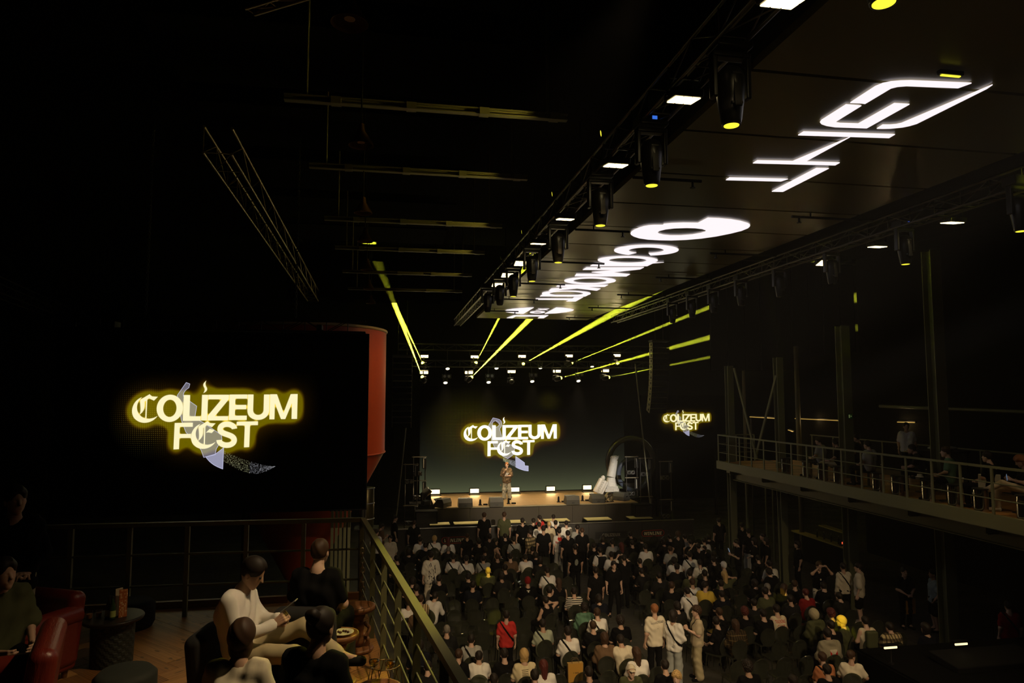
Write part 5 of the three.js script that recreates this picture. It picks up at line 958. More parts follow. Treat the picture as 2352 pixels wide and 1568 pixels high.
const POSES = {
  stand: STAND,
  folded: { ...STAND, el: mir([0.25, 1.14, -0.02]), wr: mir([0.06, 1.02, -0.22]), hd: mir([-1, 0.1, -0.3]), curl: 0.8 },
  phone: { ...STAND, head: [0, 1.62, -0.05], el: mir([0.21, 1.13, -0.02]), wr: mir([0.06, 1.2, -0.26]), hd: mir([-0.35, 0.8, -0.6]), curl: 1.1 },
  photo: { ...STAND, el: mir([0.3, 1.46, -0.18]), wr: mir([0.12, 1.66, -0.26]), hd: mir([-0.6, 0.7, -0.1]), curl: 1.0 },
  host: { ...STAND, el: [[-0.24, 1.15, -0.05], [0.25, 1.13, 0.0]], wr: [[-0.1, 1.16, -0.27], [0.07, 1.4, -0.17]], hd: [[0.5, 0.5, -0.7], [-0.5, 0.8, -0.1]], kn: mir([0.12, 0.5, -0.02]), an: mir([0.14, 0.09, 0.03]), toe: mir([0.19, 0.035, -0.12]), curl: 1.2 },
  pocket: { ...STAND, el: mir([0.27, 1.13, 0.05]), wr: mir([0.2, 0.93, -0.06]), hd: mir([-0.5, -1, -0.2]), curl: 1.0 },
  thumb: { ...STAND, el: [[-0.235, 1.13, 0.0], [0.25, 1.13, 0.05]], wr: [[-0.12, 1.24, -0.26], [0.2, 0.93, -0.05]], hd: [[0.1, 1, -0.4], [-0.5, -1, -0.2]], curl: 1.3 },
  walk: { ...STAND, kn: [[-0.1, 0.5, -0.12], [0.1, 0.5, 0.05]], an: [[-0.1, 0.09, -0.16], [0.1, 0.12, 0.22]], toe: [[-0.11, 0.035, -0.33], [0.11, 0.03, 0.08]], curl: 0.6 },
  sit: SIT,
  lean: { ...SIT, chest: [0, 0.84, -0.04], neck: [0, 1.0, -0.13], head: [0, 1.13, -0.22], sh: mir([0.18, 0.95, -0.1]), el: mir([0.24, 0.7, -0.2]), wr: mir([0.08, 0.64, -0.38]) },
  slump: { ...SIT, pel: [0, 0.54, 0.02], chest: [0.02, 0.83, 0.1], neck: [0.02, 1.01, 0.05], head: [0.03, 1.15, -0.03], sh: mir([0.185, 0.95, 0.06]), wr: mir([0.05, 0.6, -0.2]) },
  turn: { ...SIT, head: [0.01, 1.21, 0.0], look: 0.9, el: [[-0.25, 0.76, 0.0], [0.3, 0.8, 0.08]], wr: [[-0.12, 0.63, -0.22], [0.22, 0.62, -0.1]] },
  armup: { ...SIT, el: [[-0.25, 0.74, 0.0], [0.4, 1.1, 0.02]], wr: [[-0.12, 0.63, -0.22], [0.16, 1.16, 0.05]], hd: [[0.4, -0.1, -1], [-1, 0.1, 0]] },
  reader: { ...SIT, pel: [0, 0.52, 0.1], chest: [0, 0.82, 0.16], neck: [0, 1.0, 0.1], head: [0, 1.14, 0.02], nod: 0.5, sh: mir([0.18, 0.94, 0.14]), el: mir([0.24, 0.68, 0.02]), wr: mir([0.07, 0.74, -0.2]), hd: mir([-0.25, 0.5, -0.8]), hip: mir([0.1, 0.5, 0.05]), kn: [[-0.12, 0.66, -0.4], [0.14, 0.52, -0.4]], an: [[-0.02, 0.46, -0.72], [0.15, 0.09, -0.42]], toe: [[-0.04, 0.4, -0.92], [0.17, 0.035, -0.6]], curl: 1.1, hem: 0.42 },
};
function bodySegs(p, wide) {
  const S = [], w = wide;
  for (const s of [0, 1]) {
    const g = s ? 1 : -1, off = (a, x) => [a[0] + g * x, a[1], a[2]];
    S.push(seg(off(p.pel, 0.075 * w), off(p.chest, 0.08 * w), 0.1 * w, 0.105 * w), seg(off(p.chest, 0.08 * w), mix(p.sh[s], p.neck, 0.25), 0.1 * w, 0.065));
    S.push(seg(p.sh[s], p.el[s], 0.054 * w, 0.04), seg(p.el[s], p.wr[s], 0.041, 0.026));
    S.push(seg(p.hip[s], p.kn[s], 0.084 * w, 0.056), seg(p.kn[s], p.an[s], 0.056, 0.037), seg(p.an[s], p.toe[s], 0.042, 0.03));
  }
  S.push(seg(p.chest, p.neck, 0.1, 0.055), seg(p.neck, p.head, 0.05, 0.055));
  return S;
}
function headGeo(p, c) {
  const turnQ = new THREE.Quaternion().setFromEuler(new THREE.Euler(-(p.nod ?? 0), -(p.look ?? 0), 0, 'YXZ')), inv = turnQ.clone().invert(), o = V(...p.head);
  const local = (x, y, z) => V(x - o.x, y - o.y, z - o.z).applyQuaternion(inv);
  const skull = ell(V(0, 0.025, 0.008), [0.077, 0.098, 0.096]), jaw = ell(V(0, -0.055, -0.022), [0.056, 0.066, 0.066]), nose = [0, 0.015, -0.088, 0, -0.022, -0.108, 0.009, 0.014], lips = [-0.02, -0.062, -0.08, 0.02, -0.062, -0.08, 0.009, 0.009], chin = [0, -0.1, -0.065, 0, -0.1, -0.06, 0.02, 0.02];
  const f = (x, y, z) => {
    const q = local(x, y, z), sm = (a, b, k) => { const h = Math.max(k - Math.abs(a - b), 0) / k; return Math.min(a, b) - h * h * k / 4; };
    let d = sm(skull(q.x, q.y, q.z), jaw(q.x, q.y, q.z), 0.05); d = sm(d, capD(q.x, q.y, q.z, nose), 0.014); d = sm(d, capD(q.x, q.y, q.z, lips), 0.012); d = sm(d, capD(q.x, q.y, q.z, chin), 0.03);
    const ax = Math.abs(q.x), ear = ell(V(0.078, -0.012, 0.012), [0.011, 0.031, 0.019])(ax, q.y, q.z), eye = Math.hypot(ax - 0.031, q.y - 0.012, q.z + 0.099) - 0.018;
    d = Math.max(sm(d, ear, 0.008), -eye); return d;
  };
  return { f, local, geo: nets(f, [o.x - 0.12, o.y - 0.145, o.z - 0.14], [o.x + 0.12, o.y + 0.145, o.z + 0.13], c), o, turnQ };
}
const tplCache = new Map();
function template(pose, lod, wide = 1) {
  const key = pose + lod + wide; if (tplCache.has(key)) return tplCache.get(key);
  const p = POSES[pose], C = lod ? 0.026 : 0.036, hc = lod ? 0.009 : 0.0125, gc = lod ? 0.0075 : 0.0105, S = bodySegs(p, wide), T = { p, lod, wide };
  const H = headGeo(p, hc), bodyF = field(S, 0.05), [lo, hi] = boxOf(S, 0.03);
  const hands = [0, 1].map((s) => handSegs(p.wr[s], p.hd[s], s ? [-1, 0, -0.3] : [1, 0, -0.3], p.curl, s ? 1 : -1));
  T.body = merge([nets(bodyF, lo, hi, C), H.geo, ...hands.map((h) => { const [a, b] = boxOf(h, 0.012); return nets(field(h, 0.008), a, b, gc); })]);
  T.H = H; const store = {}; T.get = (kind) => store[kind] ?? (store[kind] = make(kind));
  const grow = (segs, r) => segs.map((s) => [...s.slice(0, 6), s[6] + r, s[7] + r]), seated = p.hem < 0.7, noShoes = S.filter((_, i) => i < 14 && i % 7 === 6);
  const half = (s) => S.slice(s * 7, s * 7 + 7);
  function make(kind) {
    const torso = [...half(0).slice(0, 2), ...half(1).slice(0, 2)];
    if (/^(tee|long|vest|hoodie|loose)$/.test(kind)) {
      const r = { tee: 0.02, long: 0.022, vest: 0.014, hoodie: 0.036, loose: 0.034 }[kind]; let segs = grow([...torso, seg(mix(p.chest, p.neck, 0.2), mix(p.chest, p.neck, 0.82), 0.085, 0.045)], r);
      for (const s of [0, 1]) { const [, , ua, fa] = half(s); if (kind === 'tee' || kind === 'loose') segs.push(...grow([seg(p.sh[s], mix(p.sh[s], p.el[s], kind === 'loose' ? 0.95 : 0.72), ua[6], ua[6] * 0.95)], r)); if (kind === 'long' || kind === 'hoodie') segs.push(...grow([ua, seg(p.el[s], mix(p.el[s], p.wr[s], 0.93), fa[6], fa[7] + 0.006)], r * 0.8)); }
      const low = seated ? null : seg([p.pel[0] - 0.07, p.pel[1] - 0.08, p.pel[2]], [p.pel[0] + 0.07, p.pel[1] - 0.08, p.pel[2]], 0.105 * wide + r);
      if (low) segs.push(low);
      if (kind === 'hoodie') segs.push(seg([p.neck[0] - 0.07, p.neck[1] + 0.02, p.neck[2] + 0.06], [p.neck[0] + 0.07, p.neck[1] + 0.02, p.neck[2] + 0.06], 0.055));
      const f0 = field(segs, 0.05), fa2 = lod ? 0.007 : 0.004, fold = (x, y, z) => fa2 * Math.sin(y * 40 + x * 26 + 1.6 * Math.sin(z * 17 + x * 9)) * (0.55 + 0.45 * Math.sin(x * 17 - y * 8 + z * 12)) + fa2 * 0.6 * Math.sin(x * 55 + y * 17 + 2 * Math.sin(y * 9)), f = (x, y, z) => Math.max(f0(x, y, z) + fold(x, y, z), p.hem - (kind === 'loose' ? 0.06 : 0) - y), [a, b] = boxOf(segs, 0.02);
      return nets(f, a, b, C);
    }
    if (/^(pants|wide|shorts)$/.test(kind)) {
      const r = { pants: 0.016, wide: 0.042, shorts: 0.032 }[kind]; const segs = [...grow([seg([p.pel[0] - 0.07 * wide, p.pel[1], p.pel[2]], [p.pel[0] + 0.07 * wide, p.pel[1], p.pel[2]], 0.1 * wide)], r * 0.5)];
      for (const s of [0, 1]) { const h = half(s); if (kind === 'shorts') segs.push(...grow([seg(p.hip[s], mix(p.hip[s], p.kn[s], 0.9), h[4][6], h[4][6] * 0.85)], r)); else segs.push([...h[4].slice(0, 6), h[4][6] + Math.min(r, 0.012), h[4][7] + r], ...grow([seg(p.kn[s], mix(p.kn[s], p.an[s], 0.96), 0.058, kind === 'wide' ? 0.066 : 0.05)], r)); }
      const f0 = field(segs, 0.04), f = (x, y, z) => f0(x, y, z) + 0.004 * Math.sin(y * 38 + 4 * x + 2 * Math.sin(z * 20)), [a, b] = boxOf(segs, 0.02); return nets(f, a, b, C);
    }
    if (kind === 'shoes') { const segs = []; for (const s of [0, 1]) { const t = p.toe[s], a = p.an[s], heel = [a[0] + (a[0] - t[0]) * 0.1, t[1] + 0.01, a[2] + (a[2] - t[2]) * 0.12]; segs.push(seg(heel, t, 0.048, 0.042), seg(a, heel, 0.046, 0.046)); } const f0 = field(segs, 0.03), yb = Math.min(p.toe[0][1], p.toe[1][1]) - 0.035, [a, b] = boxOf(segs, 0.01); return nets((x, y, z) => Math.max(f0(x, y, z), yb - y), a, b, lod ? 0.014 : 0.02); }
    if (/^(short|long_hair|bun|curly|cap|bob|hood|buzz)$/.test(kind)) {
      const o = H.o, thick = { short: 0.016, buzz: 0.006, long_hair: 0.02, bun: 0.013, curly: 0.03, cap: 0.02, bob: 0.026, hood: 0.04 }[kind], sk = ell(V(0, 0.03, 0.01), [0.078, 0.099, 0.097]), tail = [0, 0.02, 0.06, 0, -0.26, 0.11, 0.085, 0.05], drop = ell(V(0, -0.045, 0.03), [0.093, 0.115, 0.08]), knot = [0, 0.1, 0.1, 0, 0.11, 0.11, 0.048, 0.048];
      const f = (x, y, z) => {
        const q = H.local(x, y, z); const pl = 0.62 * q.z + 0.78 * q.y + (kind === 'cap' ? -0.018 : kind === 'hood' ? 0.05 : kind === 'short' || kind === 'buzz' ? 0.002 + 0.32 * Math.abs(q.x) : 0.02) - (kind === 'cap' || kind === 'hood' ? 0 : 0.012 * Math.sin(q.x * 70 + 1)), wv = kind === 'cap' || kind === 'hood' ? 1 : Math.max(0, Math.min(1, pl / 0.045)); let d = Math.max(sk(q.x, q.y, q.z) - thick * (0.12 + 0.88 * wv * (2 - wv)) * (kind === 'short' ? 0.35 + 0.65 * Math.max(0, Math.min(1, (q.y + 0.02) / 0.1)) : 1), -pl);
        if (kind === 'long_hair') d = Math.min(d, capD(q.x, q.y, q.z, tail) + 0.004 * Math.sin(q.x * 160)); if (kind === 'bob') d = Math.min(d, Math.max(drop(q.x, q.y, q.z), -q.z - 0.012)); if (kind === 'bun') d = Math.min(d, capD(q.x, q.y, q.z, knot));
        if (kind === 'cap') d = Math.min(d, Math.max(ell(V(0, 0.055, -0.1), [0.07, 0.012, 0.085])(q.x, q.y, q.z)));
        return d + (kind === 'curly' ? 0.008 * Math.sin(q.x * 110) * Math.sin(q.y * 105 + 1) * Math.sin(q.z * 100) : 0.0015 * Math.sin(q.x * 90 + q.y * 60));
      };
      return nets(f, [o.x - 0.15, o.y - 0.34, o.z - 0.2], [o.x + 0.15, o.y + 0.2, o.z + 0.22], hc * 1.1);
    }
    if (kind === 'strap') { const segs = grow([...torso, seg(mix(p.chest, p.neck, 0.2), mix(p.chest, p.neck, 0.82), 0.085, 0.045)], 0.03), f0 = field(segs, 0.05), d = V(...p.neck).sub(V(...p.pel)), L = d.length(), n = V(0.8, 0.6, 0), m = V(...mix(p.pel, p.neck, 0.6)), [a, b] = boxOf(segs, 0.01); return nets((x, y, z) => Math.max(f0(x, y, z), Math.abs((x - m.x) * n.x + (y - m.y) * n.y) - 0.024, (p.hem + 0.04) - y), a, b, 0.016); }
    if (kind === 'backpack') { const m = mix(p.pel, p.neck, 0.62); return rb(0.3, 0.42, 0.16, 0.06, m[0], m[1], m[2] + 0.2, 0, 0, 0, 4); }
    if (kind === 'eyes') return merge([-1, 1].map((s) => { const e = V(s * 0.031, 0.01, -0.083).applyQuaternion(H.turnQ).add(H.o); return sp(0.012, e.x, e.y, e.z, 8); }));
  }
  tplCache.set(key, T); return T;
}
const skins = [[0.52, 0.33, 0.23], [0.46, 0.28, 0.19], [0.58, 0.38, 0.28], [0.34, 0.2, 0.13]].map((c) => std(c, { roughness: 0.6 }));
const HAIR = { dark: [0.018, 0.013, 0.01], brown: [0.05, 0.026, 0.014], blond: [0.5, 0.33, 0.13], ginger: [0.26, 0.1, 0.035], red: [0.09, 0.02, 0.015], grey: [0.2, 0.18, 0.15], white: [0.65, 0.6, 0.45] };
const matCache = new Map(), cached = (k, f) => { if (!matCache.has(k)) matCache.set(k, f()); return matCache.get(k); };
const hairMat = (n) => cached('h' + n, () => phy(HAIR[n] ?? n, { roughness: 0.55, specularIntensity: 0.5 }));
const CL = { white: [0.72, 0.7, 0.64], cream: [0.62, 0.56, 0.42], grey: [0.34, 0.34, 0.31], black: [0.005, 0.005, 0.0055], charcoal: [0.012, 0.012, 0.012], olive: [0.07, 0.075, 0.035], green: [0.1, 0.2, 0.13], khaki: [0.42, 0.36, 0.22], beige: [0.5, 0.42, 0.28], red: [0.5, 0.035, 0.03], pink: [0.7, 0.12, 0.1], brown: [0.13, 0.08, 0.045], rust: [0.42, 0.16, 0.07], blue: [0.26, 0.33, 0.35], sage: [0.36, 0.4, 0.3], denim: [0.32, 0.34, 0.32], darkred: [0.2, 0.012, 0.012], yellow: [0.6, 0.42, 0.06], navy: [0.007, 0.008, 0.013] };
const cloth = (n) => cached('c' + n, () => phy(CL[n] ?? n, { roughness: 0.88, specularIntensity: 0.2 }));
const printed = (name, draw, n = 256) => cached('p' + name, () => { const t = canvasTex(n, n, draw); return phy(0xffffff, { map: t, roughness: 0.88, specularIntensity: 0.2 }); });
const F2 = (c, w) => (s) => { c.fillStyle = s; c.fillRect(0, 0, w, w); };
// prints: u 0..1 spans 0.6 m across, v 0..1 spans 1.8 m of height (canvas top = 1.8 m)
const yOf = (m, w) => (1 - m / 1.8) * w;
const PRINT = {
  spots: () => printed('spots', (c, w) => { F2(c, w)('#dcd6c4'); c.fillStyle = '#15151a'; for (let k = 0; k < 46; k++) { c.beginPath(); c.ellipse(w * (0.3 + 0.4 * rnd()), yOf(0.7 + rnd() * 0.75, w), 3 + rnd() * 6, 2 + rnd() * 3, rnd() * 3, 0, 7); c.fill(); } }),
  stripes: () => printed('stripes', (c, w) => { F2(c, w)('#d8d2c2'); c.fillStyle = '#18181a'; for (let y = 0; y < w; y += 7) c.fillRect(0, y, w, 3.2); }),
  bars: () => printed('bars', (c, w) => { F2(c, w)('#c9b48a'); c.fillStyle = '#6b5a3a'; for (let x = 0; x < w; x += 26) c.fillRect(x, 0, 13, w); }),
  plaid: () => printed('plaid', (c, w) => { F2(c, w)('#b9a67c'); c.fillStyle = 'rgba(20,14,10,.55)'; for (let y = 0; y < w; y += 20) { c.fillRect(0, y, w, 9); c.fillRect(y * 1.7, 0, 14, w); } }),
  darkplaid: () => printed('darkplaid', (c, w) => { F2(c, w)('#2c241a'); c.fillStyle = 'rgba(140,120,80,.5)'; for (let y = 0; y < w; y += 16) { c.fillRect(0, y, w, 3); c.fillRect(y * 1.6, 0, 4, w); } }),
  floral: () => printed('floral', (c, w) => { F2(c, w)('#08080a'); c.fillStyle = '#b9bfae'; for (let k = 0; k < 70; k++) { const a = k * 2.4, r = Math.sqrt(k) * 4.2; c.fillRect(w / 2 + r * Math.cos(a) * 0.8, yOf(1.18, w) + r * Math.sin(a) * 0.45, 4, 3); } }),
  city: () => printed('city', (c, w) => { F2(c, w)('#d6cdb6'); c.fillStyle = '#17171a'; c.font = 'bold 22px sans-serif'; c.textAlign = 'center'; c.save(); c.translate(w * 0.5, yOf(1.36, w)); c.scale(1, 0.36); c.rotate(-0.06); c.textAlign = 'right'; c.font = '46px serif'; c.fillText('Southside', 0, 0, 130); c.textAlign = 'left'; c.font = 'bold 54px sans-serif'; c.fillText('CHICAGO', 2, 0, 150); c.restore(); c.fillRect(w * 0.52, yOf(1.26, w), 8, 4); }, 512),
  club: () => printed('club', (c, w) => { F2(c, w)('#d2c6a8'); c.fillStyle = '#a3221c'; c.textAlign = 'center'; c.save(); c.translate(w / 2, yOf(0.93, w)); c.scale(1, 0.4); c.font = 'bold 70px sans-serif'; c.fillText('TRAINING', 0, 0, 240); c.fillText('CLUB', 0, 75); c.restore(); }, 512),
  lines: () => printed('lines', (c, w) => { F2(c, w)('#cfc39e'); c.fillStyle = '#2a2417'; for (let k = 0; k < 12; k++) c.fillRect(w * 0.36, yOf(0.98, w) + k * 8, w * (0.2 + 0.12 * rnd()), 2.2); }, 512),
  bull: () => printed('bull', (c, w) => { F2(c, w)('#cbc6ba'); c.fillStyle = '#a8281c'; c.textAlign = 'center'; c.save(); c.translate(w / 2, yOf(1.3, w)); c.scale(1, 0.42); c.beginPath(); c.ellipse(0, -26, 44, 26, 0, 0, 7); c.fill(); c.font = 'bold 42px sans-serif'; c.fillText('Red Bull', 0, 30); c.restore(); c.fillStyle = '#222'; c.fillRect(w * 0.44, yOf(1.14, w), w * 0.12, 4); }),
  dot: () => printed('dot', (c, w) => { F2(c, w)('#d4cfc0'); c.fillStyle = '#1b2030'; c.beginPath(); c.ellipse(w / 2, yOf(0.96, w), 9, 4, 0, 0, 7); c.fill(); }),
  mottle: () => printed('mottle', (c, w) => { F2(c, w)('#5a4a38'); for (let k = 0; k < 260; k++) { c.fillStyle = rnd() < 0.5 ? 'rgba(30,24,18,.5)' : 'rgba(140,116,84,.45)'; c.beginPath(); c.ellipse(rnd() * w, rnd() * w, 4 + rnd() * 12, 2 + rnd() * 4, rnd() * 3, 0, 7); c.fill(); } }),
  faded: () => printed('faded', (c, w) => { F2(c, w)('#8f8b7c'); for (let k = 0; k < 120; k++) { c.fillStyle = rnd() < 0.5 ? 'rgba(60,58,48,.4)' : 'rgba(200,195,175,.4)'; c.beginPath(); c.ellipse(rnd() * w, rnd() * w, 4 + rnd() * 10, 2 + rnd() * 5, rnd() * 3, 0, 7); c.fill(); } }),
  tag: () => printed('tag', (c, w) => { F2(c, w)('#08080a'); c.fillStyle = '#c9c4b0'; c.fillRect(w * 0.42, yOf(1.0, w), w * 0.16, 3); c.fillRect(w * 0.47, yOf(0.98, w), w * 0.06, 5); }),
  badge: () => printed('badge', (c, w) => { F2(c, w)('#08080a'); c.fillStyle = '#c9c4b0'; c.beginPath(); c.ellipse(w * 0.52, yOf(1.27, w), 10, 4, 0, 0, 7); c.fill(); c.beginPath(); c.ellipse(w * 0.5, yOf(1.1, w), 12, 6, 0, 0, 7); c.stroke(); c.fillRect(w * 0.46, yOf(1.18, w), 20, 3); }),
  redback: () => printed('redback', (c, w) => { F2(c, w)('#8d8670'); c.fillStyle = '#c3b9a4'; c.fillRect(w * 0.36, yOf(0.95, w), w * 0.28, w * 0.07); c.fillStyle = '#a01c18'; c.beginPath(); c.moveTo(w * 0.36, yOf(0.93, w)); c.lineTo(w * 0.45, yOf(0.86, w)); c.lineTo(w * 0.36, yOf(0.83, w)); c.moveTo(w * 0.64, yOf(0.93, w)); c.lineTo(w * 0.55, yOf(0.86, w)); c.lineTo(w * 0.64, yOf(0.83, w)); c.fill(); }),
  vestred: () => printed('vestred', (c, w) => { F2(c, w)('#cbc1a6'); c.fillStyle = '#8c1a16'; c.fillRect(w * 0.36, yOf(0.93, w), w * 0.26, 4); }),
};
const clothOf = (n) => (PRINT[n] ? PRINT[n]() : cloth(n));
let personCount = 0;
function person(o) {                                          // o: pose, lod, wide, top [kind, cloth], legs [kind, cloth], hair [kind, colour], skin, at, turn, size, label, group, extra
  const T = template(o.pose, o.lod ?? 0, o.wide ?? 1), t = thing('person', o.label, 'person', o.at, o.turn ?? 0, o.group), sk = skins[o.skin ?? personCount++ % 3];
  t.scale.setScalar(o.size ?? 1);
  part('body', T.body, sk, t);
  part({ tee: 't_shirt', long: 'sweater', vest: 'sleeveless_shirt', hoodie: 'hoodie', loose: 'loose_shirt' }[o.top[0]], T.get(o.top[0]), clothOf(o.top[1]), t);
  part({ pants: 'trousers', wide: 'wide_trousers', shorts: 'shorts' }[o.legs[0]], T.get(o.legs[0]), clothOf(o.legs[1]), t);
  if (o.hair) part({ cap: 'cap', hood: 'hood' }[o.hair[0]] ?? 'hair', T.get(o.hair[0]), o.hair[0] === 'cap' || o.hair[0] === 'hood' ? cloth(o.hair[1]) : hairMat(o.hair[1]), t);
  part('shoes', T.get('shoes'), cloth(o.shoes ?? 'charcoal'), t);
  if (o.strap) part('shoulder_strap', T.get('strap'), cloth('black'), t);
  if (o.pack) part('backpack', T.get('backpack'), cloth(o.pack), t);
  if (o.eyes) part('eyes', T.get('eyes'), M.plastic, t);
  return t;
}
// ================================================================ CHAIRS
const smoked = phy([0.32, 0.335, 0.25], { roughness: 0.04, transmission: 0.92, ior: 1.5 });
const chairProto = (() => {
  const t = new THREE.Group(); t.name = 'audience_chair';
  const oval = (rx, ry, n = 26) => Array.from({ length: n }, (_, i) => [rx * Math.cos(i * 2 * PI / n), ry * Math.sin(i * 2 * PI / n)]);
  const bend = (g, k) => { const p = g.attributes.position; for (let i = 0; i < p.count; i++) p.setZ(i, p.getZ(i) - k * p.getX(i) ** 2); g.computeVertexNormals(); return g; };
  const back = bend(extr(oval(0.2, 0.24), 0.016, 0.004), 0.9); place(back, 0, 0, 0, 0.14, 0, 0); back.translate(0, 0.67, 0.24);
  const seat = extr([[-0.2, -0.2], [0.2, -0.2], [0.225, -0.1], [0.21, 0.2], [-0.21, 0.2], [-0.225, -0.1]], 0.018, 0.006); seat.rotateX(PI / 2); seat.translate(0, 0.455, 0);
  part('backrest', back, smoked, t); part('seat', seat, smoked, t);
  const leg = (x, z, h, sx, sz) => orient(new THREE.CylinderGeometry(0.017, 0.012, h, 8), V(x + sx, 0, z + sz), V(x, h, z));
  part('leg', leg(-0.18, -0.17, 0.45, -0.03, -0.03), smoked, t); part('leg', leg(0.18, -0.17, 0.45, 0.03, -0.03), smoked, t);
  part('leg', leg(-0.18, 0.19, 0.46, -0.02, 0.05), smoked, t); part('leg', leg(0.18, 0.19, 0.46, 0.02, 0.05), smoked, t);
  for (const s of [-1, 1]) part('back_support', rod(V(s * 0.13, 0.45, 0.2), V(s * 0.13, 0.56, 0.225), 0.012, 6), smoked, t);
  return t;
})();
let chairs = 0;
const seats = [];
function chair(at, turn, label) {
  if (chairs >= 300) return; chairs++;
  const c = chairProto.clone(); c.name = numbered('audience_chair'); c.position.copy(at); c.rotation.y = turn; scene.add(c);
  c.userData = { label, category: 'chair', group: 'audience chairs' };
}
// ================================================================ THE AUDIENCE (head positions surveyed on the photograph)
const W = 'white', BK = 'black', SEATED = /^(sit|lean|slump|turn|armup|reader)$/;
function sits(x, y, pose, top, hair, label, o = {}) {
  const lod = o.lod ?? (y > 1395 ? 1 : 0), p = POSES[pose], size = o.size ?? rr(0.96, 1.03), h0 = onY(x, y, (o.base ?? 0) + p.head[1] * size), h = o.minX && h0.x < o.minX ? onX(x, y, o.minX) : h0, turn = o.turn ?? rr(-0.12, 0.12);
  const off = V(p.head[0], 0, p.head[2]).multiplyScalar(size).applyAxisAngle(V(0, 1, 0), turn), at = V(h.x - off.x, o.base ?? 0, h.z - off.z), seated = SEATED.test(pose);
  for (let it = 0; it < 5 && !o.base; it++) for (const [a, b] of seats) { const dx = at.x - a, dz = at.z - b, d = Math.hypot(dx, dz) || 1e-3, near = 0.46; if (d < near) { at.x += dx / d * (near - d); at.z += dz / d * (near - d); } }
  const t = person({ pose, lod, top, legs: o.legs ?? (seated ? ['pants', BK] : ['pants', BK]), hair, label, at, turn, size, strap: o.strap, pack: o.pack, skin: o.skin, wide: o.wide, shoes: o.shoes, eyes: o.eyes, group: o.group });
  seats.push([at.x, at.z, seated]);
  if (seated && !o.noChair) chair(at, turn, 'smoked oval-backed chair of the ' + label.split(' ').slice(0, 11).join(' '));
  return t;
}
const S = { strap: true }, sho = (c) => ({ legs: ['shorts', c] });
// --- close to the barrier
sits(1112, 1184, 'stand', ['tee', BK], ['short', 'brown'], 'man in a black T-shirt standing alone at the barrier, seen from behind', { size: 1.07 });
sits(1158, 1183, 'stand', ['tee', 'olive'], ['short', 'brown'], 'man in an olive T-shirt standing at the barrier, seen from behind', { size: 1.07 });
sits(951, 1201, 'stand', ['tee', BK], ['buzz', 'brown'], 'balding man in black standing before the speaker stack');
sits(907, 1190, 'stand', ['tee', BK], ['short', 'dark'], 'man in black with bare arms standing in profile beside the barrier end', { turn: -1.4, size: 1.05 });
sits(877, 1209, 'phone', ['tee', 'brown'], ['short', 'dark'], 'person in brown with a hand at the chin beyond the railing', { turn: -1.1 });
sits(865, 1222, 'stand', ['tee', W], ['short', 'dark'], 'person in white half hidden by the sloping railing', { turn: -0.6 });
sits(896, 1237, 'stand', ['loose', 'cream'], ['short', 'dark'], 'man in a cream polo shirt facing the viewer beyond the railing', { turn: 3.0, eyes: true, size: 0.92 });
sits(1200, 1197, 'stand', ['tee', 'tag'], ['short', 'dark'], 'standing person in black with pale shoulder tags');
sits(1225, 1197, 'stand', ['tee', BK], ['short', 'dark'], 'standing dark-haired person beside the red shirt', { group: 'dark standing figures at the barrier' });
sits(1239, 1190, 'stand', ['tee', 'red'], ['short', 'dark'], 'person in a red T-shirt standing near the barrier', { turn: 0.6 });
sits(1271, 1188, 'stand', ['tee', W], ['short', 'dark'], 'person in a white T-shirt standing tallest near the barrier');
sits(1261, 1204, 'stand', ['tee', 'beige'], ['buzz', 'blond'], 'person with cropped fair hair standing near the barrier');
sits(1274, 1202, 'stand', ['tee', BK], ['short', 'dark'], 'dark figure standing right behind the fair cropped head', {});
sits(1238, 1206, 'stand', ['tee', W], ['short', 'dark'], 'person in white standing left of the fair cropped head');
sits(1294, 1202, 'stand', ['tee', W], ['short', 'dark'], 'person in a white T-shirt standing at the aisle head');
sits(1217, 1224, 'stand', ['loose', 'plaid'], ['short', 'dark'], 'person in a plaid shirt standing with a bowed head', { turn: 0.7 });
sits(1248, 1215, 'stand', ['tee', BK], ['short', 'dark'], 'tall man in black standing left of the white printed shirt', { size: 1.05 });
sits(1284, 1221, 'stand', ['tee', 'bull'], ['short', 'dark'], 'person in a white shirt with red print standing in grey trousers', { legs: ['wide', 'grey'], shoes: 'grey' });
sits(1304, 1226, 'stand', ['tee', BK], ['short', 'dark'], 'man in black standing right of the white printed shirt');
sits(1321, 1258, 'stand', ['tee', 'floral'], ['short', 'dark'], 'man in black with pale floral back print standing in the aisle');
sits(1326, 1212, 'stand', ['tee', 'grey'], ['short', 'dark'], 'person in grey standing at the barrier beyond the floral shirt');
sits(1335, 1218, 'stand', ['tee', BK], ['buzz', 'brown'], 'close-cropped man in black standing at the barrier', {});
// --- front rows, drum side
sits(965, 1240, 'sit', ['tee', W], ['short', 'dark'], 'seated person in white in the front row beside the fair-haired neighbour');
sits(998, 1238, 'sit', ['tee', W], ['curly', 'blond'], 'fair-haired person in white with a dark shoulder strap in the front row', S);
sits(1029, 1242, 'sit', ['tee', W], ['long_hair', 'red'], 'woman with a red ponytail in white before the sponsor board');
sits(1073, 1231, 'stand', ['tee', BK], ['buzz', 'brown'], 'bald man in black before the sponsor board', { size: 0.9 });
sits(1086, 1246, 'sit', ['tee', BK], ['short', 'dark'], 'dark seated person right of the sponsor board');
sits(1116, 1232, 'stand', ['tee', 'charcoal'], ['curly', 'dark'], 'curly-haired person in charcoal below the man in black', { size: 0.9 });
sits(1137, 1244, 'turn', ['vest', BK], ['long_hair', 'dark'], 'woman with long dark hair and bare arms turned sideways', { turn: -0.9 });
sits(1160, 1232, 'sit', ['tee', BK], ['short', 'dark'], 'dark seated head below the olive T-shirt');
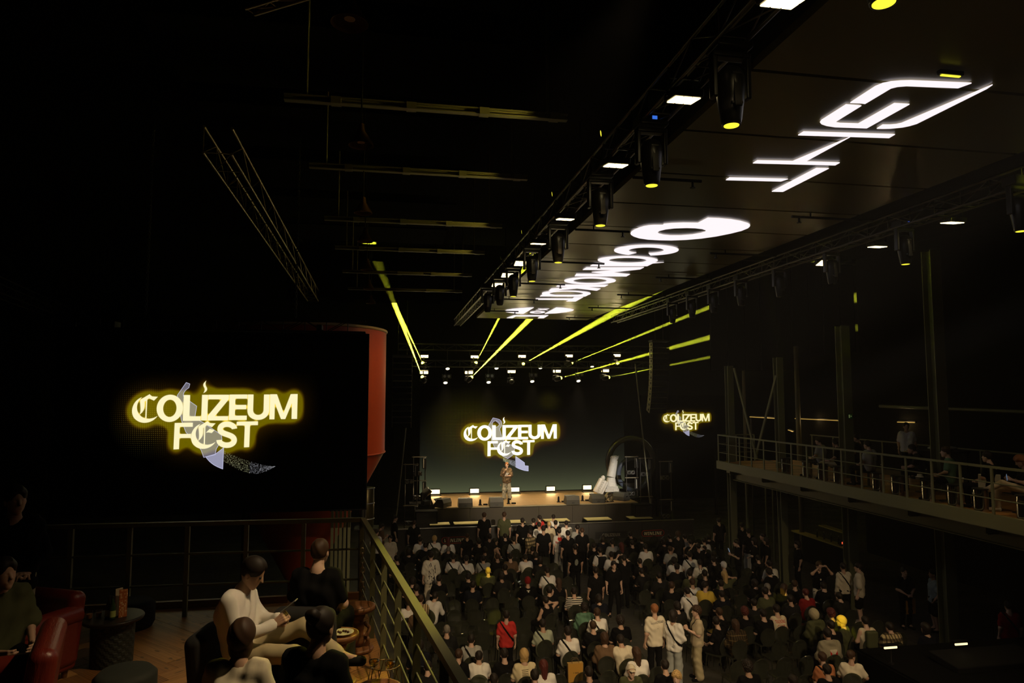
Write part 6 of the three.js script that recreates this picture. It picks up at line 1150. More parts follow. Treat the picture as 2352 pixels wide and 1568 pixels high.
sits(1180, 1240, 'sit', ['tee', 'grey'], ['short', 'dark'], 'person in grey with shoulder strap beside the plaid shirt', S);
sits(1030, 1262, 'lean', ['tee', 'charcoal'], ['buzz', 'grey'], 'balding grey-haired person leaning forward in the second row');
sits(990, 1276, 'stand', ['loose', 'spots'], ['short', 'dark'], 'person in a white shirt with black blotches standing among the rows', { legs: ['wide', 'cream'] });
sits(911, 1284, 'sit', ['tee', BK], ['short', 'dark'], 'dark person beyond the railing with bare forearms', { turn: 0.5 });
sits(1041, 1280, 'sit', ['tee', W], ['short', 'dark'], 'person in white with dark strap, first of two twins in the third row', S);
sits(1071, 1284, 'sit', ['tee', W], ['short', 'dark'], 'person in white with dark strap, second of two twins in the third row', S);
sits(1110, 1284, 'lean', ['tee', 'grey'], ['short', 'dark'], 'person in grey leaning forward with a dark strap in the third row', S);
sits(1142, 1279, 'sit', ['tee', BK], ['buzz', 'brown'], 'close-cropped person in black in the third row');
sits(1172, 1279, 'sit', ['tee', 'brown'], ['short', 'dark'], 'person in brown seated beside the cropped head');
sits(1206, 1281, 'lean', ['tee', W], ['short', 'dark'], 'person in white bending low in the third row');
sits(1223, 1262, 'sit', ['tee', BK], ['short', 'dark'], 'dark seated person behind the plaid shirt');
sits(1121, 1312, 'sit', ['tee', 'olive'], ['short', 'blond'], 'person in olive whose hair glows yellow in a beam');
sits(1160, 1305, 'sit', ['tee', BK], ['short', 'dark'], 'broad dark person right of the yellow-lit hair', { wide: 1.12 });
sits(1257, 1311, 'sit', ['tee', W], ['short', 'dark'], 'person in white with dark strap seated beside the aisle', S);
sits(1008, 1330, 'sit', ['tee', BK], ['short', 'dark'], 'dark person seated under the blotched shirt');
sits(1075, 1326, 'lean', ['tee', BK], ['short', 'dark'], 'dark person bending over a bright phone page');
sits(1212, 1335, 'sit', ['tee', 'tag'], ['cap', 'darkred'], 'person in black with pale back lettering and a dark red cap');
sits(1283, 1338, 'sit', ['vest', BK], ['long_hair', 'brown'], 'woman with long brown hair in black beside the aisle');
sits(1318, 1359, 'sit', ['tee', 'stripes'], ['short', 'dark'], 'person in a black and white striped shirt');
sits(1368, 1311, 'stand', ['tee', BK], ['short', 'dark'], 'man in black with bare arms standing in the aisle, seen from behind');
sits(1410, 1298, 'walk', ['tee', BK], ['long_hair', 'dark'], 'long-haired person in black walking up the aisle towards the viewer', { turn: 3.1, eyes: true });
sits(1378, 1265, 'sit', ['tee', W], ['short', 'dark'], 'person in white with strap and dark backpack past the aisle', { strap: true, pack: 'charcoal' });
sits(1404, 1275, 'sit', ['tee', W], ['short', 'dark'], 'person in white leaning beside the dark backpack', {});
sits(1433, 1283, 'photo', ['tee', BK], ['short', 'dark'], 'person in black raising both hands with a phone', { size: 0.95 });
sits(1406, 1246, 'sit', ['tee', 'grey'], ['short', 'dark'], 'person in grey seated before the raised hands');
sits(1427, 1254, 'sit', ['tee', 'charcoal'], ['long_hair', 'red'], 'person with long reddish hair in charcoal');
sits(1452, 1248, 'sit', ['tee', BK], ['short', 'dark'], 'dark person right of the long reddish hair');
sits(1482, 1257, 'sit', ['tee', W], ['short', 'dark'], 'person in white seated below the second red sponsor board');
sits(1469, 1290, 'sit', ['tee', BK], ['buzz', 'dark'], 'close-cropped dark person right of the raised hands');
// --- middle of the drum side block
sits(1000, 1370, 'lean', ['long', W], ['short', 'dark'], 'person in a white long-sleeved top stooping over beside the railing', { turn: -0.5 });
sits(966, 1377, 'lean', ['tee', 'bars'], ['short', 'brown'], 'person in a vertically striped top behind the railing');
sits(940, 1384, 'sit', ['tee', W], ['short', 'dark'], 'person in white behind the railing posts');
sits(962, 1400, 'slump', ['tee', 'brown'], ['long_hair', 'brown'], 'broad person in brown behind the railing posts', { wide: 1.1 });
sits(1253, 1380, 'armup', ['vest', BK], ['short', 'dark'], 'person in a black sleeveless top with an elbow out', { turn: 0.4 });
sits(1342, 1396, 'sit', ['hoodie', 'green'], ['curly', 'dark'], 'person in a green hooded top');
sits(1371, 1408, 'sit', ['tee', W], ['short', 'brown'], 'person in white with dark strap left of the aisle', S);
sits(1362, 1438, 'sit', ['tee', BK], ['short', 'brown'], 'brown-haired person in black below the white strapped shirt');
sits(1424, 1426, 'sit', ['tee', 'badge'], ['curly', 'dark'], 'person in black with a round pale back badge');
sits(1163, 1414, 'stand', ['tee', 'red'], ['short', 'dark'], 'person in a bright red T-shirt with black strap standing among empty chairs', { strap: true, size: 0.9, lod: 1 });
sits(1026, 1447, 'sit', ['tee', 'charcoal'], ['buzz', 'grey'], 'balding person in charcoal behind the railing');
sits(1246, 1434, 'sit', ['tee', 'sage'], ['short', 'dark'], 'person in a sage T-shirt with dark strap on a smoked chair', S);
sits(1304, 1452, 'sit', ['tee', W], ['short', 'dark'], 'person in white with dark strap on a smoked chair in the near rows', S);
sits(1388, 1466, 'sit', ['long', 'brown'], ['bob', 'brown'], 'person in a brown sweater with chin-length hair');
sits(1422, 1470, 'lean', ['tee', 'cream'], ['short', 'dark'], 'person in cream next to the brown sweater');
sits(1082, 1470, 'lean', ['tee', 'grey'], ['short', 'dark'], 'person in grey stooping in the near rows', S);
sits(1054, 1504, 'sit', ['tee', BK], ['short', 'brown'], 'brown-haired person in black in the near rows', { turn: -0.4 });
sits(1095, 1508, 'lean', ['tee', W], ['short', 'dark'], 'person in bright white bending forward in the near rows');
sits(1158, 1503, 'sit', ['tee', BK], ['short', 'dark'], 'dark person below the bright red T-shirt');
sits(1189, 1503, 'sit', ['tee', 'lines'], ['bob', 'blond'], 'fair-haired person in cream with lines of text on the back');
sits(1248, 1530, 'sit', ['tee', W], ['long_hair', 'red'], 'woman with long red-brown hair in white at the lower edge');
sits(1228, 1553, 'sit', ['tee', BK], ['short', 'dark'], 'dark head at the lower edge beside the long red-brown hair');
sits(1134, 1562, 'lean', ['tee', W], ['short', 'dark'], 'person in white cut off by the lower edge');
sits(1461, 1500, 'sit', ['tee', W], ['long_hair', 'brown'], 'woman with very long brown hair in white beside the standing trio');
sits(1450, 1542, 'sit', ['tee', 'olive'], ['cap', 'cream'], 'person in a pale trucker cap turned backwards', { turn: 3.0 });
// --- the standing trio in the aisle
sits(1503, 1400, 'stand', ['tee', 'city'], ['short', 'ginger'], 'ginger man in a white T-shirt with lettering across the shoulders, standing in the aisle', { lod: 1, legs: ['pants', BK], size: 1.03 });
sits(1545, 1414, 'folded', ['long', W], ['bob', 'dark'], 'person in a white long-sleeved top and wide grey trousers between two standing men', { lod: 1, legs: ['wide', 'denim'], turn: -0.9, strap: true, size: 0.98 });
sits(1599, 1404, 'thumb', ['tee', 'beige'], ['curly', 'brown'], 'stout man in a beige vest and khaki trousers facing sideways in the aisle', { lod: 1, legs: ['wide', 'khaki'], turn: 1.35, strap: true, wide: 1.15, shoes: 'black' });
sits(1554, 1558, 'sit', ['tee', BK], ['curly', 'blond'], 'fair curly head rising into the lower edge', { turn: 2.6, skin: 2 });
// --- gallery side block
sits(1539, 1262, 'sit', ['tee', 'grey'], ['short', 'brown'], 'brown-haired person in light grey in the upper gallery side rows');
sits(1548, 1289, 'lean', ['tee', W], ['curly', 'dark'], 'person in white behind the light grey shirt');
sits(1584, 1275, 'sit', ['tee', W], ['short', 'dark'], 'person in white with dark strap in the upper gallery side rows', S);
sits(1607, 1293, 'sit', ['tee', 'spots'], ['short', 'dark'], 'person in a pale patterned shirt in the upper gallery side rows');
sits(1557, 1228, 'stand', ['tee', 'charcoal'], ['curly', 'brown'], 'person in charcoal standing at the gallery end of the barrier', { size: 0.95 });
sits(1573, 1234, 'sit', ['tee', 'grey'], ['short', 'dark'], 'person in grey seated at the gallery end of the barrier');
sits(1617, 1242, 'sit', ['tee', W], ['short', 'dark'], 'person in white seated nearest the gallery end of the barrier');
sits(1603, 1256, 'photo', ['tee', BK], ['short', 'dark'], 'person in black lifting a phone before the light grey shirt', { size: 0.9 });
sits(1691, 1247, 'phone', ['tee', BK], ['short', 'dark'], 'man in black in profile bending over a lit phone', { turn: 1.2 });
sits(1719, 1221, 'stand', ['tee', BK], ['short', 'dark'], 'man in black and grey trousers standing below the gallery end', { legs: ['wide', 'grey'] });
sits(1704, 1207, 'stand', ['tee', BK], ['short', 'dark'], 'dark figure standing below the gallery, nearest the thin posts', {});
sits(1651, 1196, 'stand', ['tee', 'charcoal'], ['short', 'dark'], 'dark figure standing behind the gallery end of the barrier');
sits(1752, 1232, 'stand', ['tee', BK], ['short', 'dark'], 'man in black standing in profile under the gallery, front of a pair', { turn: 1.1 });
sits(1760, 1243, 'stand', ['tee', BK], ['bob', 'dark'], 'woman in black standing behind the man in profile under the gallery', { turn: 0.9 });
sits(1733, 1243, 'folded', ['tee', BK], ['bob', 'dark'], 'woman in black standing before the pair under the gallery', { turn: 0.7 });
sits(1831, 1250, 'stand', ['tee', BK], ['bob', 'dark'], 'person in black standing in profile before the bar', { turn: 1.3 });
sits(1767, 1296, 'sit', ['tee', 'dot'], ['short', 'dark'], 'person in white with a small dark dot on the back');
sits(1584, 1318, 'sit', ['tee', 'olive'], ['short', 'dark'], 'person in dark olive in the middle gallery side rows');
sits(1613, 1318, 'sit', ['tee', 'tag'], ['short', 'dark'], 'person in black with pale letters beside the dark olive shirt');
sits(1590, 1338, 'sit', ['tee', W], ['short', 'brown'], 'brown-haired person in white with dark strap, rear of two', S);
sits(1578, 1359, 'lean', ['tee', W], ['short', 'dark'], 'larger person in white with dark strap bending forward, front of two', { strap: true, wide: 1.1, lod: 1 });
sits(1620, 1345, 'turn', ['tee', 'yellow'], ['short', 'dark'], 'person in yellow beside the two white strapped shirts', { turn: -0.4 });
sits(1663, 1321, 'armup', ['tee', 'olive'], ['long_hair', 'blond'], 'woman with long fair hair resting a hand behind her head');
sits(1662, 1299, 'sit', ['tee', BK], ['cap', W], 'person in a white cap turned to the stage');
sits(1543, 1346, 'sit', ['tee', BK], ['short', 'brown'], 'brown-haired person in black left of the large white shirt', { turn: -0.6 });
sits(1757, 1359, 'sit', ['tee', 'olive'], ['short', 'dark'], 'person in dark olive in the gallery side rows near the yellow glow');
sits(1762, 1349, 'sit', ['tee', 'charcoal'], ['buzz', 'grey'], 'bald head peeping over the dark olive shirt');
sits(1783, 1350, 'turn', ['tee', BK], ['long_hair', 'brown'], 'long-haired person in black edged by yellow light');
sits(1652, 1407, 'turn', ['tee', BK], ['short', 'brown'], 'young man in black showing his profile, rear of two', { turn: 0.9 });
sits(1645, 1428, 'turn', ['tee', BK], ['short', 'dark'], 'young man in black showing his profile, front of two', { turn: 0.6 });
sits(1677, 1433, 'sit', ['loose', 'darkplaid'], ['long_hair', 'brown'], 'brown-haired woman in a dark plaid shirt');
sits(1710, 1405, 'sit', ['tee', BK], ['curly', 'red'], 'curly reddish head in black between the rows');
sits(1748, 1410, 'sit', ['tee', BK], ['short', 'dark'], 'person in black left of the sleeveless lettered shirt');
sits(1783, 1400, 'sit', ['vest', 'club'], ['short', 'dark'], 'person in a cream sleeveless shirt with red block letters');
sits(1825, 1342, 'sit', ['tee', BK], ['short', 'brown'], 'brown-haired person in black below the man taking a photo', { turn: -0.4 });
sits(1850, 1362, 'sit', ['tee', 'darkred'], ['short', 'red'], 'person in dark red below the man taking a photo');
sits(1869, 1412, 'sit', ['hoodie', 'olive'], ['hood', 'khaki'], 'person with an olive hood pulled over the head');
sits(1908, 1409, 'sit', ['tee', 'charcoal'], ['curly', 'red'], 'dark red curly head beside the olive hood');
sits(1932, 1427, 'sit', ['tee', 'olive'], ['bob', 'blond'], 'fair-haired person in dark green brightly lit yellow', { turn: 0.7 });
sits(1908, 1437, 'sit', ['tee', BK], ['short', 'dark'], 'dark head in front of the brightly lit fair hair');
sits(1900, 1456, 'sit', ['hoodie', 'redback'], ['short', 'dark'], 'person in a grey hooded sweater with red print and hood down', { size: 1.05, wide: 1.08 });
sits(1888, 1511, 'sit', ['tee', 'rust'], ['short', 'brown'], 'person in a rust T-shirt with dark strap', { strap: true });
sits(1899, 1540, 'sit', ['tee', BK], ['short', 'dark'], 'dark-haired person in black before the rust T-shirt');
sits(1955, 1507, 'turn', ['tee', 'cream'], ['short', 'brown'], 'person in cream at the edge of the mixing booth', { turn: -0.5 });
sits(1987, 1427, 'sit', ['vest', 'vestred'], ['short', 'dark'], 'person in a cream sleeveless top with a line of red print', { pack: 'olive' });
sits(2043, 1441, 'slump', ['loose', 'plaid'], ['short', 'dark'], 'person in a brown and cream plaid shirt near the booth');
sits(1716, 1532, 'sit', ['tee', BK], ['curly', 'dark'], 'dark person with headphones among empty chairs');
sits(1821, 1566, 'lean', ['tee', 'pink'], ['short', 'dark'], 'person in a coral T-shirt rising into the lower edge');
// --- standing at the gallery side
sits(1881, 1300, 'photo', ['tee', 'badge'], ['short', 'brown'], 'man in black and cream shorts taking a photo towards the viewer', { lod: 1, turn: 3.0, legs: ['shorts', 'cream'], eyes: true });
sits(1936, 1302, 'stand', ['long', 'cream'], ['short', 'dark'], 'person in a cream long-sleeved top with dark strap and black shorts, seen from behind', { lod: 1, strap: true, legs: ['shorts', BK] });
sits(1953, 1300, 'stand', ['loose', 'cream'], ['short', 'dark'], 'person in a loose cream shirt half hidden behind the strapped neighbour', { lod: 1, legs: ['shorts', BK], turn: 0.8, shoes: 'cream' });
sits(2077, 1313, 'folded', ['tee', BK], ['short', 'dark'], 'man in black with clasped hands holding a paper bag', { lod: 1, turn: 3.0, eyes: true });
sits(2142, 1318, 'pocket', ['tee', 'blue'], ['short', 'dark'], 'man in a pale blue T-shirt and black shorts looking sideways', { lod: 1, turn: 1.2, legs: ['shorts', BK], shoes: 'charcoal' });
sits(2316, 1392, 'stand', ['tee', 'darkred'], ['short', 'dark'], 'person in a dark red T-shirt with black strap standing at the far edge', { lod: 1, strap: true, turn: -0.3 });
// --- dim figures in the remaining seats, then empty chairs
const free = (x, z, d) => seats.every(([a, b]) => Math.hypot(a - x, b - z) > d);
const rows = [], num = ['one', 'two', 'three', 'four', 'five', 'six', 'seven', 'eight', 'nine', 'ten', 'eleven', 'twelve', 'thirteen', 'fourteen', 'fifteen', 'sixteen'];
for (let r = 0; r < 16; r++) { const z = -14.1 - r * 0.96; for (let k = 0; k < 10; k++) rows.push([5.79 - k * 0.56 + (r % 2) * 0.1, z, `row ${num[r]} from the viewer, seat ${num[k]} from the aisle, drum side`]); for (let k = 0; k < 10; k++) rows.push([7.75 + k * 0.56 + (r % 2) * 0.1, z, `row ${num[r]} from the viewer, seat ${num[k]} from the aisle, gallery side`]); }
const emptyZone = (x, z) => (z > -19.5 && z < -14.5 && x > 1.2 && x < 5.2) || (z > -17 && x > 8 && x < 12);
let dim = 0;
for (const [x, z, where] of rows) {
  if (!free(x, z, 0.6) || (z > -15 && x > 9.5)) continue;
  if (dim < 44 && !emptyZone(x, z) && rnd() < 0.5) {
    const pose = ['sit', 'sit', 'slump', 'lean'][(rnd() * 4) | 0], turn = rr(-0.25, 0.25); dim++;
    person({ pose, lod: 0, top: ['tee', ['black', 'charcoal', 'navy'][(rnd() * 3) | 0]], legs: ['pants', BK], hair: [['short', 'curly', 'short', 'bob'][(rnd() * 4) | 0], 'dark'], at: V(x, 0, z), turn, size: rr(0.94, 1.02), label: 'dim person in black, ' + where, group: 'dim figures in the audience' });
    seats.push([x, z, true]); chair(V(x, 0, z), turn, 'chair of dim person, ' + where);
  }
}
for (const [x, z, where] of rows) if (free(x, z, 0.5) && !(z > -15 && x > 10.4)) chair(V(x, 0, z), rr(-0.06, 0.06), 'empty smoked chair, ' + where);

// ---- things held or hung among the crowd
{
  const kraft = (mark) => (c, w, h) => { c.fillStyle = '#b98a35'; c.fillRect(0, 0, w, h); for (let k = 0; k < 300; k++) { c.fillStyle = `rgba(60,40,10,${0.05 * rnd()})`; c.fillRect(rnd() * w, rnd() * h, 8, 1.5); } c.fillStyle = '#2a1c08'; c.strokeStyle = '#8a7030'; c.lineWidth = 5; c.beginPath(); c.arc(w * 0.36, h * 0.5, 11, 0, 7); c.stroke(); c.beginPath(); c.arc(w * 0.36, h * 0.5, 4, 0, 7); c.fill(); if (mark) { c.font = 'bold 34px sans-serif'; c.fillText(mark, w * 0.46, h * 0.54); } else c.fillRect(w * 0.46, h * 0.48, w * 0.3, h * 0.04); };
  
  const bag = (label, at, turn, mark) => { const kr = std(0xffffff, { map: canvasTex(256, 320, kraft(mark)), roughness: 0.85 }); const t = thing('paper_bag', label, 'bag', at, turn); part('body', extr([[-0.17, 0], [0.17, 0], [0.18, 0.42], [-0.18, 0.42]], 0.1, 0), std([0.42, 0.26, 0.07], { roughness: 0.85 }), t).position.z = -0.05; part('front_print', place(new THREE.PlaneGeometry(0.33, 0.41), 0, 0.21, 0.053), kr, t); for (const z of [-0.04, 0.04]) part('handle', sweep([[-0.08, 0.41, z], [-0.07, 0.5, z], [0.07, 0.5, z], [0.08, 0.41, z]], 0.006, 20), std([0.1, 0.06, 0.02]), t); };
  const p = onY(2084, 1406, 0.42); bag('kraft paper bag hanging from the clasped hands of the man in black', V(p.x, 0.42, p.z + 0.1), 0.1);
  const b = onY(1321, 1550, 0.5); bag('kraft paper bag hung on the back of a chair near the lower edge', V(b.x, 0.36, b.z), 0, 'BAR');
  const ph = (px, py, h, label, turn, on, tilt = 0) => { const q2 = onY(px, py, h), t = thing('phone', label, 'phone', q2, turn); t.rotation.x = tilt; part('case', rb(0.078, 0.155, 0.01, 0.004, 0, 0, 0), M.plastic, t); part('screen', place(new THREE.PlaneGeometry(0.07, 0.145), 0, 0, 0.0056), on ? new THREE.MeshStandardMaterial({ color: 0x050505, emissive: lin(0.5, 0.62, 0.8), emissiveIntensity: on }) : M.plastic, t); };
  ph(1882, 1289, 1.71, 'phone held up sideways by the man taking a photo', 0, 0); scene.children.at(-1).rotation.z = PI / 2;
  ph(1674, 1263, 1.32, 'lit phone in the hands of the man in profile', 0.6, 0.25, -0.7);
}
// ================================================================ PRESENTER
{
  const f = onY(1164, 1147, STAGE), t = person({ pose: 'host', lod: 1, top: ['loose', 'mottle'], legs: ['wide', 'faded'], hair: ['short', 'ginger'], at: V(f.x, STAGE, f.z), turn: PI - 0.35, size: 1.03, label: 'presenter in a mottled brown shirt and faded wide trousers speaking on stage', skin: 2, eyes: true, shoes: 'charcoal' });
  t.updateMatrixWorld(true);
  const wp = (p) => V(...p).applyMatrix4(t.matrixWorld), hd = POSES.host, mp = wp([0.045, 1.5, -0.17]), lp = wp([-0.06, 1.23, -0.36]);
  const mic = thing('microphone', 'black handheld microphone at the presenter\'s mouth', 'microphone', mp, PI - 0.35); part('handle', cy(0.014, 0.012, 0.17, 0, -0.08, 0, 12), M.plastic, mic); part('grille', sp(0.028, 0, 0.02, 0, 12), M.darkMetal, mic); mic.rotation.x = 0.5;
  const pap = thing('cue_cards', 'white cue cards in the presenter\'s hand', 'paper', lp, PI - 0.35); pap.rotation.x = 0.6; part('card', rb(0.15, 0.23, 0.006, 0.002, 0, 0, 0, 0, 0.5, 0.3, 1), M.white, pap);
  const bp = wp([0.24, 0.72, 0.06]); const pk = thing('belt_cord', 'dark cord end hanging beside the presenter\'s hip', 'cord', bp); part('cord', sweep([[0.1, 0.2, 0], [0, 0.08, 0], [-0.06, 0, 0]], 0.008, 12), M.plastic, pk); part('end_piece', rb(0.06, 0.1, 0.02, 0.008, -0.07, -0.04, 0), cloth('brown'), pk);
}
// ================================================================ GUESTS ON THE WOODEN BALCONY
{
  const on = (x, y, pose, top, hair, label, o) => sits(x, y, pose, top, hair, label, { base: DECK, lod: 1, noChair: true, ...o });
  on(580, 1316, 'reader', ['long', 'white'], ['short', 'dark'], 'man in a white sweater and khaki trousers looking at his phone in an armchair', { turn: -1.75, legs: ['pants', 'khaki'], size: 1.0, eyes: true, skin: 1 });
  const m = scene.children.at(-1); m.updateMatrixWorld(true); clubChair('dark armchair of the man looking at a phone', V(m.position.x - 0.05, DECK, m.position.z), -1.75, darkCloth, 0.62, 0.5, false);
  const q2 = V(0, 0.87, -0.3).applyMatrix4(m.matrixWorld), ph = thing('phone', 'phone in the hands of the man in the white sweater', 'phone', q2, -1.75); ph.rotation.order = 'YXZ'; ph.rotation.x = -0.9; part('case', rb(0.08, 0.16, 0.01, 0.004, 0, 0, 0), std([0.3, 0.3, 0.28], { roughness: 0.3 }), ph); part('screen', place(new THREE.PlaneGeometry(0.072, 0.15), 0, 0, 0.006), M.plastic, ph);
  on(735, 1268, 'sit', ['tee', BK], ['buzz', 'brown'], 'close-cropped man in a black T-shirt seen from behind near the corner post', { turn: -0.25, size: 0.98, wide: 0.95 });
  { const p = scene.children.at(-1).position; clubChair('dark armchair of the man in black near the corner post', V(p.x, DECK, p.z), -0.25, darkCloth, 0.72, 0.56, false); }
  on(556, 1466, 'sit', ['tee', 'cream'], ['bob', 'brown'], 'person in a cream T-shirt seen from behind on the black sofa', { turn: -0.15, size: 0.86, skin: 1 });
  const so = scene.children.at(-1).position.clone();
  on(738, 1440, 'sit', ['long', BK], ['bun', 'dark'], 'woman in black with tied-up hair looking down on the black sofa', { turn: -0.5, size: 0.95, wide: 1.0, skin: 1 });
  { const p = scene.children.at(-1).position; sofa(V((p.x + so.x) / 2 + 0.05, DECK, (p.z + so.z) / 2 + 0.12)); }
  on(36, 1150, 'folded', ['long', BK], ['short', 'dark'], 'person in black top and khaki trousers standing at the dim wall end', { turn: -2.4, legs: ['wide', 'khaki'] });
  on(10, 1318, 'sit', ['loose', 'olive'], ['short', 'dark'], 'person in a green-grey shirt resting an arm at the edge of the picture', { turn: -2.2 });
}
// ================================================================ GUESTS ON THE GALLERY
{
  const on = (x, y, pose, top, hair, label, o) => sits(x, y, pose, top, hair, label, { base: DECK, lod: 0, noChair: true, minX: 13.95, ...o });
  const stool = (p, label) => { const t = thing('bar_stool', label, 'stool', p, 0, 'dark stools on the gallery'); part('seat', cy(0.19, 0.17, 0.06, 0, 0.43, 0, 20), M.black, t); part('leg', cy(0.03, 0.04, 0.4, 0, 0.2, 0, 12), M.darkMetal, t); part('base', cy(0.18, 0.2, 0.02, 0, 0.01, 0, 20), M.darkMetal, t); };
  const list = [
    [1880, 1018, 'sit', ['tee', 'grey'], ['short', 'dark'], 'person in light grey seated on the gallery between posts', { turn: 0.5 }], [1918, 1018, 'turn', ['tee', BK], ['short', 'dark'], 'person in black and khaki trousers seated sideways on the gallery', { turn: 0.9, legs: ['pants', 'khaki'] }],
    [1968, 1012, 'sit', ['tee', BK], ['short', 'dark'], 'dark person seated below the exit sign column', { turn: 0.5, minX: 15.7 }], [1992, 1026, 'sit', ['tee', 'grey'], ['short', 'dark'], 'person in grey and white leaning on the gallery railing', { turn: 0.3 }],
    [2082, 990, 'stand', ['tee', W], ['short', 'dark'], 'man in a white shirt standing at the back of the gallery', { turn: 2.6, minX: 16.6 }], [2094, 1032, 'lean', ['tee', BK], ['short', 'dark'], 'person in black bending over with clasped hands on the gallery', { turn: 0.8 }],
    [2172, 1048, 'sit', ['tee', 'green'], ['short', 'brown'], 'person in a pale green shirt on the gallery looking down', { turn: 0.7 }], [2268, 1066, 'sit', ['tee', 'tag'], ['short', 'dark'], 'person in black with pale lettering beside the shell chair', { turn: 0.3 }],
    [2345, 1082, 'reader', ['tee', BK], ['bob', 'ginger'], 'person in khaki trousers with crossed legs holding a phone at the gallery edge', { turn: 1.1, minX: 14.25, legs: ['pants', 'beige'], lod: 1, shoes: 'cream' }],
  ];
  list.forEach(([x, y, pose, top, hair, label, o], k) => { on(x, y, pose, top, hair, label, o); const p = scene.children.at(-1); if (pose !== 'stand') stool(p.position.clone(), `dark round stool under a gallery guest, ${nth[k]} from the stage`); });
  const hd = onX(2312, 1096, 13.9), t = thing('phone', 'white phone in the hand of the guest with crossed legs', 'phone', hd, 0.6); part('case', rb(0.075, 0.155, 0.01, 0.004, 0, 0, 0), std([0.3, 0.34, 0.4]), t); part('screen', place(new THREE.PlaneGeometry(0.066, 0.145), 0, 0, 0.006), new THREE.MeshStandardMaterial({ color: 0x080808, emissive: lin(0.3, 0.5, 0.8), emissiveIntensity: 0.3 }), t); t.rotation.z = 0.4;
}
// ================================================================ LIGHT OF THE HOUSE
// white letters of the video ceiling light the rows below
area(V(6.4, LEDY - 0.05, -7), V(6.4, 0, -7), 1.6, 4.2, [1, 0.92, 0.92], 0.35, 'ceiling_screen_lamp');
area(V(6.2, LEDY - 0.05, -16.5), V(6.2, 0, -16.5), 1.5, 9, [1, 0.92, 0.92], 0.35, 'ceiling_screen_lamp');
// house profile spots outside the frame, on a bar above and behind the viewer, washing the rows
function profileSpot(at, aim, color, power, half, label, soft = 4) {
  const t = thing('profile_spot', label, 'stage light', at, 0, 'house spots on the rear bar'), d = aim.clone().sub(at).normalize();
  const b = part('barrel', lathe([[0, -0.3], [0.1, -0.28], [0.12, -0.05], [0.1, 0.05], [0.095, 0.25], [0.105, 0.3], [0.09, 0.3], [0.08, 0.26]], 18), M.plastic, t); b.quaternion.setFromUnitVectors(V(0, 1, 0), d);
  part('lens', cy(0.08, 0.08, 0.01, 0, 0.27, 0, 18), glow(color, 2), b); part('yoke', [bx(0.02, 0.34, 0.05, -0.14, 0.14, 0), bx(0.02, 0.34, 0.05, 0.14, 0.14, 0), bx(0.3, 0.02, 0.05, 0, 0.31, 0)], M.plastic, t);
  spot(null, at.clone().addScaledVector(d, 0.34), aim, color, power, half, 0.7, soft, 'profile_spot_lamp');
}
solo('lighting_bar', 'steel lighting bar above and behind the viewer', 'truss', rod(V(-6, 11.55, 1.5), V(14, 11.55, 1.5), 0.03, 10), M.darkMetal);
profileSpot(V(3.2, 11.2, 1.5), V(3.2, 0, -20), [1, 0.72, 0.42], 420, 17, 'house spot washing the drum side rows');
profileSpot(V(8.5, 11.2, 1.5), V(9, 0, -19), [1, 0.72, 0.42], 300, 17, 'house spot washing the gallery side rows');
profileSpot(V(11, 11.2, 1.5), V(11.6, 2.4, -35), [1, 0.9, 0.78], 3800, 2.2, 'house spot aimed at the stone ruin');
profileSpot(V(6, 11.2, 1.5), V(7, 2.2, -34), [1, 0.8, 0.55], 2600, 7, 'house spot lighting the stage front');
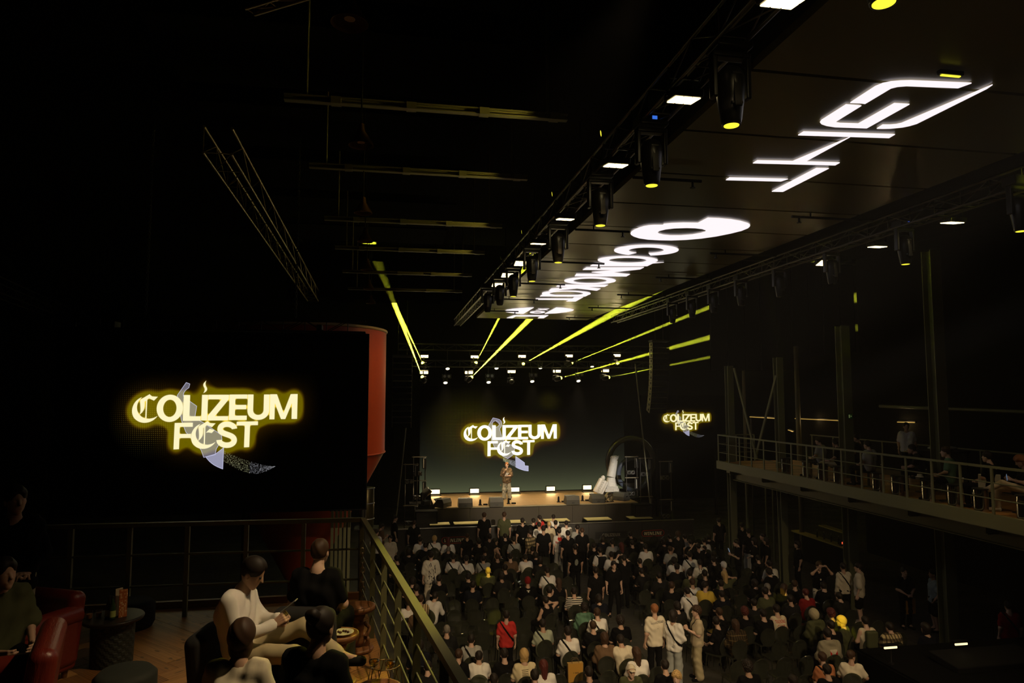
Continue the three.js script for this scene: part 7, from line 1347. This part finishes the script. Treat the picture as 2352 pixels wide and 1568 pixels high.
// warm downlights over the wooden balcony and the gallery
function downlight(at, aim, power, half, label, color = [1, 0.72, 0.4]) {
  const t = thing('downlight', label, 'lamp', at); part('can', lathe([[0, 0.22], [0.08, 0.22], [0.09, 0], [0.08, 0], [0.075, 0.03]], 18), M.plastic, t); part('lens', cy(0.07, 0.07, 0.01, 0, 0.03, 0, 18), glow(color, 2), t); part('cable', rod(V(0, 0.22, 0), V(0, 13 - at.y, 0), 0.01), M.darkMetal, t);
  spot(null, at.clone().add(V(0, -0.02, 0)), aim, color, power, half, 0.8, 5, 'downlight_lamp');
}
downlight(V(2.2, 10.6, -5.2), V(-1.15, DECK, -5.9), 75, 21, 'warm downlight above the wooden balcony out of view');
downlight(V(15.4, 9.5, -8.6), V(14, DECK, -12.2), 14, 26, 'warm downlight above the near end of the gallery');
// narrow yellow shafts from the barrel lights, falling on single heads
const prick = (k, px, py, y, half, power) => { const h = k.position, a = onY(px, py, y); spot(null, V(h.x, h.y - 0.05, h.z), a, YEL, power, half, 0.3, 1, 'moving_head_lamp'); };
prick(headsL[2], 1121, 1308, 1.25, 1.0, 700); prick(headsL[1], 1932, 1422, 1.25, 1.1, 900); prick(headsL[3], 1795, 1375, 0.9, 0.8, 500); prick(headsL[1], 1146, 1408, 0.9, 0.9, 500); prick(headsL[4], 990, 1420, 4.9, 9, 90);
{ const h = headsL[5].position; spot(null, V(h.x, h.y - 0.05, h.z), V(-0.6, 6.6, -16.6), [1, 0.66, 0.2], 26, 26, 1, 1, 'moving_head_lamp'); }  // extra light at this barrel, added to brighten the red hopper
{ // added yellow lamp under the gallery side truss, put in to light its chord
  const at = V(9.5, 9.93, -7.6), t = thing('truss_uplight', 'small yellow lamp clamped under the near end of the gallery side truss', 'stage light', at), aim = V(9.72, 10.15, -8.9), d = aim.clone().sub(at).normalize();
  const c = part('can', lathe([[0, -0.1], [0.04, -0.09], [0.05, 0.05], [0.045, 0.05]], 14), M.plastic, t); c.quaternion.setFromUnitVectors(V(0, 1, 0), d); part('lens', cy(0.042, 0.042, 0.01, 0, 0.045, 0, 14), headGlow, c); part('clamp', rod(V(0, 0, 0), V(0.12, 0.17, 0), 0.012), M.darkMetal, t);
  spot(null, at.clone().addScaledVector(d, 0.07), aim, [0.8, 0.84, 0.04], 6, 16, 0.6, 1, 'truss_uplight_lamp');
}
renderer.render(scene, camera);
